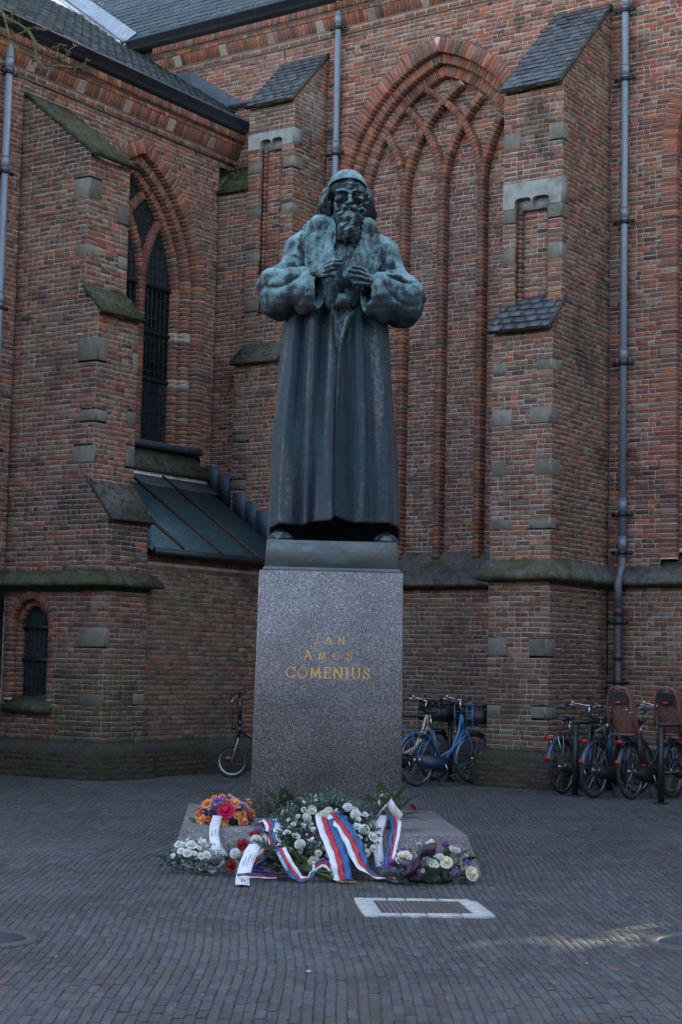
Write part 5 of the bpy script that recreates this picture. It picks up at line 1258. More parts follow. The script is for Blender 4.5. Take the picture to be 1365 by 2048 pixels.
# fallen litter and grit
mb = MB()
for i in range(240):
    y = random.uniform(8, 23); x = random.uniform(-.22 * y, .22 * y); s = random.uniform(.004, .010) * (1 + (random.random() < .05)); a = random.uniform(0, 6.28)
    l = np.array([x, y, 0]) - CO
    if l @ ux < 1.9 and l @ uy > -5.6: continue
    c = random.choice(((.30, .29, .26), (.12, .10, .07), (.16, .14, .05), (.45, .45, .43))); mb.add([(x + s * cos(a), y + s * sin(a), .010), (x - s * sin(a) * .6, y + s * cos(a) * .6, .014), (x - s * cos(a), y - s * sin(a), .010), (x + s * sin(a) * .6, y - s * cos(a) * .6, .008)], [(0, 1, 2, 3)], c)
lt = mb.build('leaf_litter', mat('litter', attr=True, rough=.9)); tag(lt, 'scattered grit, bud scales and tiny dry leaves on the paving', 'litter', kind='stuff')
# weeds and moss tufts in the joints and along the wall foot
mb = MB()
def tuft(x, y, n, h):
    for k in range(n):
        a = random.uniform(0, 6.28); b = np.array([x + random.gauss(0, .02), y + random.gauss(0, .02), .0]); tp_ = b + np.array([cos(a) * h * .5, sin(a) * h * .5, h * random.uniform(.5, 1)]); w = np.array([-sin(a), cos(a), 0]) * .003; mb.add([b - w, b + w, tp_], [(0, 1, 2)], np.array((.035, .055, .015)) * random.uniform(.5, 1.4))
for i in range(420):
    if i < 260:
        X, Y = random.choice((lambda: (random.uniform(5.6, 6.9), -1.99), lambda: (6.86, random.uniform(-1.9, -.1)), lambda: (random.uniform(2, 5.6), -.18), lambda: (2.06, random.uniform(-5.5, -4.4)), lambda: (random.uniform(.2, 2.0), -5.58), lambda: (1.97, random.uniform(-4.4, -2.0))))(); P = CO + ux * X + uy * Y; tuft(P[0], P[1], 5, .045)
    else: y = random.uniform(9.5, 20); x, y2 = warp(round(random.uniform(-.2 * y, .2 * y) / PW) * PW + PW / 2, y); tuft(x, y2, 4, .012)
wd_ = mb.build('joint_weeds', m_leafm); tag(wd_, 'thin grass and moss sprouting in the paving joints and along the wall foot', 'weeds', kind='stuff')
# ------------------------------------------------------------------ tree whose budding branch reaches into the top left corner
t = empty('budding_tree', (-6.3, 12.2, 0)); tag(t, 'bare tree whose lichen covered budding branch hangs into the top left corner', 'tree')
m_bark = mat('lichen_bark', (.10, .085, .045), rough=.9, nscale=30, namt=.5, bump=.01, bscale=60, stain=[((.22, .21, .05), 12, .45, .62)])
TB = np.array([-6.3, 12.2, 0]); br = [
 [(-2.646, 12, 6.438), (-2.591, 12, 6.385), (-2.519, 12.02, 6.35), (-2.447, 12.02, 6.311), (-2.377, 12, 6.308), (-2.288, 11.98, 6.287)], [(-2.434, 12.02, 6.302), (-2.373, 12.03, 6.208), (-2.376, 12.02, 6.081), (-2.294, 12, 6.002), (-2.268, 12, 6.003)],
 [(-2.646, 12, 6.438), (-2.628, 11.99, 6.421), (-2.589, 11.97, 6.34), (-2.557, 11.96, 6.213), (-2.502, 11.97, 6.133), (-2.376, 12.02, 6.072)], [(-2.376, 12.02, 6.072), (-2.26, 12.03, 6.03), (-2.172, 12.02, 6.023), (-2.066, 12, 6.003), (-1.996, 12, 6.018), (-1.981, 12, 6.072)],
 [(-2.373, 12.03, 6.208), (-2.282, 12, 6.129), (-2.219, 12, 6.103), (-2.192, 12.02, 6.086), (-2.205, 12.03, 6.185), (-2.161, 12.02, 6.195)], [(-2.183, 12.02, 6.081), (-2.131, 12, 6.105), (-2.124, 12, 6.132), (-2.081, 12, 6.17)], [(-2.438, 12.02, 6.298), (-2.49, 12.04, 6.278), (-2.561, 12.05, 6.29)], [(-2.555, 12, 6.377), (-2.539, 12, 6.414), (-2.494, 12, 6.387)]]
mb = MB(); mb.tube([(0, 0, -.1), (.05, .02, 1.5), (.0, 0, 3.2), (.2, 0, 4.6), (.9, .0, 6.0)], (.19, .16, .14, .11, .08), 10); mb.tube([(0, 0, 3.0), (-.4, .5, 5.0), (-.6, .9, 8.0)], (.12, .09, .03), 8); mb.tube([(.2, 0, 4.6), (.1, -.8, 6.5), (.4, -1.2, 8.4)], (.09, .06, .02), 8)
mb.build('trunk', m_bark, t, smooth=True)
mb = MB(); mb.tube([(.9, 0, 6.0), (2.2, -.1, 6.5), (3.1, -.2, 6.62), (3.654, -.2, 6.438)], (.06, .035, .02, .013), 7); mb.build('branch', m_bark, t, smooth=True)
for k, p_ in enumerate(br):
    mb = MB(); pts = catmull_pts = [np.array(q) - TB for q in p_]
    r0, r1 = ((.014, .006), (.012, .007), (.011, .009), (.009, .005), (.006, .004), (.005, .003), (.007, .004), (.005, .0025))[k]
    n = len(pts); mb.tube([q + np.random.normal(0, .003, 3) for q in pts], [r0 + (r1 - r0) * i / (n - 1) for i in range(n)], 6)
    for q in pts:
        for _ in range(4):
            d = np.random.normal(0, 1, 3); d /= np.linalg.norm(d); a = q + np.random.normal(0, .02, 3) * [1, 0, 1] * .4; mb.tube([a, a + d * .018, a + d * .03], (.0035, .006, .001), 5)
    mb.build('twig', m_bark, t, smooth=True)
# ------------------------------------------------------------------ the rest of the square, outside the picture: houses that close the view of the low sky, added sun-blocking wall on the right
m_house = [mat('house_brick', (.13, .075, .055), rough=.9, nscale=3, namt=.2), mat('house_render', (.30, .28, .25), rough=.9, nscale=3, namt=.15), mat('house_dark', (.09, .07, .06), rough=.9, nscale=3, namt=.2)]
m_tile = mat('roof_tile', (.10, .05, .035), rough=.8, nscale=8, namt=.3); m_frame = mat('window_frame', (.55, .55, .52), rough=.6); m_glassd = mat('house_glass', (.02, .025, .03), rough=.08)
def house(loc, rzz, w_, d_, h_, k, label):
    t = empty('town_house', loc, rzz); tag(t, label, 'house', 'houses round the square')
    mb = MB(); mb.box(-w_ / 2, w_ / 2, 0, d_, 0, h_); mb.build('wall', m_house[k % 3], t)
    mb = MB(); mb.prism([(-.3, h_), (d_ / 2, h_ + d_ * .5), (d_ + .3, h_), (d_ + .3, h_ - .1), (-.3, h_ - .1)], 0, -w_ / 2 - .05, w_ / 2 + .05); mb.build('roof', m_tile, t)
    for fl in range(int(h_ // 3)):
        for i in range(int(w_ // 2)):
            x = -w_ / 2 + 1 + i * 2
            if fl == 0 and i == 1:
                mb = MB(); mb.box(x - .5, x + .5, -.05, .0, 0, 2.2); mb.build('door', m_frame, t); continue
            mb = MB(); mb.box(x - .5, x + .5, -.04, .0, .9 + fl * 3, 2.5 + fl * 3); wi = mb.build('window', m_frame, t)
            mb = MB(); mb.box(x - .42, x + .42, -.045, -.041, .98 + fl * 3, 2.42 + fl * 3); mb.build('pane', m_glassd, wi)
for i, (x, y, rzz, w_, h_, lab) in enumerate(((-14, -8.0, R(180), 8, 9.5, 'brick house behind the camera, leftmost of the row'), (-6, -8.3, R(180), 8, 10, 'rendered house behind the camera, second from the left'), (2, -8, R(180), 8, 9, 'dark brick house behind the camera, in the middle of the row'), (10, -8.2, R(180), 8, 10, 'brick house behind the camera, second from the right'), (18, -7.8, R(180), 8, 9.5, 'rendered house behind the camera, rightmost of the row'), (20, 5, R(-90), 9, 7, 'dark brick house beside the square on the right'), (-14, 6, R(90), 9, 7.5, 'brick house beside the square on the left'))):
    house((x, y, 0), rzz, w_, 6, h_, i, lab)
# unseen wall added to block the sun; its perforated hole shapes the paving's fleck
Pp = np.array([1.62, 10.05, 0.]); sdv = np.array(sd); LX = lambda P: (P - CO) @ ux; LY = lambda P: (P - CO) @ uy
dy = 1.4 - LY(Pp); tt = dy / (sdv @ uy); Hq = Pp + sdv * tt; hx, hz_ = LX(Hq), Hq[2]
gw = empty('sun_blocker_wall', tuple(CO), -ANG); tag(gw, 'added unseen wall blocking the sun, pierced to shape the fleck on the paving', 'wall')
mb = MB(); a, b, c, d_ = hx - .38, hx + .38, hz_ - .42, hz_ + .42
XL, XR, ZT = 12.7, 60., 30.
mb.box(XL, a, 1.2, 1.6, 0, ZT); mb.box(b, XR, 1.2, 1.6, 0, ZT); mb.box(a, b, 1.2, 1.6, 0, c); mb.box(a, b, 1.2, 1.6, d_, ZT)
mb.build('wall_body', m_house[0], gw)
mb = MB(); rr_ = random.Random(5); nb_ = 13
for i in range(nb_):
    for j in range(9):
        x0 = a + (b - a) * i / nb_; z0 = c + (d_ - c) * j / 9; u, v = (i + .5) / nb_ * 2 - 1, (j + .5) / 9 * 2 - 1
        dens = math.exp(-(u * u * 2.6 + v * v * 1.8)) * .42 + .16 * (abs(u - v) < .22)
        if rr_.random() > dens: mb.box(x0, x0 + (b - a) / nb_ + .0005, 1.38, 1.42, z0, z0 + (d_ - c) / 9 + .0005)
mb.build('sun_fleck_mask', m_iron, gw, kind='stuff')  # added cells thin the sun through the hole into a soft fleck
# ------------------------------------------------------------------ flowers (positions are relative to each arrangement, with outward direction and radius)
ARR = {}
ARR['A'] = ((-0.895, 13.813, 0.31), (0.24, 0.2, 0.24), [
  ('rose_red', [(0.011,-0.186,0.087,0.04,-0.95,0.31,0.054)]),
  ('rose_orange', [(-0.149,-0.113,0.131,-0.58,-0.63,0.51,0.034),(0.076,-0.149,0.141,0.28,-0.8,0.53,0.037),(-0.182,-0.13,0.008,-0.7,-0.72,0.03,0.031),(-0.137,-0.164,0.019,-0.5,-0.86,0.07,0.02),(0.098,-0.178,0.05,0.35,-0.92,0.18,0.024),(0.146,-0.159,0.009,0.54,-0.84,0.03,0.041),(0.003,-0.199,-0.028,0.01,-1.0,-0.1,0.041),(-0.025,-0.198,0.025,-0.09,-0.99,0.09,0.023),(-0.066,-0.192,0.016,-0.23,-0.97,0.06,0.019),(0.148,-0.149,0.062,0.55,-0.8,0.23,0.02),(0.016,-0.163,0.139,0.06,-0.86,0.51,0.016),(-0.095,-0.107,0.179,-0.37,-0.6,0.7,0.022),(-0.03,-0.121,0.188,-0.12,-0.68,0.73,0.024),(-0.222,-0.065,0.044,-0.91,-0.38,0.18,0.025),(-0.201,-0.096,0.062,-0.8,-0.55,0.25,0.022),(-0.22,-0.079,0.008,-0.89,-0.46,0.03,0.022)]),
  ('carnation_purple', [(-0.056,-0.149,0.15,-0.21,-0.8,0.56,0.041)]),
  ('carnation_pink', [(0.029,-0.133,0.176,0.11,-0.73,0.67,0.037),(-0.188,-0.094,0.098,-0.75,-0.54,0.39,0.022),(-0.121,-0.15,0.102,-0.45,-0.81,0.38,0.02)]),
  ('carnation_lilac', [(0.139,-0.133,0.113,0.53,-0.73,0.43,0.039)]),
  ('statice', [(-0.099,-0.175,0.062,-0.36,-0.91,0.22,0.044),(0.059,-0.194,0.001,0.21,-0.98,0.0,0.035),(-0.149,-0.149,0.058,-0.56,-0.8,0.22,0.027),(0.1,-0.164,0.093,0.37,-0.86,0.34,0.025)]),
  ('rose_magenta', [(0.181,-0.126,0.044,0.7,-0.7,0.17,0.022)]),
])
ARR['B'] = ((-1.1, 12.8, 0.04), (0.24, 0.17, 0.2), [
  ('rose_white', [(-0.077,-0.068,0.172,-0.26,-0.46,0.85,0.027),(0.02,-0.089,0.17,0.07,-0.58,0.81,0.035),(0.103,-0.038,0.175,0.36,-0.27,0.89,0.035),(-0.056,-0.122,0.132,-0.18,-0.78,0.61,0.022),(-0.004,-0.136,0.12,-0.01,-0.84,0.54,0.029),(-0.014,-0.017,0.199,-0.05,-0.12,0.99,0.016),(0.077,0.018,0.197,0.26,0.12,0.96,0.018),(0.079,-0.093,0.154,0.26,-0.62,0.74,0.015),(0.048,-0.133,0.118,0.15,-0.83,0.54,0.016),(0.099,-0.131,0.098,0.32,-0.84,0.45,0.022),(0.141,-0.104,0.106,0.48,-0.71,0.52,0.024),(0.174,-0.049,0.125,0.65,-0.36,0.67,0.023),(-0.114,-0.126,0.094,-0.37,-0.82,0.44,0.016),(-0.036,-0.082,0.172,-0.12,-0.55,0.83,0.018),(0.154,0.019,0.166,0.54,0.13,0.83,0.023)]),
])
ARR['C'] = ((-0.69, 12.78, 0.05), (0.24, 0.2, 0.27), [
  ('rose_darkred', [(0.088,-0.056,0.239,0.39,-0.36,0.84,0.038),(0.002,-0.15,0.179,0.01,-0.84,0.55,0.038),(0.228,0.016,0.175,0.85,0.09,0.52,0.033),(-0.076,-0.188,0.034,-0.27,-0.96,0.09,0.034)]),
  ('mum_white', [(0.097,-0.1,0.206,0.41,-0.61,0.68,0.033),(-0.048,-0.175,0.118,-0.18,-0.92,0.34,0.029),(0.049,-0.175,0.12,0.18,-0.92,0.35,0.027)]),
  ('statice_blue', [(0.008,-0.122,0.214,0.03,-0.72,0.69,0.022),(-0.095,-0.147,0.149,-0.37,-0.81,0.45,0.014),(0.136,-0.101,0.175,0.56,-0.6,0.57,0.018)]),
  ('statice_pink', [(0.165,0.018,0.242,0.65,0.1,0.75,0.033),(0.179,-0.112,0.098,0.71,-0.64,0.31,0.033),(0.15,-0.148,0.067,0.57,-0.8,0.2,0.024)]),
  ('pansy_purple', [(0.104,-0.178,0.039,0.37,-0.92,0.11,0.016),(0.118,-0.174,-0.009,0.43,-0.9,-0.03,0.027),(0.139,-0.163,0.003,0.51,-0.86,0.01,0.018)]),
])
ARR['E'] = ((-0.065, 13.12, 0.29), (0.0, 0.0, 0.0), [
  ('mum_white', [(-0.162,0.037,0.103,0.79,-0.61,0.1,0.03),(-0.022,0.065,0.123,0.15,-0.97,-0.17,0.032),(0.235,0.038,0.135,-0.31,-0.67,0.68,0.03),(0.299,-0.114,0.029,0.07,-0.6,0.8,0.032),(-0.192,-0.259,-0.077,-0.1,-0.68,0.72,0.031),(0.172,0.104,0.182,-0.24,-0.76,0.6,0.028),(0.05,-0.39,-0.206,0.1,-0.98,-0.17,0.031)]),
  ('rose_white', [(-0.114,0.101,0.164,0.4,-0.9,0.17,0.028),(0.019,0.103,0.151,-0.1,-0.98,-0.17,0.03),(0.244,-0.071,0.053,-0.45,-0.48,0.75,0.03),(0.363,-0.147,-0.013,0.66,-0.6,0.44,0.033),(0.317,-0.269,-0.118,0.67,-0.74,-0.0,0.024),(-0.11,-0.082,0.017,0.8,0.08,0.59,0.033),(-0.229,-0.174,-0.016,0.18,-0.48,0.86,0.026),(-0.178,-0.038,0.049,0.9,-0.24,0.36,0.021),(-0.104,-0.208,-0.053,0.29,-0.0,0.96,0.03),(-0.299,-0.146,0.004,-0.16,-0.63,0.76,0.024),(0.011,-0.269,-0.086,-0.01,-0.35,0.94,0.024),(0.304,0.039,0.138,0.19,-0.52,0.83,0.023),(0.225,0.089,0.175,-0.1,-0.64,0.76,0.019),(0.086,0.106,0.159,-0.37,-0.93,-0.02,0.015),(-0.173,0.083,0.162,0.38,-0.79,0.48,0.021),(0.203,-0.118,0.011,-0.59,-0.23,0.77,0.028),(-0.111,-0.023,0.059,0.89,-0.36,0.28,0.017),(-0.231,0.016,0.116,0.44,-0.64,0.63,0.015),(0.253,-0.006,0.103,-0.33,-0.61,0.72,0.019),(0.367,-0.228,-0.089,0.76,-0.65,0.07,0.022),(0.267,-0.177,-0.018,0.06,-0.61,0.79,0.017),(-0.04,-0.235,-0.069,0.09,-0.05,0.99,0.017),(-0.002,-0.292,-0.1,0.0,-0.55,0.83,0.017)]),
  ('rose_cream', [(-0.08,-0.374,-0.194,-0.17,-0.97,-0.16,0.04),(-0.051,-0.323,-0.126,-0.05,-0.82,0.57,0.022),(0.138,0.017,0.088,-0.81,-0.57,0.13,0.024),(-0.045,-0.014,0.066,0.77,-0.64,0.08,0.017),(-0.151,-0.129,-0.017,0.72,0.18,0.67,0.017)]),
])
ARR['F'] = ((0.73, 12.62, 0.03), (0.38, 0.22, 0.25), [
  ('rose_cream', [(-0.202,-0.135,0.146,-0.36,-0.72,0.6,0.046),(0.003,-0.044,0.245,0.0,-0.23,0.97,0.032),(0.108,-0.18,0.126,0.17,-0.87,0.47,0.036),(0.3,-0.13,0.042,0.6,-0.77,0.2,0.04)]),
  ('allium', [(-0.29,-0.106,0.107,-0.58,-0.64,0.5,0.038),(-0.124,-0.205,0.04,-0.2,-0.97,0.15,0.044),(0.11,-0.023,0.238,0.19,-0.12,0.97,0.038),(0.174,-0.191,0.05,0.29,-0.94,0.19,0.036)]),
  ('daisy', [(-0.086,-0.022,0.242,-0.15,-0.11,0.98,0.014),(0.007,-0.148,0.185,0.01,-0.72,0.69,0.016),(0.025,-0.159,0.172,0.04,-0.77,0.64,0.012),(-0.006,-0.183,0.138,-0.01,-0.86,0.51,0.016),(0.002,-0.198,0.109,0.0,-0.92,0.39,0.016),(0.031,-0.197,0.109,0.05,-0.92,0.39,0.018),(0.023,-0.186,0.133,0.04,-0.87,0.49,0.012),(0.263,-0.06,0.167,0.52,-0.36,0.77,0.013),(-0.064,-0.209,0.066,-0.1,-0.97,0.24,0.012)]),
  ('mum_white', [(0.063,-0.164,0.162,0.1,-0.79,0.6,0.02),(0.159,-0.083,0.207,0.28,-0.44,0.85,0.022),(0.195,-0.073,0.198,0.36,-0.4,0.84,0.018)]),
  ('pansy_purple', [(-0.217,-0.05,0.197,-0.41,-0.28,0.87,0.023),(0.174,0.016,0.246,0.29,0.08,0.95,0.022),(0.277,-0.108,0.119,0.55,-0.64,0.55,0.023),(-0.011,-0.094,0.226,-0.02,-0.48,0.88,0.013),(-0.343,-0.07,0.073,-0.79,-0.48,0.39,0.02),(0.051,-0.042,0.243,0.09,-0.22,0.97,0.013),(-0.089,-0.153,0.17,-0.15,-0.75,0.65,0.011),(0.064,-0.131,0.197,0.11,-0.65,0.76,0.011)]),
])

def orient(P, nn, s=1.0, spin=None):
    q = Vector(nn).normalized().to_track_quat('Z', 'Y'); m = Matrix.Translation(Vector(P)) @ q.to_matrix().to_4x4() @ Matrix.Rotation(spin if spin is not None else random.uniform(0, 6.28), 4, 'Z') @ Matrix.Scale(s, 4); return m
def petal(mb, R0, w, h, curl, ang, lift, col, nv=3, nu=4):
    """one cupped petal: starts near the axis, rises and opens outwards"""
    V = []
    for i in range(nv + 1):
        v = i / nv
        for j in range(nu + 1):
            u = (j / nu - .5) * 2; ww = w * (sin(min(v * 1.25 + .25, 1) * pi / 2)) * (1 - .25 * max(v - .7, 0) * 3)
            r = R0 * (.35 + .65 * v) + curl * v * v; a = ang + u * ww / max(R0, .01) * .5
            z = lift + h * v - abs(u) ** 2 * .12 * h - curl * .9 * v ** 4
            V.append((r * cos(a), r * sin(a), z))
    n = nu + 1; mb.add(V, [(i * n + j, i * n + j + 1, (i + 1) * n + j + 1, (i + 1) * n + j) for i in range(nv) for j in range(nu)], col)
def fl_rose(c, open_=1.0):
    mb = MB(); c = np.array(c)
    for k, (n, R0, w, h, curl) in enumerate(((3, .16, .34, .62, .0), (4, .32, .55, .62, .05), (5, .52, .75, .56, .14), (6, .74, .85, .44, .24))):
        for i in range(n): petal(mb, R0 * open_, w, h, curl, 2 * pi * i / n + k * .7, -.15 * k * .5, c * random.uniform(.85, 1.12) * (1 - .05 * (3 - k)))
    mb.lathe([(.10, -.1), (.36, .12), (.38, .38), (.28, .60), (.12, .70), (.0, .66)], seg=10, col=c * .97)
    for i in range(3): petal(mb, .30, .55, .42, -.10, 2 * pi * i / 3 + .4, .24, c * random.uniform(.82, 1.02))
    return mb.mesh('rose_mesh', m_petal, True)
def fl_ruffle(c, n=46, seed=1):
    rr = random.Random(seed); mb = MB(); c = np.array(c)
    for i in range(n):
        z = rr.uniform(0, 1); a = rr.uniform(0, 6.28); r = sqrt(1 - z * z); p = np.array([r * cos(a), r * sin(a), z * .7]); t = np.array([-sin(a), cos(a), 0]); q = np.cross(p, t)
        s = rr.uniform(.22, .34); tw = rr.uniform(-1, 1); e1 = t * cos(tw) + q * sin(tw); e2 = p
        mb.add([p * .35, p * .95 - e1 * s, p * 1.08, p * .95 + e1 * s], [(0, 1, 2), (0, 2, 3)], c * rr.uniform(.7, 1.25))
    return mb.mesh('carnation_mesh', m_petal)
def fl_mum(c, seed=2):
    mb = MB(); c = np.array(c)
    for ring in range(7):
        el = ring / 6 * 1.45; n = max(4, int(16 * cos(el)))
        for i in range(n):
            a = 2 * pi * (i + .5 * (ring % 2)) / n; d = np.array([cos(a) * cos(el), sin(a) * cos(el), sin(el)]); t = np.array([-sin(a), cos(a), 0]); u = np.cross(d, t)
            w = .15; mb.add([d * .7 - t * w - u * 0, d * .7 + t * w, d * 1.0 + t * w * .9 - u * .05, d * 1.04 - u * .0, d * 1.0 - t * w * .9 - u * .05], [(0, 1, 2, 3, 4)], c * random.uniform(.82, 1.08))
    mb.lathe([(.0, -.3), (.72, -.1), (.80, .3), (.5, .65), (0, .8)], seg=12, col=c * .7); return mb.mesh('mum_mesh', m_petal)
def fl_ball(c, n=150, sz=.12):
    mb = MB(); c = np.array(c); g = pi * (3 - sqrt(5))
    mb.lathe([(0, -.7), (.5, -.5), (.72, 0), (.5, .5), (0, .7)], seg=10, col=c * .35)
    for i in range(n):
        z = 1 - 2 * (i + .5) / n; r = sqrt(1 - z * z); a = g * i; p = np.array([r * cos(a), r * sin(a), z]) * random.uniform(.88, 1.06); t = np.cross(p, [0.3, .2, 1.]); t /= np.linalg.norm(t); u = np.cross(p, t)
        for k in range(2):
            b = k * pi / 2 + random.random(); e = (t * cos(b) + u * sin(b)) * sz; mb.add([p - e, p * 1.02 + np.cross(p, e) * .35, p + e, p * .98 - np.cross(p, e) * .35], [(0, 1, 2, 3)], c * random.uniform(.6, 1.4))
    return mb.mesh('allium_mesh', m_petal)
def fl_daisy(c):
    mb = MB(); n = 12
    for i in range(n):
        a = 2 * pi * i / n; d = np.array([cos(a), sin(a), .12]); t = np.array([-sin(a), cos(a), 0]); mb.add([d * .2 - t * .08, d * .2 + t * .08, d + t * .16, d * 1.08, d - t * .16], [(0, 1, 2, 3, 4)], np.array(c) * random.uniform(.85, 1.05))
    mb.lathe([(.34, .02), (.30, .16), (0, .2)], seg=8, col=(.25, .28, .10)); return mb.mesh('daisy_mesh', m_petal)
def fl_pansy(c):
    mb = MB()
    for i in range(5): petal(mb, .5, .9, .3, .35, 2 * pi * i / 5, 0, np.array(c) * random.uniform(.7, 1.3))
    mb.lathe([(.12, .05), (0, .2)], seg=6, col=(.02, .015, .03)); return mb.mesh('anemone_mesh', m_petal, True)
FL = {'rose_red': [fl_rose((.62, .012, .075))], 'rose_magenta': [fl_rose((.5, .02, .12))], 'rose_orange': [fl_rose((.82, .27, .06)), fl_rose((.85, .36, .14)), fl_rose((.78, .17, .035))], 'rose_white': [fl_rose((.78, .78, .66)), fl_rose((.82, .81, .74))], 'rose_cream': [fl_rose((.80, .72, .50)), fl_rose((.78, .68, .52))],
 'rose_darkred': [fl_rose((.26, .006, .012), 1.05)], 'carnation_purple': [fl_ruffle((.36, .18, .55))], 'carnation_pink': [fl_ruffle((.70, .36, .42), seed=4)], 'carnation_lilac': [fl_ruffle((.42, .30, .48), seed=5)],
 'statice': [fl_ruffle((.10, .06, .18), 60, 6)], 'statice_blue': [fl_ruffle((.16, .18, .48), 40, 7)], 'statice_pink': [fl_ruffle((.30, .16, .30), 60, 8)], 'mum_white': [fl_mum((.82, .82, .76))], 'allium': [fl_ball((.34, .17, .42))], 'daisy': [fl_daisy((.70, .74, .62))], 'pansy_purple': [fl_pansy((.10, .04, .30))]}
KIND = {'rose': 'rose', 'carnation': 'carnation', 'statice': 'statice', 'mum': 'chrysanthemum', 'allium': 'allium', 'daisy': 'daisy', 'pansy': 'anemone'}
def leaf_mesh(kind, c):
    mb = MB(); c = np.array(c)
    if kind == 'round':      # a sprig of round silver-green eucalyptus leaves
        mb.tube([(0, 0, 0), (.02, .0, .5), (.05, .03, 1.0)], .012, 4, c * .8)
        for i in range(9):
            h = .1 + .11 * i; a = i * 2.4; r = .17 - .006 * i; o = np.array([cos(a), sin(a), .25]) * r; t = np.cross(o, [0, 0, 1]); t /= np.linalg.norm(t); u = np.cross(t, o / np.linalg.norm(o)) + o / np.linalg.norm(o) * .6; u /= np.linalg.norm(u)
            P = np.array([.02, 0, h]) + o * 1.1; V = [P + (t * cos(b) + u * sin(b)) * r * .9 for b in np.linspace(0, 2 * pi, 8, endpoint=False)]; mb.add(V, [tuple(range(8))], c * random.uniform(.7, 1.3))
    elif kind == 'big':      # one broad rose or salal leaf
        n = 6; V = []
        for i in range(n + 1):
            v = i / n; w = .30 * sin(pi * v ** .8) ** .8 if 0 < v < 1 else 0; V += [(-w, .10 * w - .25 * v * v, v), (0, -.25 * v * v - .03, v), (w, .10 * w - .25 * v * v, v)]
        F = []
        for i in range(n): F += [(3 * i, 3 * i + 1, 3 * i + 4, 3 * i + 3), (3 * i + 1, 3 * i + 2, 3 * i + 5, 3 * i + 4)]
        mb.add(V, F, c)
        mb.tube([(0, -.01, -.2), (0, -.02, .1)], .015, 4, c * .7)
    elif kind == 'fern':
        mb.tube([(0, 0, 0), (0, .05, .6), (.0, .15, 1)], .012, 4, c * .7)
        for i in range(16):
            v = i / 16; L = .26 * (1 - v * .7)
            for sg in (-1, 1): p = np.array([0, .15 * v * v, v]); q = p + np.array([sg * L, random.uniform(-.05, .08), L * .5]); w = np.array([0, 0, .035]); mb.add([p - w * .4, q - w * .1, q + w * .4, p + w], [(0, 1, 2, 3)], c * random.uniform(.6, 1.3))
    elif kind == 'gyp':
        for i in range(16):
            d = np.array([random.gauss(0, .34), random.gauss(0, .34), random.uniform(.6, 1.05)]); mb.tube([(0, 0, 0), d], .004, 3, (.10, .16, .08), cap=False)
            s = .030; t = np.array([random.gauss(0, 1), random.gauss(0, 1), random.gauss(0, .5)]); t /= np.linalg.norm(t); u = np.cross(t, [0, 0, 1.]); u /= np.linalg.norm(u) + 1e-6
            mb.add([d - t * s, d + u * s, d + t * s, d - u * s], [(0, 1, 2, 3)], (.8, .8, .76)); mb.add([d - np.array([0, 0, s]), d + u * s, d + np.array([0, 0, s]), d - u * s], [(0, 1, 2, 3)], (.8, .8, .76))
    elif kind == 'blade':
        mb.add([(-.05, 0, 0), (.05, 0, 0), (.07, .05, .5), (.0, .2, 1), (-.07, .05, .5)], [(0, 1, 2, 3, 4)], c)
    return mb.mesh(kind + '_leaf_mesh', m_leafm)
LF = {'round': [leaf_mesh('round', (.10, .16, .145)), leaf_mesh('round', (.13, .20, .17)), leaf_mesh('round', (.07, .12, .09))], 'big': [leaf_mesh('big', (.055, .10, .035)), leaf_mesh('big', (.09, .15, .05)), leaf_mesh('big', (.035, .07, .03))], 'fern': [leaf_mesh('fern', (.035, .06, .03)), leaf_mesh('fern', (.05, .085, .045))], 'gyp': [leaf_mesh('gyp', (1, 1, 1)), leaf_mesh('gyp', (1, 1, 1))], 'blade': [leaf_mesh('blade', (.07, .12, .05))]}
def bouquet(key, label, group, cat='bouquet', name='flower_arrangement', c=None):
    cc = c or ARR[key][0]; t = empty(name, (cc[0], cc[1], 0)); tag(t, label, cat, group); return t
def put_flowers(t, key, tilt0=0):
    c, r, L = ARR[key]
    for typ, items in L:
        for (x, y, z, nx_, ny_, nz_, rad) in items:
            me = random.choice(FL[typ]); nm = KIND[typ.split('_')[0]]
            if typ == 'statice': rad *= .8
            o = bpy.data.objects.new(nm, me); COL.objects.link(o); o.parent = t
            n_ = Vector((nx_, ny_, nz_)).normalized(); P = Vector((x, y, z + c[2])) + n_ * rad * .25
            o.matrix_local = orient(P, n_ + Vector((random.gauss(0, .12), random.gauss(0, .12), .15)), rad * {'statice': .95, 'carnation': 1.15, 'allium': 1.1}.get(nm, 1.42))
def put_leaves(t, kind, n, fn, size, parts_=False, name='foliage', jit=.35):
    """greenery as one mass unless the leaves are large"""
    mb = MB() if not parts_ else None
    allv = []
    for i in range(n):
        P, d = fn(); me = random.choice(LF[kind]); s = size * random.uniform(.7, 1.25)
        M_ = orient(P, Vector(d) + Vector((random.gauss(0, jit), random.gauss(0, jit), random.gauss(0, jit))), s)
        if parts_:
            o = bpy.data.objects.new('leaf', me); COL.objects.link(o); o.parent = t; o.matrix_local = M_
        else: allv.append((me, M_))
    if allv:
        cache = {}
        for me in {a[0] for a in allv}:
            v = np.empty(len(me.vertices) * 3, np.float32); me.vertices.foreach_get('co', v); cl = np.empty(len(me.polygons) * 4, np.float32); me.attributes['col'].data.foreach_get('color', cl); cache[me] = (v.reshape(-1, 3), [tuple(p.vertices) for p in me.polygons], cl.reshape(-1, 4)[:, :3])
        for me, M_ in allv:
            v, f, cl = cache[me]; A = np.array(M_); mb.add(v @ A[:3, :3].T + A[:3, 3], f, cl * random.uniform(.75, 1.25))
        mb.build(name, m_leafm, t, kind='stuff')
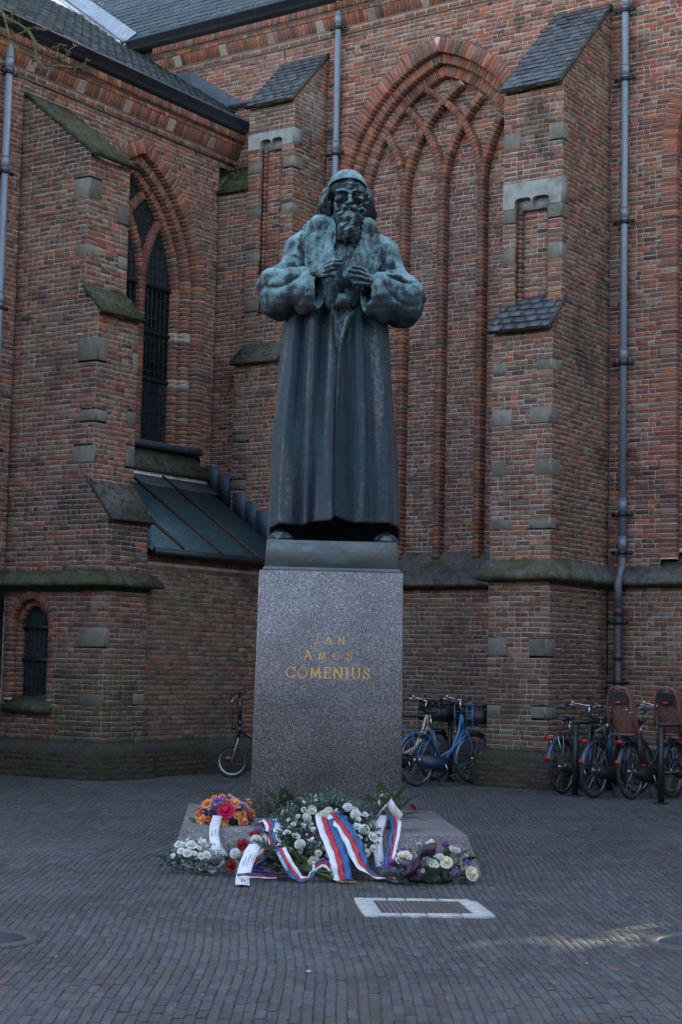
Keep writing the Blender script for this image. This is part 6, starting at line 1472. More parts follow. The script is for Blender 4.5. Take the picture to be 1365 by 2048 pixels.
def dome(c, r, inn=(.55, .95), zmin=.0, low=-.05):
    def f():
        while True:
            d = np.array([random.gauss(0, 1), random.gauss(0, 1), random.gauss(0, 1)]); d /= np.linalg.norm(d)
            if d[2] < low: continue
            k = random.uniform(*inn); P = d * r * k; return (P[0], P[1], max(P[2] + c, .015)), (d[0], d[1], max(d[2], .05))
    return f
WHT, RED, BLU = (.74, .76, .80), (.46, .010, .03), (.005, .085, .25)
def catmull(P, n=10):
    P = [np.array(p, float) for p in P]; P = [2 * P[0] - P[1]] + P + [2 * P[-1] - P[-2]]; out = []
    for i in range(1, len(P) - 2):
        for k in range(n):
            t = k / n; out.append(.5 * (2 * P[i] + (P[i + 1] - P[i - 1]) * t + (2 * P[i - 1] - 5 * P[i] + 4 * P[i + 1] - P[i + 2]) * t * t + (-P[i - 1] + 3 * P[i] - 3 * P[i + 1] + P[i + 2]) * t ** 3))
    out.append(P[-2]); return out
m_ribbon = mat('satin_ribbon', attr=True, rough=.42, nscale=8, namt=.08, spec=.5, coat=.15)
m_print = mat('ribbon_print', attr=True, rough=.5)
def ribbon(t, pts, sides, width, stripes, text=None, name='ribbon', org=None, n=10, squig=None):
    """satin band along pts; sides: width direction at each point; stripes: [(fraction, colour)]"""
    org = np.array(org) if org is not None else np.zeros(3)
    C_ = np.array(catmull(pts, n)); S_1 = np.array(catmull(sides, n)); S_1 /= np.linalg.norm(S_1, axis=1)[:, None]; m_ = len(C_); mb = MB()
    fr = [0] + list(np.cumsum([s[0] for s in stripes])); fr = [f / fr[-1] for f in fr]
    tn = np.gradient(C_, axis=0); tn /= np.linalg.norm(tn, axis=1)[:, None]; NN = np.cross(S_1, tn); NN /= np.linalg.norm(NN, axis=1)[:, None]
    wv = lambda i, f: NN[int(i)] * .006 * sin(i * .55 + f * 5) * (1 if i > 2 else 0)
    for k, (f_, col) in enumerate(stripes):
        sub_ = [fr[k], (fr[k] + fr[k + 1]) / 2, fr[k + 1]]
        V = [C_[i] + S_1[i] * width * (f - .5) + wv(i, f) - org for i in range(m_) for f in sub_]
        mb.add(V, [(i * 3 + j, i * 3 + j + 1, (i + 1) * 3 + j + 1, (i + 1) * 3 + j) for i in range(m_ - 1) for j in (0, 1)], col)
    o = mb.build(name, m_ribbon, t, smooth=True); md = o.modifiers.new('thick', 'SOLIDIFY'); md.thickness = .0015
    ln = np.r_[0, np.cumsum(np.linalg.norm(np.diff(C_, axis=0), axis=1))]
    def at(s, f, sg):
        i = np.interp(s, ln, np.arange(m_)); a = int(min(i, m_ - 2)); b = i - a; P = C_[a] * (1 - b) + C_[a + 1] * b; S2 = S_1[a] * (1 - b) + S_1[a + 1] * b; N2 = NN[a] * (1 - b) + NN[a + 1] * b
        return P + S2 * width * (f - .5) + N2 * sg * .0035 + wv(i, f) - org
    for tx in (text or []):
        txt, s0, f0, f1, col, sg, dirn = tx; h = (f1 - f0) * width; s = s0; tb = MB()
        for ch in txt:
            if ch in GL:
                for side_ in (1, -1):
                    letter_ribs(ch, .16, lambda u, v: at(s + dirn * u * h, f0 + (f1 - f0) * v, side_), tb, col, True)
                s += dirn * (GL[ch][1] + .14) * h
        if tb.n: tb.build('ribbon_lettering', m_print, o)
    if squig:
        tb = MB()
        for (s0, f0, L, sd_) in [q + (z_,) for q in squig for z_ in (1, -1)]:
            pts2 = [at(s0 + L * k / 14, f0 + .055 * sin(k * 2.1) + .02 * sin(k * 5), sd_) for k in range(15)]; tb.tube(pts2, .0018, 4, (.08, .09, .14))
        tb.build('handwriting', m_print, o)
    return o
TRI = [(.33, WHT), (.31, RED), (.36, BLU)]
GR_ = 'flower tributes laid at the pedestal'
# A: orange bouquet on the step
tA = bouquet('A', 'round bouquet of orange and red roses with purple carnations, on the left of the step', GR_)
put_flowers(tA, 'A'); cA = ARR['A'][0]
put_leaves(tA, 'fern', 60, dome(.31, np.array([.22, .19, .2]), (.3, .8)), .08); put_leaves(tA, 'big', 16, dome(.29, np.array([.25, .21, .05]), (.7, 1.0)), .10, True); put_leaves(tA, 'blade', 18, dome(.32, np.array([.24, .2, .24]), (.6, 1.0)), .08)
mb = MB(); mb.lathe([(.0, 0), (.17, 0), (.20, .06), (.15, .12), (0, .14)], (0, 0, .283), 20, (.03, .05, .025)); mb.build('flower_foam', m_leafm, tA, smooth=True)
ribbon(tA, [(-.95, 13.62, .36), (-.95, 13.3, .30), (-.935, 13.10, .23), (-.895, 12.93, .16), (-.84, 12.86, .115), (-.86, 12.82, .065), (-.925, 12.70, .02)], [(1, .1, 0), (1, .1, 0), (.95, .1, .1), (.8, .3, .35), (.5, .2, .7), (.8, -.2, .5), (1, -.1, .1)], .078, [(1, WHT)], org=(cA[0], cA[1], 0), squig=[(.38, .3, .14), (.40, .6, .12), (.62, .4, .05)])
for i in range(22):
    a = random.uniform(0, 6.28); z_ = random.uniform(-.05, .17); k_ = sqrt(max(0, 1 - (z_ / .24) ** 2)); o = bpy.data.objects.new('rose', random.choice(FL['rose_orange'])); COL.objects.link(o); o.parent = tA; n_ = np.array([cos(a) * k_, sin(a) * k_, z_ / .24 + .1]); o.matrix_local = orient(np.array([.24 * cos(a) * k_, .2 * sin(a) * k_, z_ + .31]), n_, random.uniform(.022, .032))
# B: white roses, left end
tB = bouquet('B', 'low white rose posy with round eucalyptus leaves at the left end of the tributes', GR_); cB = ARR['B'][0]
put_flowers(tB, 'B'); put_leaves(tB, 'round', 60, dome(.03, np.array([.24, .19, .15]), (.3, .8)), .085); put_leaves(tB, 'gyp', 16, dome(.04, np.array([.2, .15, .17]), (.6, .95)), .07, name='baby_breath'); put_leaves(tB, 'fern', 14, dome(.02, np.array([.28, .2, .12]), (.6, 1)), .09)
ribbon(tB, [(-1.0, 12.64, .10), (-.99, 12.60, .045), (-.93, 12.6, .028), (-.88, 12.57, .03), (-.84, 12.55, .018)], [(.3, -.6, .5), (.2, -.8, .3), (.15, -1, .1), (.5, -.8, .0), (.9, -.4, 0)], .085, TRI, org=(cB[0], cB[1], 0))
# C: red roses and chrysanthemums with a white ribbon
tC = bouquet('C', 'mound of dark red roses, white chrysanthemums and baby’s breath with a broad white ribbon', GR_); cC = ARR['C'][0]
put_flowers(tC, 'C'); put_leaves(tC, 'gyp', 100, dome(.05, np.array([.22, .18, .24]), (.6, .9)), .075, name='baby_breath', jit=.2); put_leaves(tC, 'fern', 60, dome(.03, np.array([.24, .20, .2]), (.3, .8)), .08)
ribbon(tC, [(-.585, 12.60, .245), (-.612, 12.50, .20), (-.645, 12.40, .11), (-.66, 12.27, .030), (-.645, 12.0, .018)], [(1, .2, 0)] * 5, .105, [(1, WHT)], org=(cC[0], cC[1], 0), squig=[(.10, .3, .16), (.14, .55, .12), (.42, .45, .12), (.45, .65, .10)])
ribbon(tC, [(-.50, 12.80, .30), (-.47, 12.66, .24), (-.53, 12.55, .17), (-.60, 12.45, .11)], [(.9, 0, .4), (.8, .3, .2), (.6, .1, -.6), (.5, .5, -.5)], .08, TRI, org=(cC[0], cC[1], 0))
ribbon(tC, [(-.70, 12.25, .05), (-.62, 12.22, .06), (-.5, 12.3, .045), (-.42, 12.42, .03)], [(0, .5, 1), (0, .4, 1), (.1, .3, 1), (0, .5, 1)], .035, TRI, org=(cC[0], cC[1], 0))
# D: tied green bunch lying on the ground
tD = empty('flower_bunch', (-.35, 12.6, 0)); tag(tD, 'tied bunch of greenery and pink statice lying on the ground with a lettered ribbon', 'bouquet', GR_)
oD = np.array([-.35, 12.6, 0])
def along_D():
    k = random.random(); P = np.array([-.20, 12.52, .10]) * (1 - k) + np.array([-.56, 12.66, .13]) * k; sp_ = .02 + .13 * k
    P = P + np.array([random.gauss(0, sp_ * .5), random.gauss(0, sp_ * .5), random.gauss(0, sp_ * .4) + .02]) - oD; return (P[0], P[1], max(P[2], .02)), (-.8, .2, .35)
put_leaves(tD, 'fern', 60, along_D, .13); put_leaves(tD, 'blade', 26, along_D, .16)
mb = MB()
for i in range(34):
    a = random.uniform(0, 6.28); r = random.uniform(0, .028); e = np.array([-.145, 12.49, .065]); s0 = e + np.array([0, cos(a), sin(a)]) * r; d0 = np.array([.145, -.02, -.035]) + np.array([random.gauss(0, .012), random.gauss(0, .02), random.gauss(0, .015)])
    mb.tube([s0 - np.array([.18, -.05, -.035]) - oD, s0 - oD, s0 + d0 * .9 - oD], .0045, 5, np.array((.10, .14, .055)) * random.uniform(.6, 1.4))
for (a, b) in (((-.56, 12.74, .33), (-.13, 12.5, .07)), ((-.42, 12.62, .22), (-.15, 12.5, .07))): mb.tube([np.array(a) - oD, (np.array(a) + b) / 2 + [0, 0, .02] - oD, np.array(b) - oD], .006, 6, (.09, .14, .05))
mb.build('stem_bundle', m_leafm, tD, kind='stuff')
for k, (x, y, z, r) in enumerate(((-.575, 12.74, .335, .042), (-.16, 12.48, .09, .0))): 
    if r: o = inst('allium', FL['allium'][0], tD, (x + .35, y - 12.6, z), scale=r)
for i in range(15): inst('statice', FL['statice_pink'][0], tD, (-.60 + .026 * i + .35, 12.50 - 12.6 + random.uniform(-.03, .02), .030 + random.uniform(0, .015)), (0, 0, i), .028)
ribbon(tD, [(-.40, 12.52, .225), (-.365, 12.44, .17), (-.315, 12.40, .095), (-.255, 12.37, .03), (-.20, 12.38, .024), (-.155, 12.44, .06), (-.135, 12.47, .095)], [(1, .1, .25), (1, .1, .3), (.95, .1, .35), (.7, .5, .2), (.3, .9, .3), (-.1, .9, .4), (-.3, .8, .5)], .085, [(.36, BLU), (.30, RED), (.34, WHT)],
       text=[('KOMENSKEHO', .045, .08, .30, (.75, .78, .8), 1, 1)], org=oD)
ribbon(tD, [(-.135, 12.45, .10), (-.08, 12.50, .13), (-.04, 12.5, .11), (-.02, 12.47, .09)], [(0, .3, 1), (0, .4, 1), (.1, .5, .8), (0, .6, .6)], .07, TRI, org=oD)
mb = MB(); mb.torus((-.145 + .35, 12.495 - 12.6, .068), .034, .013, (1, 0, -.2), 16, 6, WHT); mb.build('ribbon_knot', m_ribbon, tD, smooth=True)
# E: big white wreath leaning over the step
tE = bouquet('E', 'large white wreath of roses and chrysanthemums leaning on the step, with broad striped ribbons', GR_, 'wreath', 'flower_wreath'); cE = ARR['E'][0]
put_flowers(tE, 'E')
tl = np.array([0, .81, .586]); nE = np.array([0, -.586, .81])
def ring_E():
    a = random.uniform(0, 2 * pi); b = random.uniform(-.4, pi + .4); R1 = .285; rad = np.array([cos(a), 0, 0]) + tl * sin(a); d = rad * cos(b) + nE * sin(b)
    P = rad * R1 + d * random.uniform(.02, .075) + np.array([0, 0, cE[2]]); return (P[0], P[1], max(P[2], .02)), tuple(d * .8 + rad * .4)
put_leaves(tE, 'round', 230, ring_E, .085); put_leaves(tE, 'fern', 120, ring_E, .075); put_leaves(tE, 'gyp', 60, ring_E, .07, name='baby_breath')
mb = MB(); 
V = []; 
for i in range(32):
    a = 2 * pi * i / 32
    for k in range(8): b = 2 * pi * k / 8; rad = np.array([cos(a), 0, 0]) + tl * sin(a); V.append(rad * (.285 + .06 * cos(b)) + nE * .06 * sin(b) + np.array([0, 0, cE[2]]))
mb.add(V, [(i * 8 + k, ((i + 1) % 32) * 8 + k, ((i + 1) % 32) * 8 + (k + 1) % 8, i * 8 + (k + 1) % 8) for i in range(32) for k in range(8)], (.03, .045, .025)); mb.build('wreath_base', m_leafm, tE, smooth=True)
ribbon(tE, [(-.085, 13.28, .43), (-.075, 13.12, .40), (-.05, 12.97, .335), (-.012, 12.83, .26), (.030, 12.70, .175), (.055, 12.60, .10), (.066, 12.53, .03), (.08, 12.40, .018)], [(1, .3, 0), (1, .3, .05), (1, .25, .1), (1, .2, .1), (1, .15, .05), (1, .1, 0), (1, .0, 0), (1, -.1, 0)], .150, TRI,
       text=[('BLIC', 1.08, .93, .74, (.75, .78, .8), 1, -1)], org=(cE[0], cE[1], 0))
ribbon(tE, [(-.03, 13.28, .445), (.02, 13.10, .40), (.085, 12.96, .33), (.146, 12.84, .25), (.185, 12.73, .165), (.237, 12.60, .085), (.33, 12.58, .025), (.44, 12.60, .020), (.49, 12.66, .030), (.44, 12.70, .05)], [(1, .5, .3), (1, .5, .35), (1, .4, .4), (1, .3, .3), (.95, .4, .2), (.6, .9, .1), (.1, 1, 0), (0, 1, .1), (.3, .8, .5), (0, .7, .6)], .135, TRI, org=(cE[0], cE[1], 0))
mb = MB()
for i in range(18): mb.tube([(.03 + .008 * i + .065, 12.385 - 13.12, .014), (.035 + .008 * i + .065 + random.uniform(-.004, .004), 12.345 - 13.12, .008)], .0025, 4, (.45, .30, .12))
mb.build('gold_fringe', m_petal, tE, kind='stuff')
for i in range(90):      # smaller buds filling the ring
    (P_, d_) = ring_E(); P_ = np.array(P_) + np.array(d_) * .03
    o = bpy.data.objects.new('rose', random.choice(FL['rose_white'])); COL.objects.link(o); o.parent = tE; o.matrix_local = orient(P_, d_, random.uniform(.014, .024))
# F: purple and cream wreath
tF = bouquet('F', 'low wreath of purple alliums and cream roses with dark violet ribbon, furthest right', GR_, 'wreath', 'flower_wreath'); cF = ARR['F'][0]
put_flowers(tF, 'F'); rF = np.array([.37, .22, .22])
put_leaves(tF, 'fern', 150, dome(.03, rF, (.4, .95)), .085); put_leaves(tF, 'round', 30, dome(.03, rF, (.5, .9)), .08); put_leaves(tF, 'gyp', 40, dome(.03, rF, (.6, .95)), .06, name='small_white_flowers'); put_leaves(tF, 'big', 14, dome(.04, rF, (.75, .95)), .085, True)
mb = MB(); mb.lathe([(0, .10), (.12, .09), (.17, .03), (.17, 0), (0, 0)], (0, 0, .0), 20, (.02, .035, .018)); mb.build('wreath_base', m_leafm, tF, smooth=True)
VIO = (.045, .012, .045)
ribbon(tF, [(.76, 12.42, .26), (.66, 12.37, .24), (.60, 12.34, .17), (.57, 12.33, .08), (.50, 12.40, .03), (.40, 12.48, .02)], [(.1, .1, 1), (.3, .1, 1), (.9, .2, .4), (1, .3, .2), (.4, .9, .2), (.0, 1, .1)], .10, [(1, VIO)], org=(cF[0], cF[1], 0))
ribbon(tF, [(.46, 12.50, .16), (.52, 12.42, .15), (.58, 12.36, .13), (.63, 12.34, .10)], [(.1, .2, 1)] * 4, .075, [(1, VIO)], org=(cF[0], cF[1], 0))
# G: bunch standing on the step at the right
tG = empty('flower_bunch', (.44, 13.5, 0)); tag(tG, 'upright bunch with big green leaves and a bow at the right shaft corner', 'bouquet', GR_); oG = np.array([.44, 13.5, 0])
mb = MB()
for i in range(30):
    a = random.uniform(0, 6.28); q = random.uniform(0, .03); b_ = np.array([q * cos(a), -.12 + q * sin(a), .30]); t_ = np.array([random.gauss(0.03, .05), .15 + random.gauss(0, .03), .58]); mb.tube([b_, (b_ + t_) / 2 + [0, 0, .0], t_], .004, 5, np.array((.09, .13, .05)) * random.uniform(.6, 1.4))
mb.build('stem_bundle', m_leafm, tG, kind='stuff')
for (x, y, z, dx, dz, s_) in ((-.03, .10, .50, -.25, 1, .19), (.06, .10, .50, .3, 1, .16), (.11, .08, .46, .7, .9, .18), (.12, .05, .40, 1, .45, .19), (.0, .08, .46, .05, 1, .14), (-.09, .09, .46, -.6, .8, .14), (.15, .1, .38, 1, .1, .15), (.05, .02, .38, .3, .3, .14)):
    M_ = orient((x, y, z), (dx, -.25, dz), s_, 0 if dx > 0 else .5); o = bpy.data.objects.new('leaf', LF['big'][1]); COL.objects.link(o); o.parent = tG; o.matrix_local = M_
put_leaves(tG, 'fern', 26, lambda: ((random.gauss(0, .06), .08 + random.gauss(0, .03), random.uniform(.38, .52)), (random.gauss(0, .5), -.2, 1)), .10); put_leaves(tG, 'gyp', 8, lambda: ((random.gauss(-.07, .03), .05, random.uniform(.40, .5)), (-.3, -.2, 1)), .09, name='baby_breath')
inst('rose', FL['rose_magenta'][0], tG, (.20, .10, .46), (-.5, .8, 0), .035); inst('rose', FL['rose_cream'][0], tG, (.08, .10, .555), (-.8, .3, 0), .028)
ribbon(tG, [(.40, 13.36, .41), (.37, 13.26, .36), (.345, 13.10, .28), (.345, 12.97, .18), (.365, 12.88, .06)], [(1, .2, 0)] * 5, .075, [(1, (.66, .66, .70))], org=oG, squig=[(.42, .4, .08)])
ribbon(tG, [(.46, 13.36, .42), (.49, 13.24, .36), (.475, 13.08, .28), (.45, 12.94, .19), (.425, 12.84, .09)], [(.9, .3, .1)] * 5, .088, [(.38, BLU), (.27, RED), (.35, WHT)], org=oG)
ribbon(tG, [(.43, 13.38, .45), (.37, 13.34, .49), (.36, 13.33, .55), (.41, 13.34, .59), (.46, 13.34, .56), (.45, 13.36, .48)], [(.2, -1, .3)] * 6, .06, [(.5, WHT), (.2, RED), (.3, BLU)], org=oG)
ribbon(tG, [(.44, 13.34, .50), (.39, 13.30, .47), (.35, 13.30, .42)], [(.5, -.2, .8)] * 3, .065, [(1, (.70, .62, .62))], org=oG); ribbon(tG, [(.43, 13.32, .52), (.47, 13.28, .47), (.53, 13.28, .40)], [(.5, -.2, .8)] * 3, .07, [(1, (.70, .62, .62))], org=oG)
# H: leafy bunch behind, left of the wreath
tH = empty('flower_bunch', (-.40, 13.55, 0)); tag(tH, 'small leafy bunch with one pink flower behind the left of the white wreath', 'bouquet', GR_); oH = np.array([-.40, 13.55, 0])
for (x, y, z, dx, dz, s_) in ((-.06, .08, .42, -.35, 1, .20), (.0, .06, .38, .1, 1, .20), (.06, .06, .40, .2, 1, .16), (-.02, .1, .46, 0, 1, .15), (-.09, .04, .36, -.6, .7, .14), (.03, .1, .42, .3, .9, .15)):
    o = bpy.data.objects.new('leaf', LF['big'][0]); COL.objects.link(o); o.parent = tH; o.matrix_local = orient((x, y, z), (dx, -.15, dz), s_, .2)
put_leaves(tH, 'fern', 30, lambda: ((random.gauss(-.02, .06), .05 + random.gauss(0, .03), random.uniform(.33, .45)), (random.gauss(-.1, .4), -.1, 1)), .11); put_leaves(tH, 'gyp', 12, lambda: ((random.gauss(-.07, .05), .05, random.uniform(.34, .45)), (-.3, -.2, 1)), .08, name='baby_breath')
inst('carnation', FL['carnation_pink'][0], tH, (.12, .02, .50), (-.6, .2, 0), .036); inst('rose', FL['rose_darkred'][0], tH, (.10, 0, .455), (-.9, .1, 0), .026)
mb = MB()
for i in range(24): mb.tube([np.array([-.02, .06, .38]) + np.random.normal(0, .02, 3), np.array([-.22, -.12, .30]) + np.random.normal(0, .012, 3)], .004, 5, np.array((.10, .11, .05)) * random.uniform(.6, 1.3))
mb.build('stem_bundle', m_leafm, tH, kind='stuff')
ribbon(tH, [(-.50, 13.38, .36), (-.47, 13.24, .36), (-.44, 13.10, .32), (-.43, 13.0, .24), (-.42, 12.93, .20)], [(.8, .5, .2)] * 5, .095, [(1, (.62, .64, .72))], org=oH)
ribbon(tH, [(-.57, 13.30, .36), (-.53, 13.20, .37), (-.50, 13.10, .32), (-.53, 13.02, .26)], [(.8, .2, .4)] * 4, .075, TRI, org=oH)
# ------------------------------------------------------------------ bicycles and racks
def paint(n, c, r=.3, coat=.3): return mat(n, c, rough=r, spec=.5, coat=coat)
m_tyre = mat('tyre', (.018, .018, .019), rough=.75, nscale=20, namt=.2); m_chrome = mat('chrome', (.40, .41, .43), rough=.22, metal=1); m_alu = mat('aluminium_rim', (.32, .33, .35), rough=.35, metal=.9); m_black = mat('black_plastic', (.012, .012, .013), rough=.5)
m_blue = paint('blue_paint', (.025, .115, .26)); m_nblue = paint('navy_paint', (.018, .055, .11)); m_grey = paint('grey_paint', (.10, .115, .13)); m_cream = paint('cream_paint', (.42, .38, .27)); m_blk = paint('black_paint', (.012, .013, .016))
m_redl = mat('red_reflector', (.34, .006, .005), rough=.2); m_amber = mat('amber_reflector', (.75, .20, .01), rough=.3); m_brown = mat('brown_seat_shell', (.15, .062, .05), rough=.6, nscale=15, namt=.1); m_lens = mat('lamp_lens', (.75, .78, .8), rough=.15); m_wall_ = mat('tan_sidewall', (.42, .26, .17), rough=.6)
m_leather = mat('saddle_leather', (.035, .034, .036), rough=.4, nscale=12, namt=.2); m_rack = paint('dark_green_paint', (.006, .012, .010), .5, 0)
def T3(*p): return [tuple(q) for q in p]
def wheel(root, cx, R0, steer=0.0, wall=False, name='wheel', hubr=.022):
    w = empty(name, (cx, 0, R0), 0, root); w.rotation_euler = (0, 0, steer)
    mb = MB(); mb.torus((0, 0, 0), R0 - .021, .021, (0, 1, 0), 40, 8); mb.build('tyre', m_tyre, w, smooth=True)
    if wall: mb = MB(); mb.torus((0, -.012, 0), R0 - .030, .005, (0, 1, 0), 40, 5); mb.torus((0, .012, 0), R0 - .030, .005, (0, 1, 0), 40, 5); mb.build('reflective_sidewall', m_wall_, w, smooth=True)
    mb = MB(); mb.torus((0, 0, 0), R0 - .046, .009, (0, 1, 0), 40, 6, flat=1.5); mb.build('rim', m_alu, w, smooth=True)
    mb = MB()
    for i in range(28):
        a = 2 * pi * i / 28; s = 1 if i % 2 else -1; b = a + (.55 if (i // 2) % 2 else -.55)
        mb.tube([(hubr * cos(b), s * .030, hubr * sin(b)), ((R0 - .05) * cos(a), 0, (R0 - .05) * sin(a))], .0014, 3, cap=False)
    mb.build('spokes', m_chrome if R0 > .3 else m_iron, w, kind='stuff')
    mb = MB(); mb.lathe([(.0, -.055), (.010, -.055), (.010, -.035), (hubr + .006, -.032), (hubr + .006, -.026), (hubr * .7, -.022), (hubr * .7, .022), (hubr + .006, .026), (hubr + .006, .032), (.010, .035), (.010, .055), (0, .055)], (0, 0, 0), 12, axis=(0, 1, 0)); mb.build('hub', m_chrome, w, smooth=True)
    return w
def guard(root, cx, R0, a0, a1, m, nm='mudguard'):
    mb = MB(); n = 22; V = []
    for i in range(n + 1):
        a = a0 + (a1 - a0) * i / n
        for (r, y) in ((R0 + .012, -.029), (R0 + .024, -.018), (R0 + .028, 0), (R0 + .024, .018), (R0 + .012, .029)): V.append((cx + r * cos(a), y, R0 + r * sin(a)))
    mb.add(V, [(i * 5 + k, i * 5 + k + 1, (i + 1) * 5 + k + 1, (i + 1) * 5 + k) for i in range(n) for k in range(4)])
    for a in (a0 + .12 if abs(a0) > 2 else a1 - .2,):
        for s in (-1, 1): mb.tube([(cx, s * .045, R0), (cx + (R0 + .015) * cos(a), s * .028, R0 + (R0 + .015) * sin(a))], .003, 5)
    o = mb.build(nm, m, root, smooth=True); return o
def bicycle(loc, heading, paintm, label, kind='step', R0=.35, wb=1.10, guards=True, gm=None, rack='steel', frontrack=False, crate=False, childseat=False, chaincase=True, wall=True, lean=0.0, steer=0.0, saddle_h=.98, bar_h=1.12, cm=None, saddlebag=False, group='parked bicycles'):
    t = empty('bicycle', loc, heading); t.rotation_euler = (lean, 0, heading); tag(t, label, 'bicycle', group)
    gm = gm or paintm; rm = {'steel': m_chrome, 'paint': paintm, 'black': m_black}.get(rack, m_black)
    wheel(t, 0, R0, 0, wall, 'wheel', .030); wheel(t, wb, R0, steer, wall, 'wheel')
    bb = (.47, 0, .29); st = (.30, 0, .74 if kind != 'diamond' else .80); ht, hb = (.86, 0, .93), (.905, 0, .76)
    mb = MB()
    mb.tube([bb, st], .017, 8)
    if kind == 'step':
        mb.tube([ht, (.80, 0, .72), (.66, 0, .47), (.40, 0, .37)], .019, 8); mb.tube([hb, (.80, 0, .60), bb], .021, 8)
    else: mb.tube([(.87, 0, .90), (st[0] + .01, 0, st[2] - .03)], .017, 8); mb.tube([hb, bb], .020, 8)
    mb.tube([(.855, 0, .955), (.91, 0, .74)], .024, 8)
    for s in (-1, 1): mb.tube([(0, s * .055, R0), (.20, s * .04, R0 - .02), (bb[0], s * .02, bb[2])], .010, 6); mb.tube([(0, s * .055, R0), (.14, s * .045, .55), (st[0] - .005, s * .015, st[2] - .04)], .009, 6)
    mb.build('frame', paintm, t, smooth=True)
    mb = MB()
    for s in (-1, 1): mb.tube([(.91, s * .012, .75), (.95, s * .045, .66), (1.02, s * .05, .50), (wb - .02, s * .052, R0 + .05), (wb, s * .052, R0)], .010, 6)
    mb.build('fork', paintm, t, smooth=True)
    mb = MB(); mb.tube([(st[0], 0, st[2] - .02), (st[0] - .045, 0, saddle_h - .05)], .013, 8)
    for s in (-1, 1): mb.lathe([(.018, 0), (.018, .01), (.012, .012), (.020, .02), (.012, .03), (.020, .04), (.018, .055)], (st[0] - .10, s * .055, saddle_h - .075), 8)
    mb.build('seat_post', m_chrome, t, smooth=True)
    mb = MB(); V = []; n = 9; secs = []
    for i in range(n):
        v = i / (n - 1); x = st[0] - .19 + .28 * v; wd = np.interp(v, [0, .15, .4, .7, 1], [.085, .11, .085, .035, .018]); th = np.interp(v, [0, .2, 1], [.03, .045, .025]); zc = saddle_h - .01 + .012 * (v - .5) ** 2 * 4
        for k in range(10): a = 2 * pi * k / 10; V.append((x, wd * cos(a), zc + th * (.5 * sin(a) if sin(a) > 0 else .9 * sin(a)) - .0))
    mb.add(V, [(i * 10 + k, i * 10 + (k + 1) % 10, (i + 1) * 10 + (k + 1) % 10, (i + 1) * 10 + k) for i in range(n - 1) for k in range(10)] + [tuple(range(10)), tuple(range((n - 1) * 10, n * 10))]); mb.build('saddle', m_leather, t, smooth=True)
    # handlebar
    hbar = MB(); hbar.tube([(.86, 0, .94), (.835, 0, bar_h - .04), (.87, 0, bar_h - .015)], .013, 8)
    for s in (-1, 1): hbar.tube([(.87, 0, bar_h - .015), (.885, s * .10, bar_h + .005), (.86, s * .20, bar_h + .03), (.78, s * .27, bar_h + .015), (.66, s * .29, bar_h - .02)], .0105, 8)
    ho = hbar.build('handlebar', m_chrome, t, smooth=True)
    for s in (-1, 1): g = MB(); g.tube([(.76, s * .275, bar_h + .010), (.64, s * .292, bar_h - .027)], .018, 8); g.build('grip', m_black, ho, smooth=True); g = MB(); g.tube([(.80, s * .262, bar_h + .01), (.84, s * .25, bar_h - .02), (.75, s * .30, bar_h - .035)], .006, 5); g.build('brake_lever', m_chrome, ho)
    g = MB(); g.lathe([(0, 0), (.026, .0), (.028, .015), (.018, .03), (0, .034)], (.82, .235, bar_h + .035), 12); g.build('bell', m_chrome, ho, smooth=True)
    g = MB()
    for s in (-1, 1): g.tube([(.84, s * .24, bar_h - .01), (.93, s * .12, bar_h - .08), (.93, s * .03, .95), (.92, s * .02, .80), (1.0, s * .05, .55)], .0035, 4)
    g.build('brake_cable', m_black, t)
    if guards: guard(t, 0, R0, 2.85 if kind != 'fold' else 2.6, .35, gm, 'mudguard'); guard(t, wb, R0, 3.3, .95, gm, 'mudguard')
    # crank, pedals, chain case
    mb = MB(); mb.lathe([(.0, -.07), (.016, -.07), (.016, .07), (0, .07)], bb, 8, axis=(0, 1, 0)); mb.tube([(bb[0], -.075, bb[2]), (bb[0] + .05, -.085, bb[2] - .16)], .009, 6); mb.tube([(bb[0], .075, bb[2]), (bb[0] - .05, .085, bb[2] + .16)], .009, 6); mb.build('crank', m_chrome, t)
    for (x, y, z) in ((bb[0] + .05, -.135, bb[2] - .165), (bb[0] - .05, .135, bb[2] + .165)): mb = MB(); mb.box(x - .045, x + .045, y - .045, y + .045, z - .012, z + .012); mb.build('pedal', m_black, t)
    if chaincase:
        mb = MB(); pr = [(-.07, .31), (-.05, .40), (.05, .43), (.45, .39), (.56, .36), (.585, .27), (.53, .19), (.42, .18), (.0, .27)]; mb.prism(pr, 1, -.072, -.045); mb.build('chain_case', cm or m_black, t)
        mb = MB(); mb.lathe([(.0, -.078), (.03, -.078), (.03, -.07), (0, -.07)], (0, 0, R0), 12, axis=(0, 1, 0)); mb.build('hub_cap', m_chrome, t)
    else: mb = MB(); mb.torus((bb[0], -.05, bb[2]), .085, .006, (0, 1, 0), 24, 5); mb.build('chainring', m_black, t)
    mb = MB(); mb.tube([(.36, -.02, .30), (.33, -.10, .02)], .008, 6); mb.tube([(.36, .02, .30), (.33, .10, .02)], .008, 6); mb.tube([(.30, -.11, .012), (.36, -.10, .012)], .008, 5); mb.build('kickstand', m_black, t)
    if rack:
        mb = MB()
        for s in (-.055, .055): mb.tube([(.22, s, .74), (-.25, s, .755), (-.29, s * .6, .755)], .006, 6)
        for s in (-.02, .02): mb.tube([(.20, s, .742), (-.28, s, .757)], .004, 5)
        for x in (.1, -.05, -.2): mb.tube([(x, -.06, .748), (x, .06, .748)], .004, 5)
        mb.tube([(-.29, -.035, .755), (-.29, .035, .755)], .006, 5)
        for s in (-.06, .06): mb.tube([(-.16, s, .75), (-.03, s, .40), (0, s, R0)], .006, 5); mb.tube([(-.02, s, .748), (0, s, .42)], .004, 5)
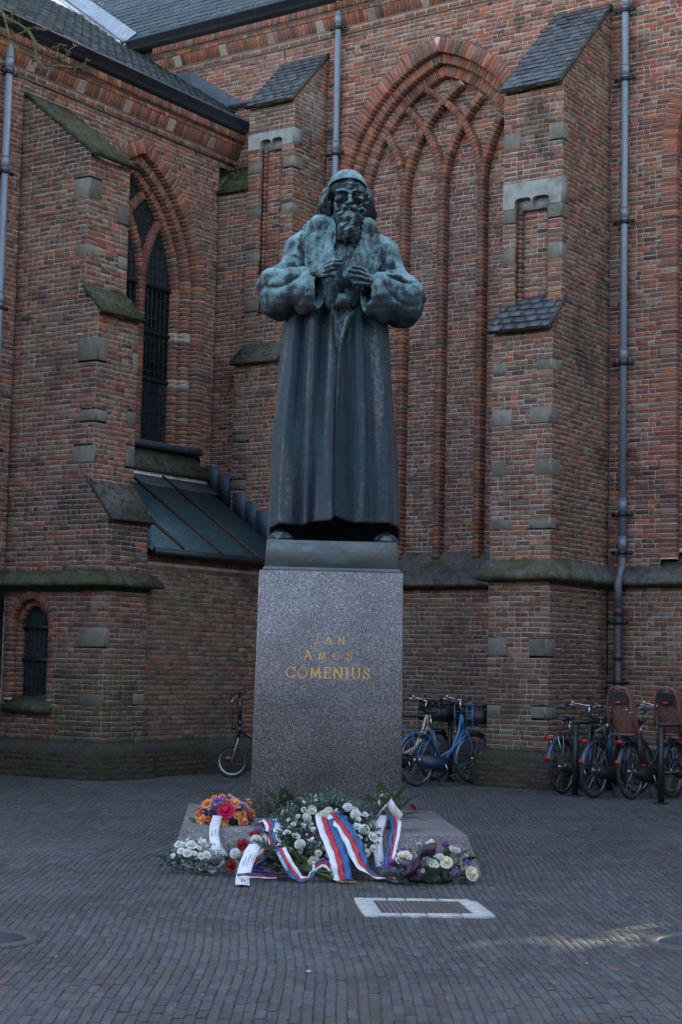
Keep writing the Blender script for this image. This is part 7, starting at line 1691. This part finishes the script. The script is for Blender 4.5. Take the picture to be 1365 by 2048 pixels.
        mb.build('luggage_rack', rm, t, smooth=True)
        mb = MB(); mb.box(-.325, -.298, -.045, .045, .70, .745); mb.build('rear_light', m_redl, t)
    mb = MB(); mb.box(-.375 - .008, -.368, -.02, .02, .44, .50); mb.build('rear_reflector', m_redl, t)
    mb = MB(); mb.lathe([(.010, 0), (.035, .01), (.037, .05), (.034, .055), (0, .056)], (.945, 0, .86), 12, axis=(1, 0, -.1)); mb.build('headlight', m_black, t, smooth=True)
    mb = MB(); mb.lathe([(.030, .0), (.0, .006)], (1.002, 0, .855), 12, axis=(1, 0, -.1)); mb.build('headlight_lens', m_lens, t)
    if frontrack:
        mb = MB()
        for s in (-.17, .17): mb.tube([(.93, s, .78), (1.26, s, .80)], .009, 6); mb.tube([(.90, s, 1.10), (.90, s, .80), (.93, s, .78)], .009, 6); mb.tube([(1.24, s, .80), (wb, s * .32, R0)], .006, 5)
        for x in (.95, 1.05, 1.15, 1.26): mb.tube([(x, -.17, .79), (x, .17, .80)], .007, 5)
        for z in (.90, 1.0, 1.105): mb.tube([(.90, -.17, z), (.90, .17, z)], .007, 5)
        for s in (-.06, .06): mb.tube([(.90, s, .80), (.90, s, 1.10)], .005, 5)
        mb.build('front_carrier', paintm, t, smooth=True)
    if crate:
        cx0, cz0 = (.92, .815) if frontrack else (.93, .84)
        cr = empty('crate', (cx0, 0, cz0), 0, t); L_, W_, H_ = .38, .44, .28
        mb = MB(); mb.box(0, L_, -W_ / 2, W_ / 2, 0, .012); mb.build('crate_base', m_black, cr)
        mb = MB()
        for (x0, x1, y0, y1) in ((0, L_, -W_ / 2, -W_ / 2 + .01), (0, L_, W_ / 2 - .01, W_ / 2), (0, .01, -W_ / 2, W_ / 2), (L_ - .01, L_, -W_ / 2, W_ / 2)):
            mb.box(x0, x1, y0, y1, .0, .20); mb.box(x0 - .004, x1 + .004, y0 - .004, y1 + .004, .24, .28)
            n = 6
            for k in range(n + 1):
                if x1 - x0 > .1: x = x0 + (x1 - x0) * k / n; mb.box(x - .008, x + .008, y0, y1, .2, .24)
                else: y = y0 + (y1 - y0) * k / n; mb.box(x0, x1, y - .008, y + .008, .2, .24)
        mb.build('crate_side', m_black, cr)
    if childseat:
        cs = empty('child_seat', (-.10, 0, .80), 0, t)
        mb = MB(); n = 16; m2 = 10; V = []; holes = set()
        for i in range(n + 1):
            v = i / n; z = .02 + .58 * v; hw = np.interp(v, [0, .15, .5, .8, .95, 1], [.13, .165, .165, .15, .12, .07]); xb = -.13 - .10 * v + .06 * (1 - v) ** 3
            for j in range(m2 + 1): u = (j / m2 - .5) * 2; V.append((xb + .10 * abs(u) ** 2.2, u * hw, z))
        F = []; 
        for i in range(n):
            for j in range(m2):
                if 3 <= i <= 9 and (i + j) % 2 == 0 and 1 <= j <= 8: 
                    a, b, c, d = (i * (m2 + 1) + j, i * (m2 + 1) + j + 1, (i + 1) * (m2 + 1) + j + 1, (i + 1) * (m2 + 1) + j); P4 = [np.array(V[q]) for q in (a, b, c, d)]; ce = sum(P4) / 4; k0 = len(V); V += [tuple(ce + (p - ce) * .52) for p in P4]
                    for q, (p, p2_) in enumerate(((a, b), (b, c), (c, d), (d, a))): F.append((p, p2_, k0 + (q + 1) % 4, k0 + q))
                elif i == 14 and 4 <= j <= 5: continue
                else: F.append((i * (m2 + 1) + j, i * (m2 + 1) + j + 1, (i + 1) * (m2 + 1) + j + 1, (i + 1) * (m2 + 1) + j))
        mb.add(V, F); so2 = mb.build('seat_shell', m_brown, cs, smooth=True); md = so2.modifiers.new('thick', 'SOLIDIFY'); md.thickness = .014
        mb = MB(); mb.tube([(-.14, -.165, .1), (-.17, -.168, .3), (-.20, -.15, .48), (-.225, -.10, .585), (-.23, 0, .61), (-.225, .10, .585), (-.20, .15, .48), (-.17, .168, .3), (-.14, .165, .1)], .017, 8); mb.box(-.13, .12, -.13, .13, .0, .03); mb.build('seat_rim', m_brown, cs, smooth=False)
        mb = MB(); V = [(-.232, -.12, .40), (-.232, .12, .40), (-.245, .12, .52), (-.248, .08, .545), (-.248, -.08, .545), (-.245, -.12, .52), (-.228, -.06, .385), (-.228, .06, .385)]; mb.add(V, [(0, 6, 7, 1, 2, 3, 4, 5)]); mb.build('headrest_panel', m_black, cs)
        mb = MB(); mb.box(-.252, -.236, -.045, .045, .395, .425); mb.build('seat_reflector', m_redl, cs)
        for s in (-1, 1):
            mb = MB(); mb.prism([(-.03, .02), (.05, .0), (.14, -.30), (.22, -.33), (.22, -.36), (.08, -.36), (.02, -.30)], 1, s * .17 - .02, s * .17 + .02); mb.build('leg_guard', m_black, cs)
            mb = MB(); mb.box(.06, .20, s * .17 - .028, s * .17 + .028, -.372, -.355); mb.build('foot_strap', m_redl, cs)
        mb = MB(); mb.tube([(.0, -.02, .0), (-.04, -.02, -.02), (.2, -.02, -.12), (.38, -.02, -.14)], .008, 6); mb.tube([(.0, .02, .0), (-.04, .02, -.02), (.2, .02, -.12), (.38, .02, -.14)], .008, 6); mb.build('seat_bracket', m_black, cs)
    return t
HD = R(50)
bicycle((1.10, 22.38, 0), R(41), m_blue, 'blue step-through bicycle with front carrier and black crate, just right of the pedestal', frontrack=True, crate=True, rack='paint', cm=mat('chain_case_blue', (.010, .024, .045), rough=.45), saddle_h=1.0, bar_h=1.16, lean=R(-2), steer=R(-8))
bicycle((.62, 22.95, 0), R(44), m_cream, 'cream framed bicycle mostly hidden behind the blue one', gm=m_black, rack='black', crate=True, frontrack=False, saddle_h=.92, lean=R(3))
bicycle((2.95, 21.60, 0), R(53), m_blk, 'black bicycle with chrome carrier, leftmost of the group at the right buttress', rack='steel', lean=R(-4), kind='step', bar_h=1.14, gm=m_nblue, steer=R(10), saddle_h=.98)
bicycle((3.26, 20.98, 0), R(51), m_nblue, 'navy blue bicycle with thick black saddle, second from the left in the right hand group', kind='diamond', rack='black', lean=R(2), bar_h=1.10, saddle_h=1.02, steer=R(-6))
bicycle((3.71, 20.88, 0), R(52), m_blk, 'black bicycle carrying a brown child seat in front of the downpipe', kind='step', rack='black', childseat=True, lean=R(-1), bar_h=1.16, saddle_h=.98)
bicycle((4.30, 21.30, 0), R(53), m_nblue, 'bicycle with a brown child seat cut by the right edge of the picture', kind='step', rack='black', childseat=True, wall=False, lean=R(3), bar_h=1.15, saddle_h=.98)
bicycle((3.35, 22.3, 0), R(53), m_grey, 'grey bicycle half hidden at the back of the right hand group', kind='diamond', rack='black', lean=R(-3), bar_h=1.1, saddle_h=.97)
bicycle((4.75, 22.3, 0), R(53), m_blk, 'dark bicycle at the right edge behind the one with the child seat', kind='step', rack='black', lean=R(2), bar_h=1.1, saddle_h=.97)
# folding bicycle peeping out left of the pedestal
t = empty('folding_bicycle', (-1.44, 23.2, 0), R(176)); tag(t, 'small wheeled folding bicycle with orange reflector, left of the pedestal', 'bicycle'); 
R1 = .235; w = wheel(t, 0, R1, 0, False); mb = MB(); mb.torus((0, 0, 0), R1 - .026, .026, (0, 1, 0), 40, 8); mb.build('tyre', m_tyre, w, smooth=True); mb = MB(); mb.torus((0, -.02, 0), R1 - .050, .013, (0, 1, 0), 36, 6); mb.build('pale_rim', mat('pale_rim', (.60, .66, .72), rough=.35, metal=.6), w, smooth=True)
mb = MB(); mb.box(.02, .09, -.02, -.008, .03, .055); mb.build('orange_reflector', m_amber, w)
mb = MB()
for s in (-1, 1): mb.tube([(0, s * .05, R1), (-.03, s * .045, R1 + .13), (-.075, s * .02, R1 + .28), (-.085, 0, R1 + .36)], .011, 7)
mb.build('fork', m_alu, t, smooth=True)
mb = MB(); mb.tube([(-.085, 0, R1 + .33), (-.095, 0, R1 + .52)], .022, 10); mb.tube([(-.095, 0, R1 + .42), (-.35, 0, R1 + .30), (-.75, 0, R1 + .14)], .026, 8); mb.tube([(-.75, 0, R1 + .14), (-.98, 0, R1)], .016, 8); mb.tube([(-.62, 0, R1 + .15), (-.72, 0, R1 + .62)], .017, 8); mb.build('frame', m_blk, t, smooth=True)
mb = MB(); mb.tube([(-.095, 0, R1 + .50), (-.09, 0, .98), (-.085, 0, 1.14)], (.030, .026, .022), 10); mb.box(-.115, -.07, -.03, .03, .72, .80); mb.build('handle_post', m_blk, t, smooth=False)
mb = MB(); mb.tube([(-.085, 0, 1.13), (-.09, -.14, 1.16), (-.12, -.29, 1.19)], .012, 8); mb.tube([(-.085, 0, 1.13), (-.09, .14, 1.16), (-.12, .29, 1.19)], .012, 8); ho = mb.build('handlebar', m_black, t, smooth=True)
for s in (-1, 1): g = MB(); g.tube([(-.10, s * .17, 1.165), (-.125, s * .29, 1.20)], .019, 8); g.build('grip', m_black, ho, smooth=True); g = MB(); g.tube([(-.09, s * .12, 1.14), (-.02, s * .14, 1.11), (.0, s * .24, 1.06)], .006, 5); g.build('brake_lever', m_chrome, ho)
mb = MB(); mb.lathe([(0, 0), (.02, 0), (.034, .02), (.034, .07), (.0, .072)], (-.05, 0, .70), 12, axis=(1, 0, 0)); mb.build('headlight', m_black, t, smooth=True); mb = MB(); mb.lathe([(.028, 0), (0, .004)], (.024, 0, .70), 12, axis=(1, 0, 0)); mb.build('headlight_lens', mat('pale_lens', (.8, .8, .75), rough=.2), t)  # plain pale lens colour, no emission
mb = MB(); mb.tube([(-.08, .02, 1.12), (.02, .03, 1.0), (-.0, .03, .85), (-.06, .02, .66), (-.03, .03, .5)], .004, 5); mb.build('brake_cable', m_black, t)
wheel(t, -.98, R1, 0, False); mb = MB(); mb.tube([(-.62, -.08, R1 + .14), (-.66, -.08, R1 - .02)], .009, 6); mb.lathe([(.0, -.06), (.07, -.06), (.07, -.05), (0, -.05)], (-.62, 0, R1 + .12), 16, axis=(0, 1, 0)); mb.build('crank', m_chrome, t)
mb = MB(); V = []
mb.lathe([(0, -.02), (.07, -.015), (.09, .01), (.05, .03), (0, .03)], (-.76, 0, .92), 12); mb.build('saddle', m_leather, t, smooth=True)
# racks
def rack(loc, hd, L_, H_, label):
    t = empty('bicycle_rack', loc, hd); tag(t, label, 'bicycle rack', 'dark green bicycle racks'); 
    for x in (0, L_): mb = MB(); mb.box(x - .03, x + .03, -.03, .03, 0, H_ - .05); mb.box(x - .07, x + .07, -.07, .07, .0, .012); mb.build('post', m_rack, t)
    mb = MB(); mb.box(-.03, L_ + .03, -.03, .03, H_ - .05, H_); mb.build('top_rail', m_rack, t); mb = MB(); mb.box(.03, L_ - .03, -.015, .015, .35, .39); mb.build('lower_rail', m_rack, t)
rack((3.07, 21.32, 0), R(55), 1.0, .96, 'dark green rack frame behind the two left bicycles at the right buttress')
rack((3.98, 20.36, 0), R(45), 1.3, .98, 'dark green rack frame in front of the right edge bicycles, standing nearest')
rack((1.62, 23.6, 0), R(180), .95, .93, 'dark rack frame behind the blue bicycle')
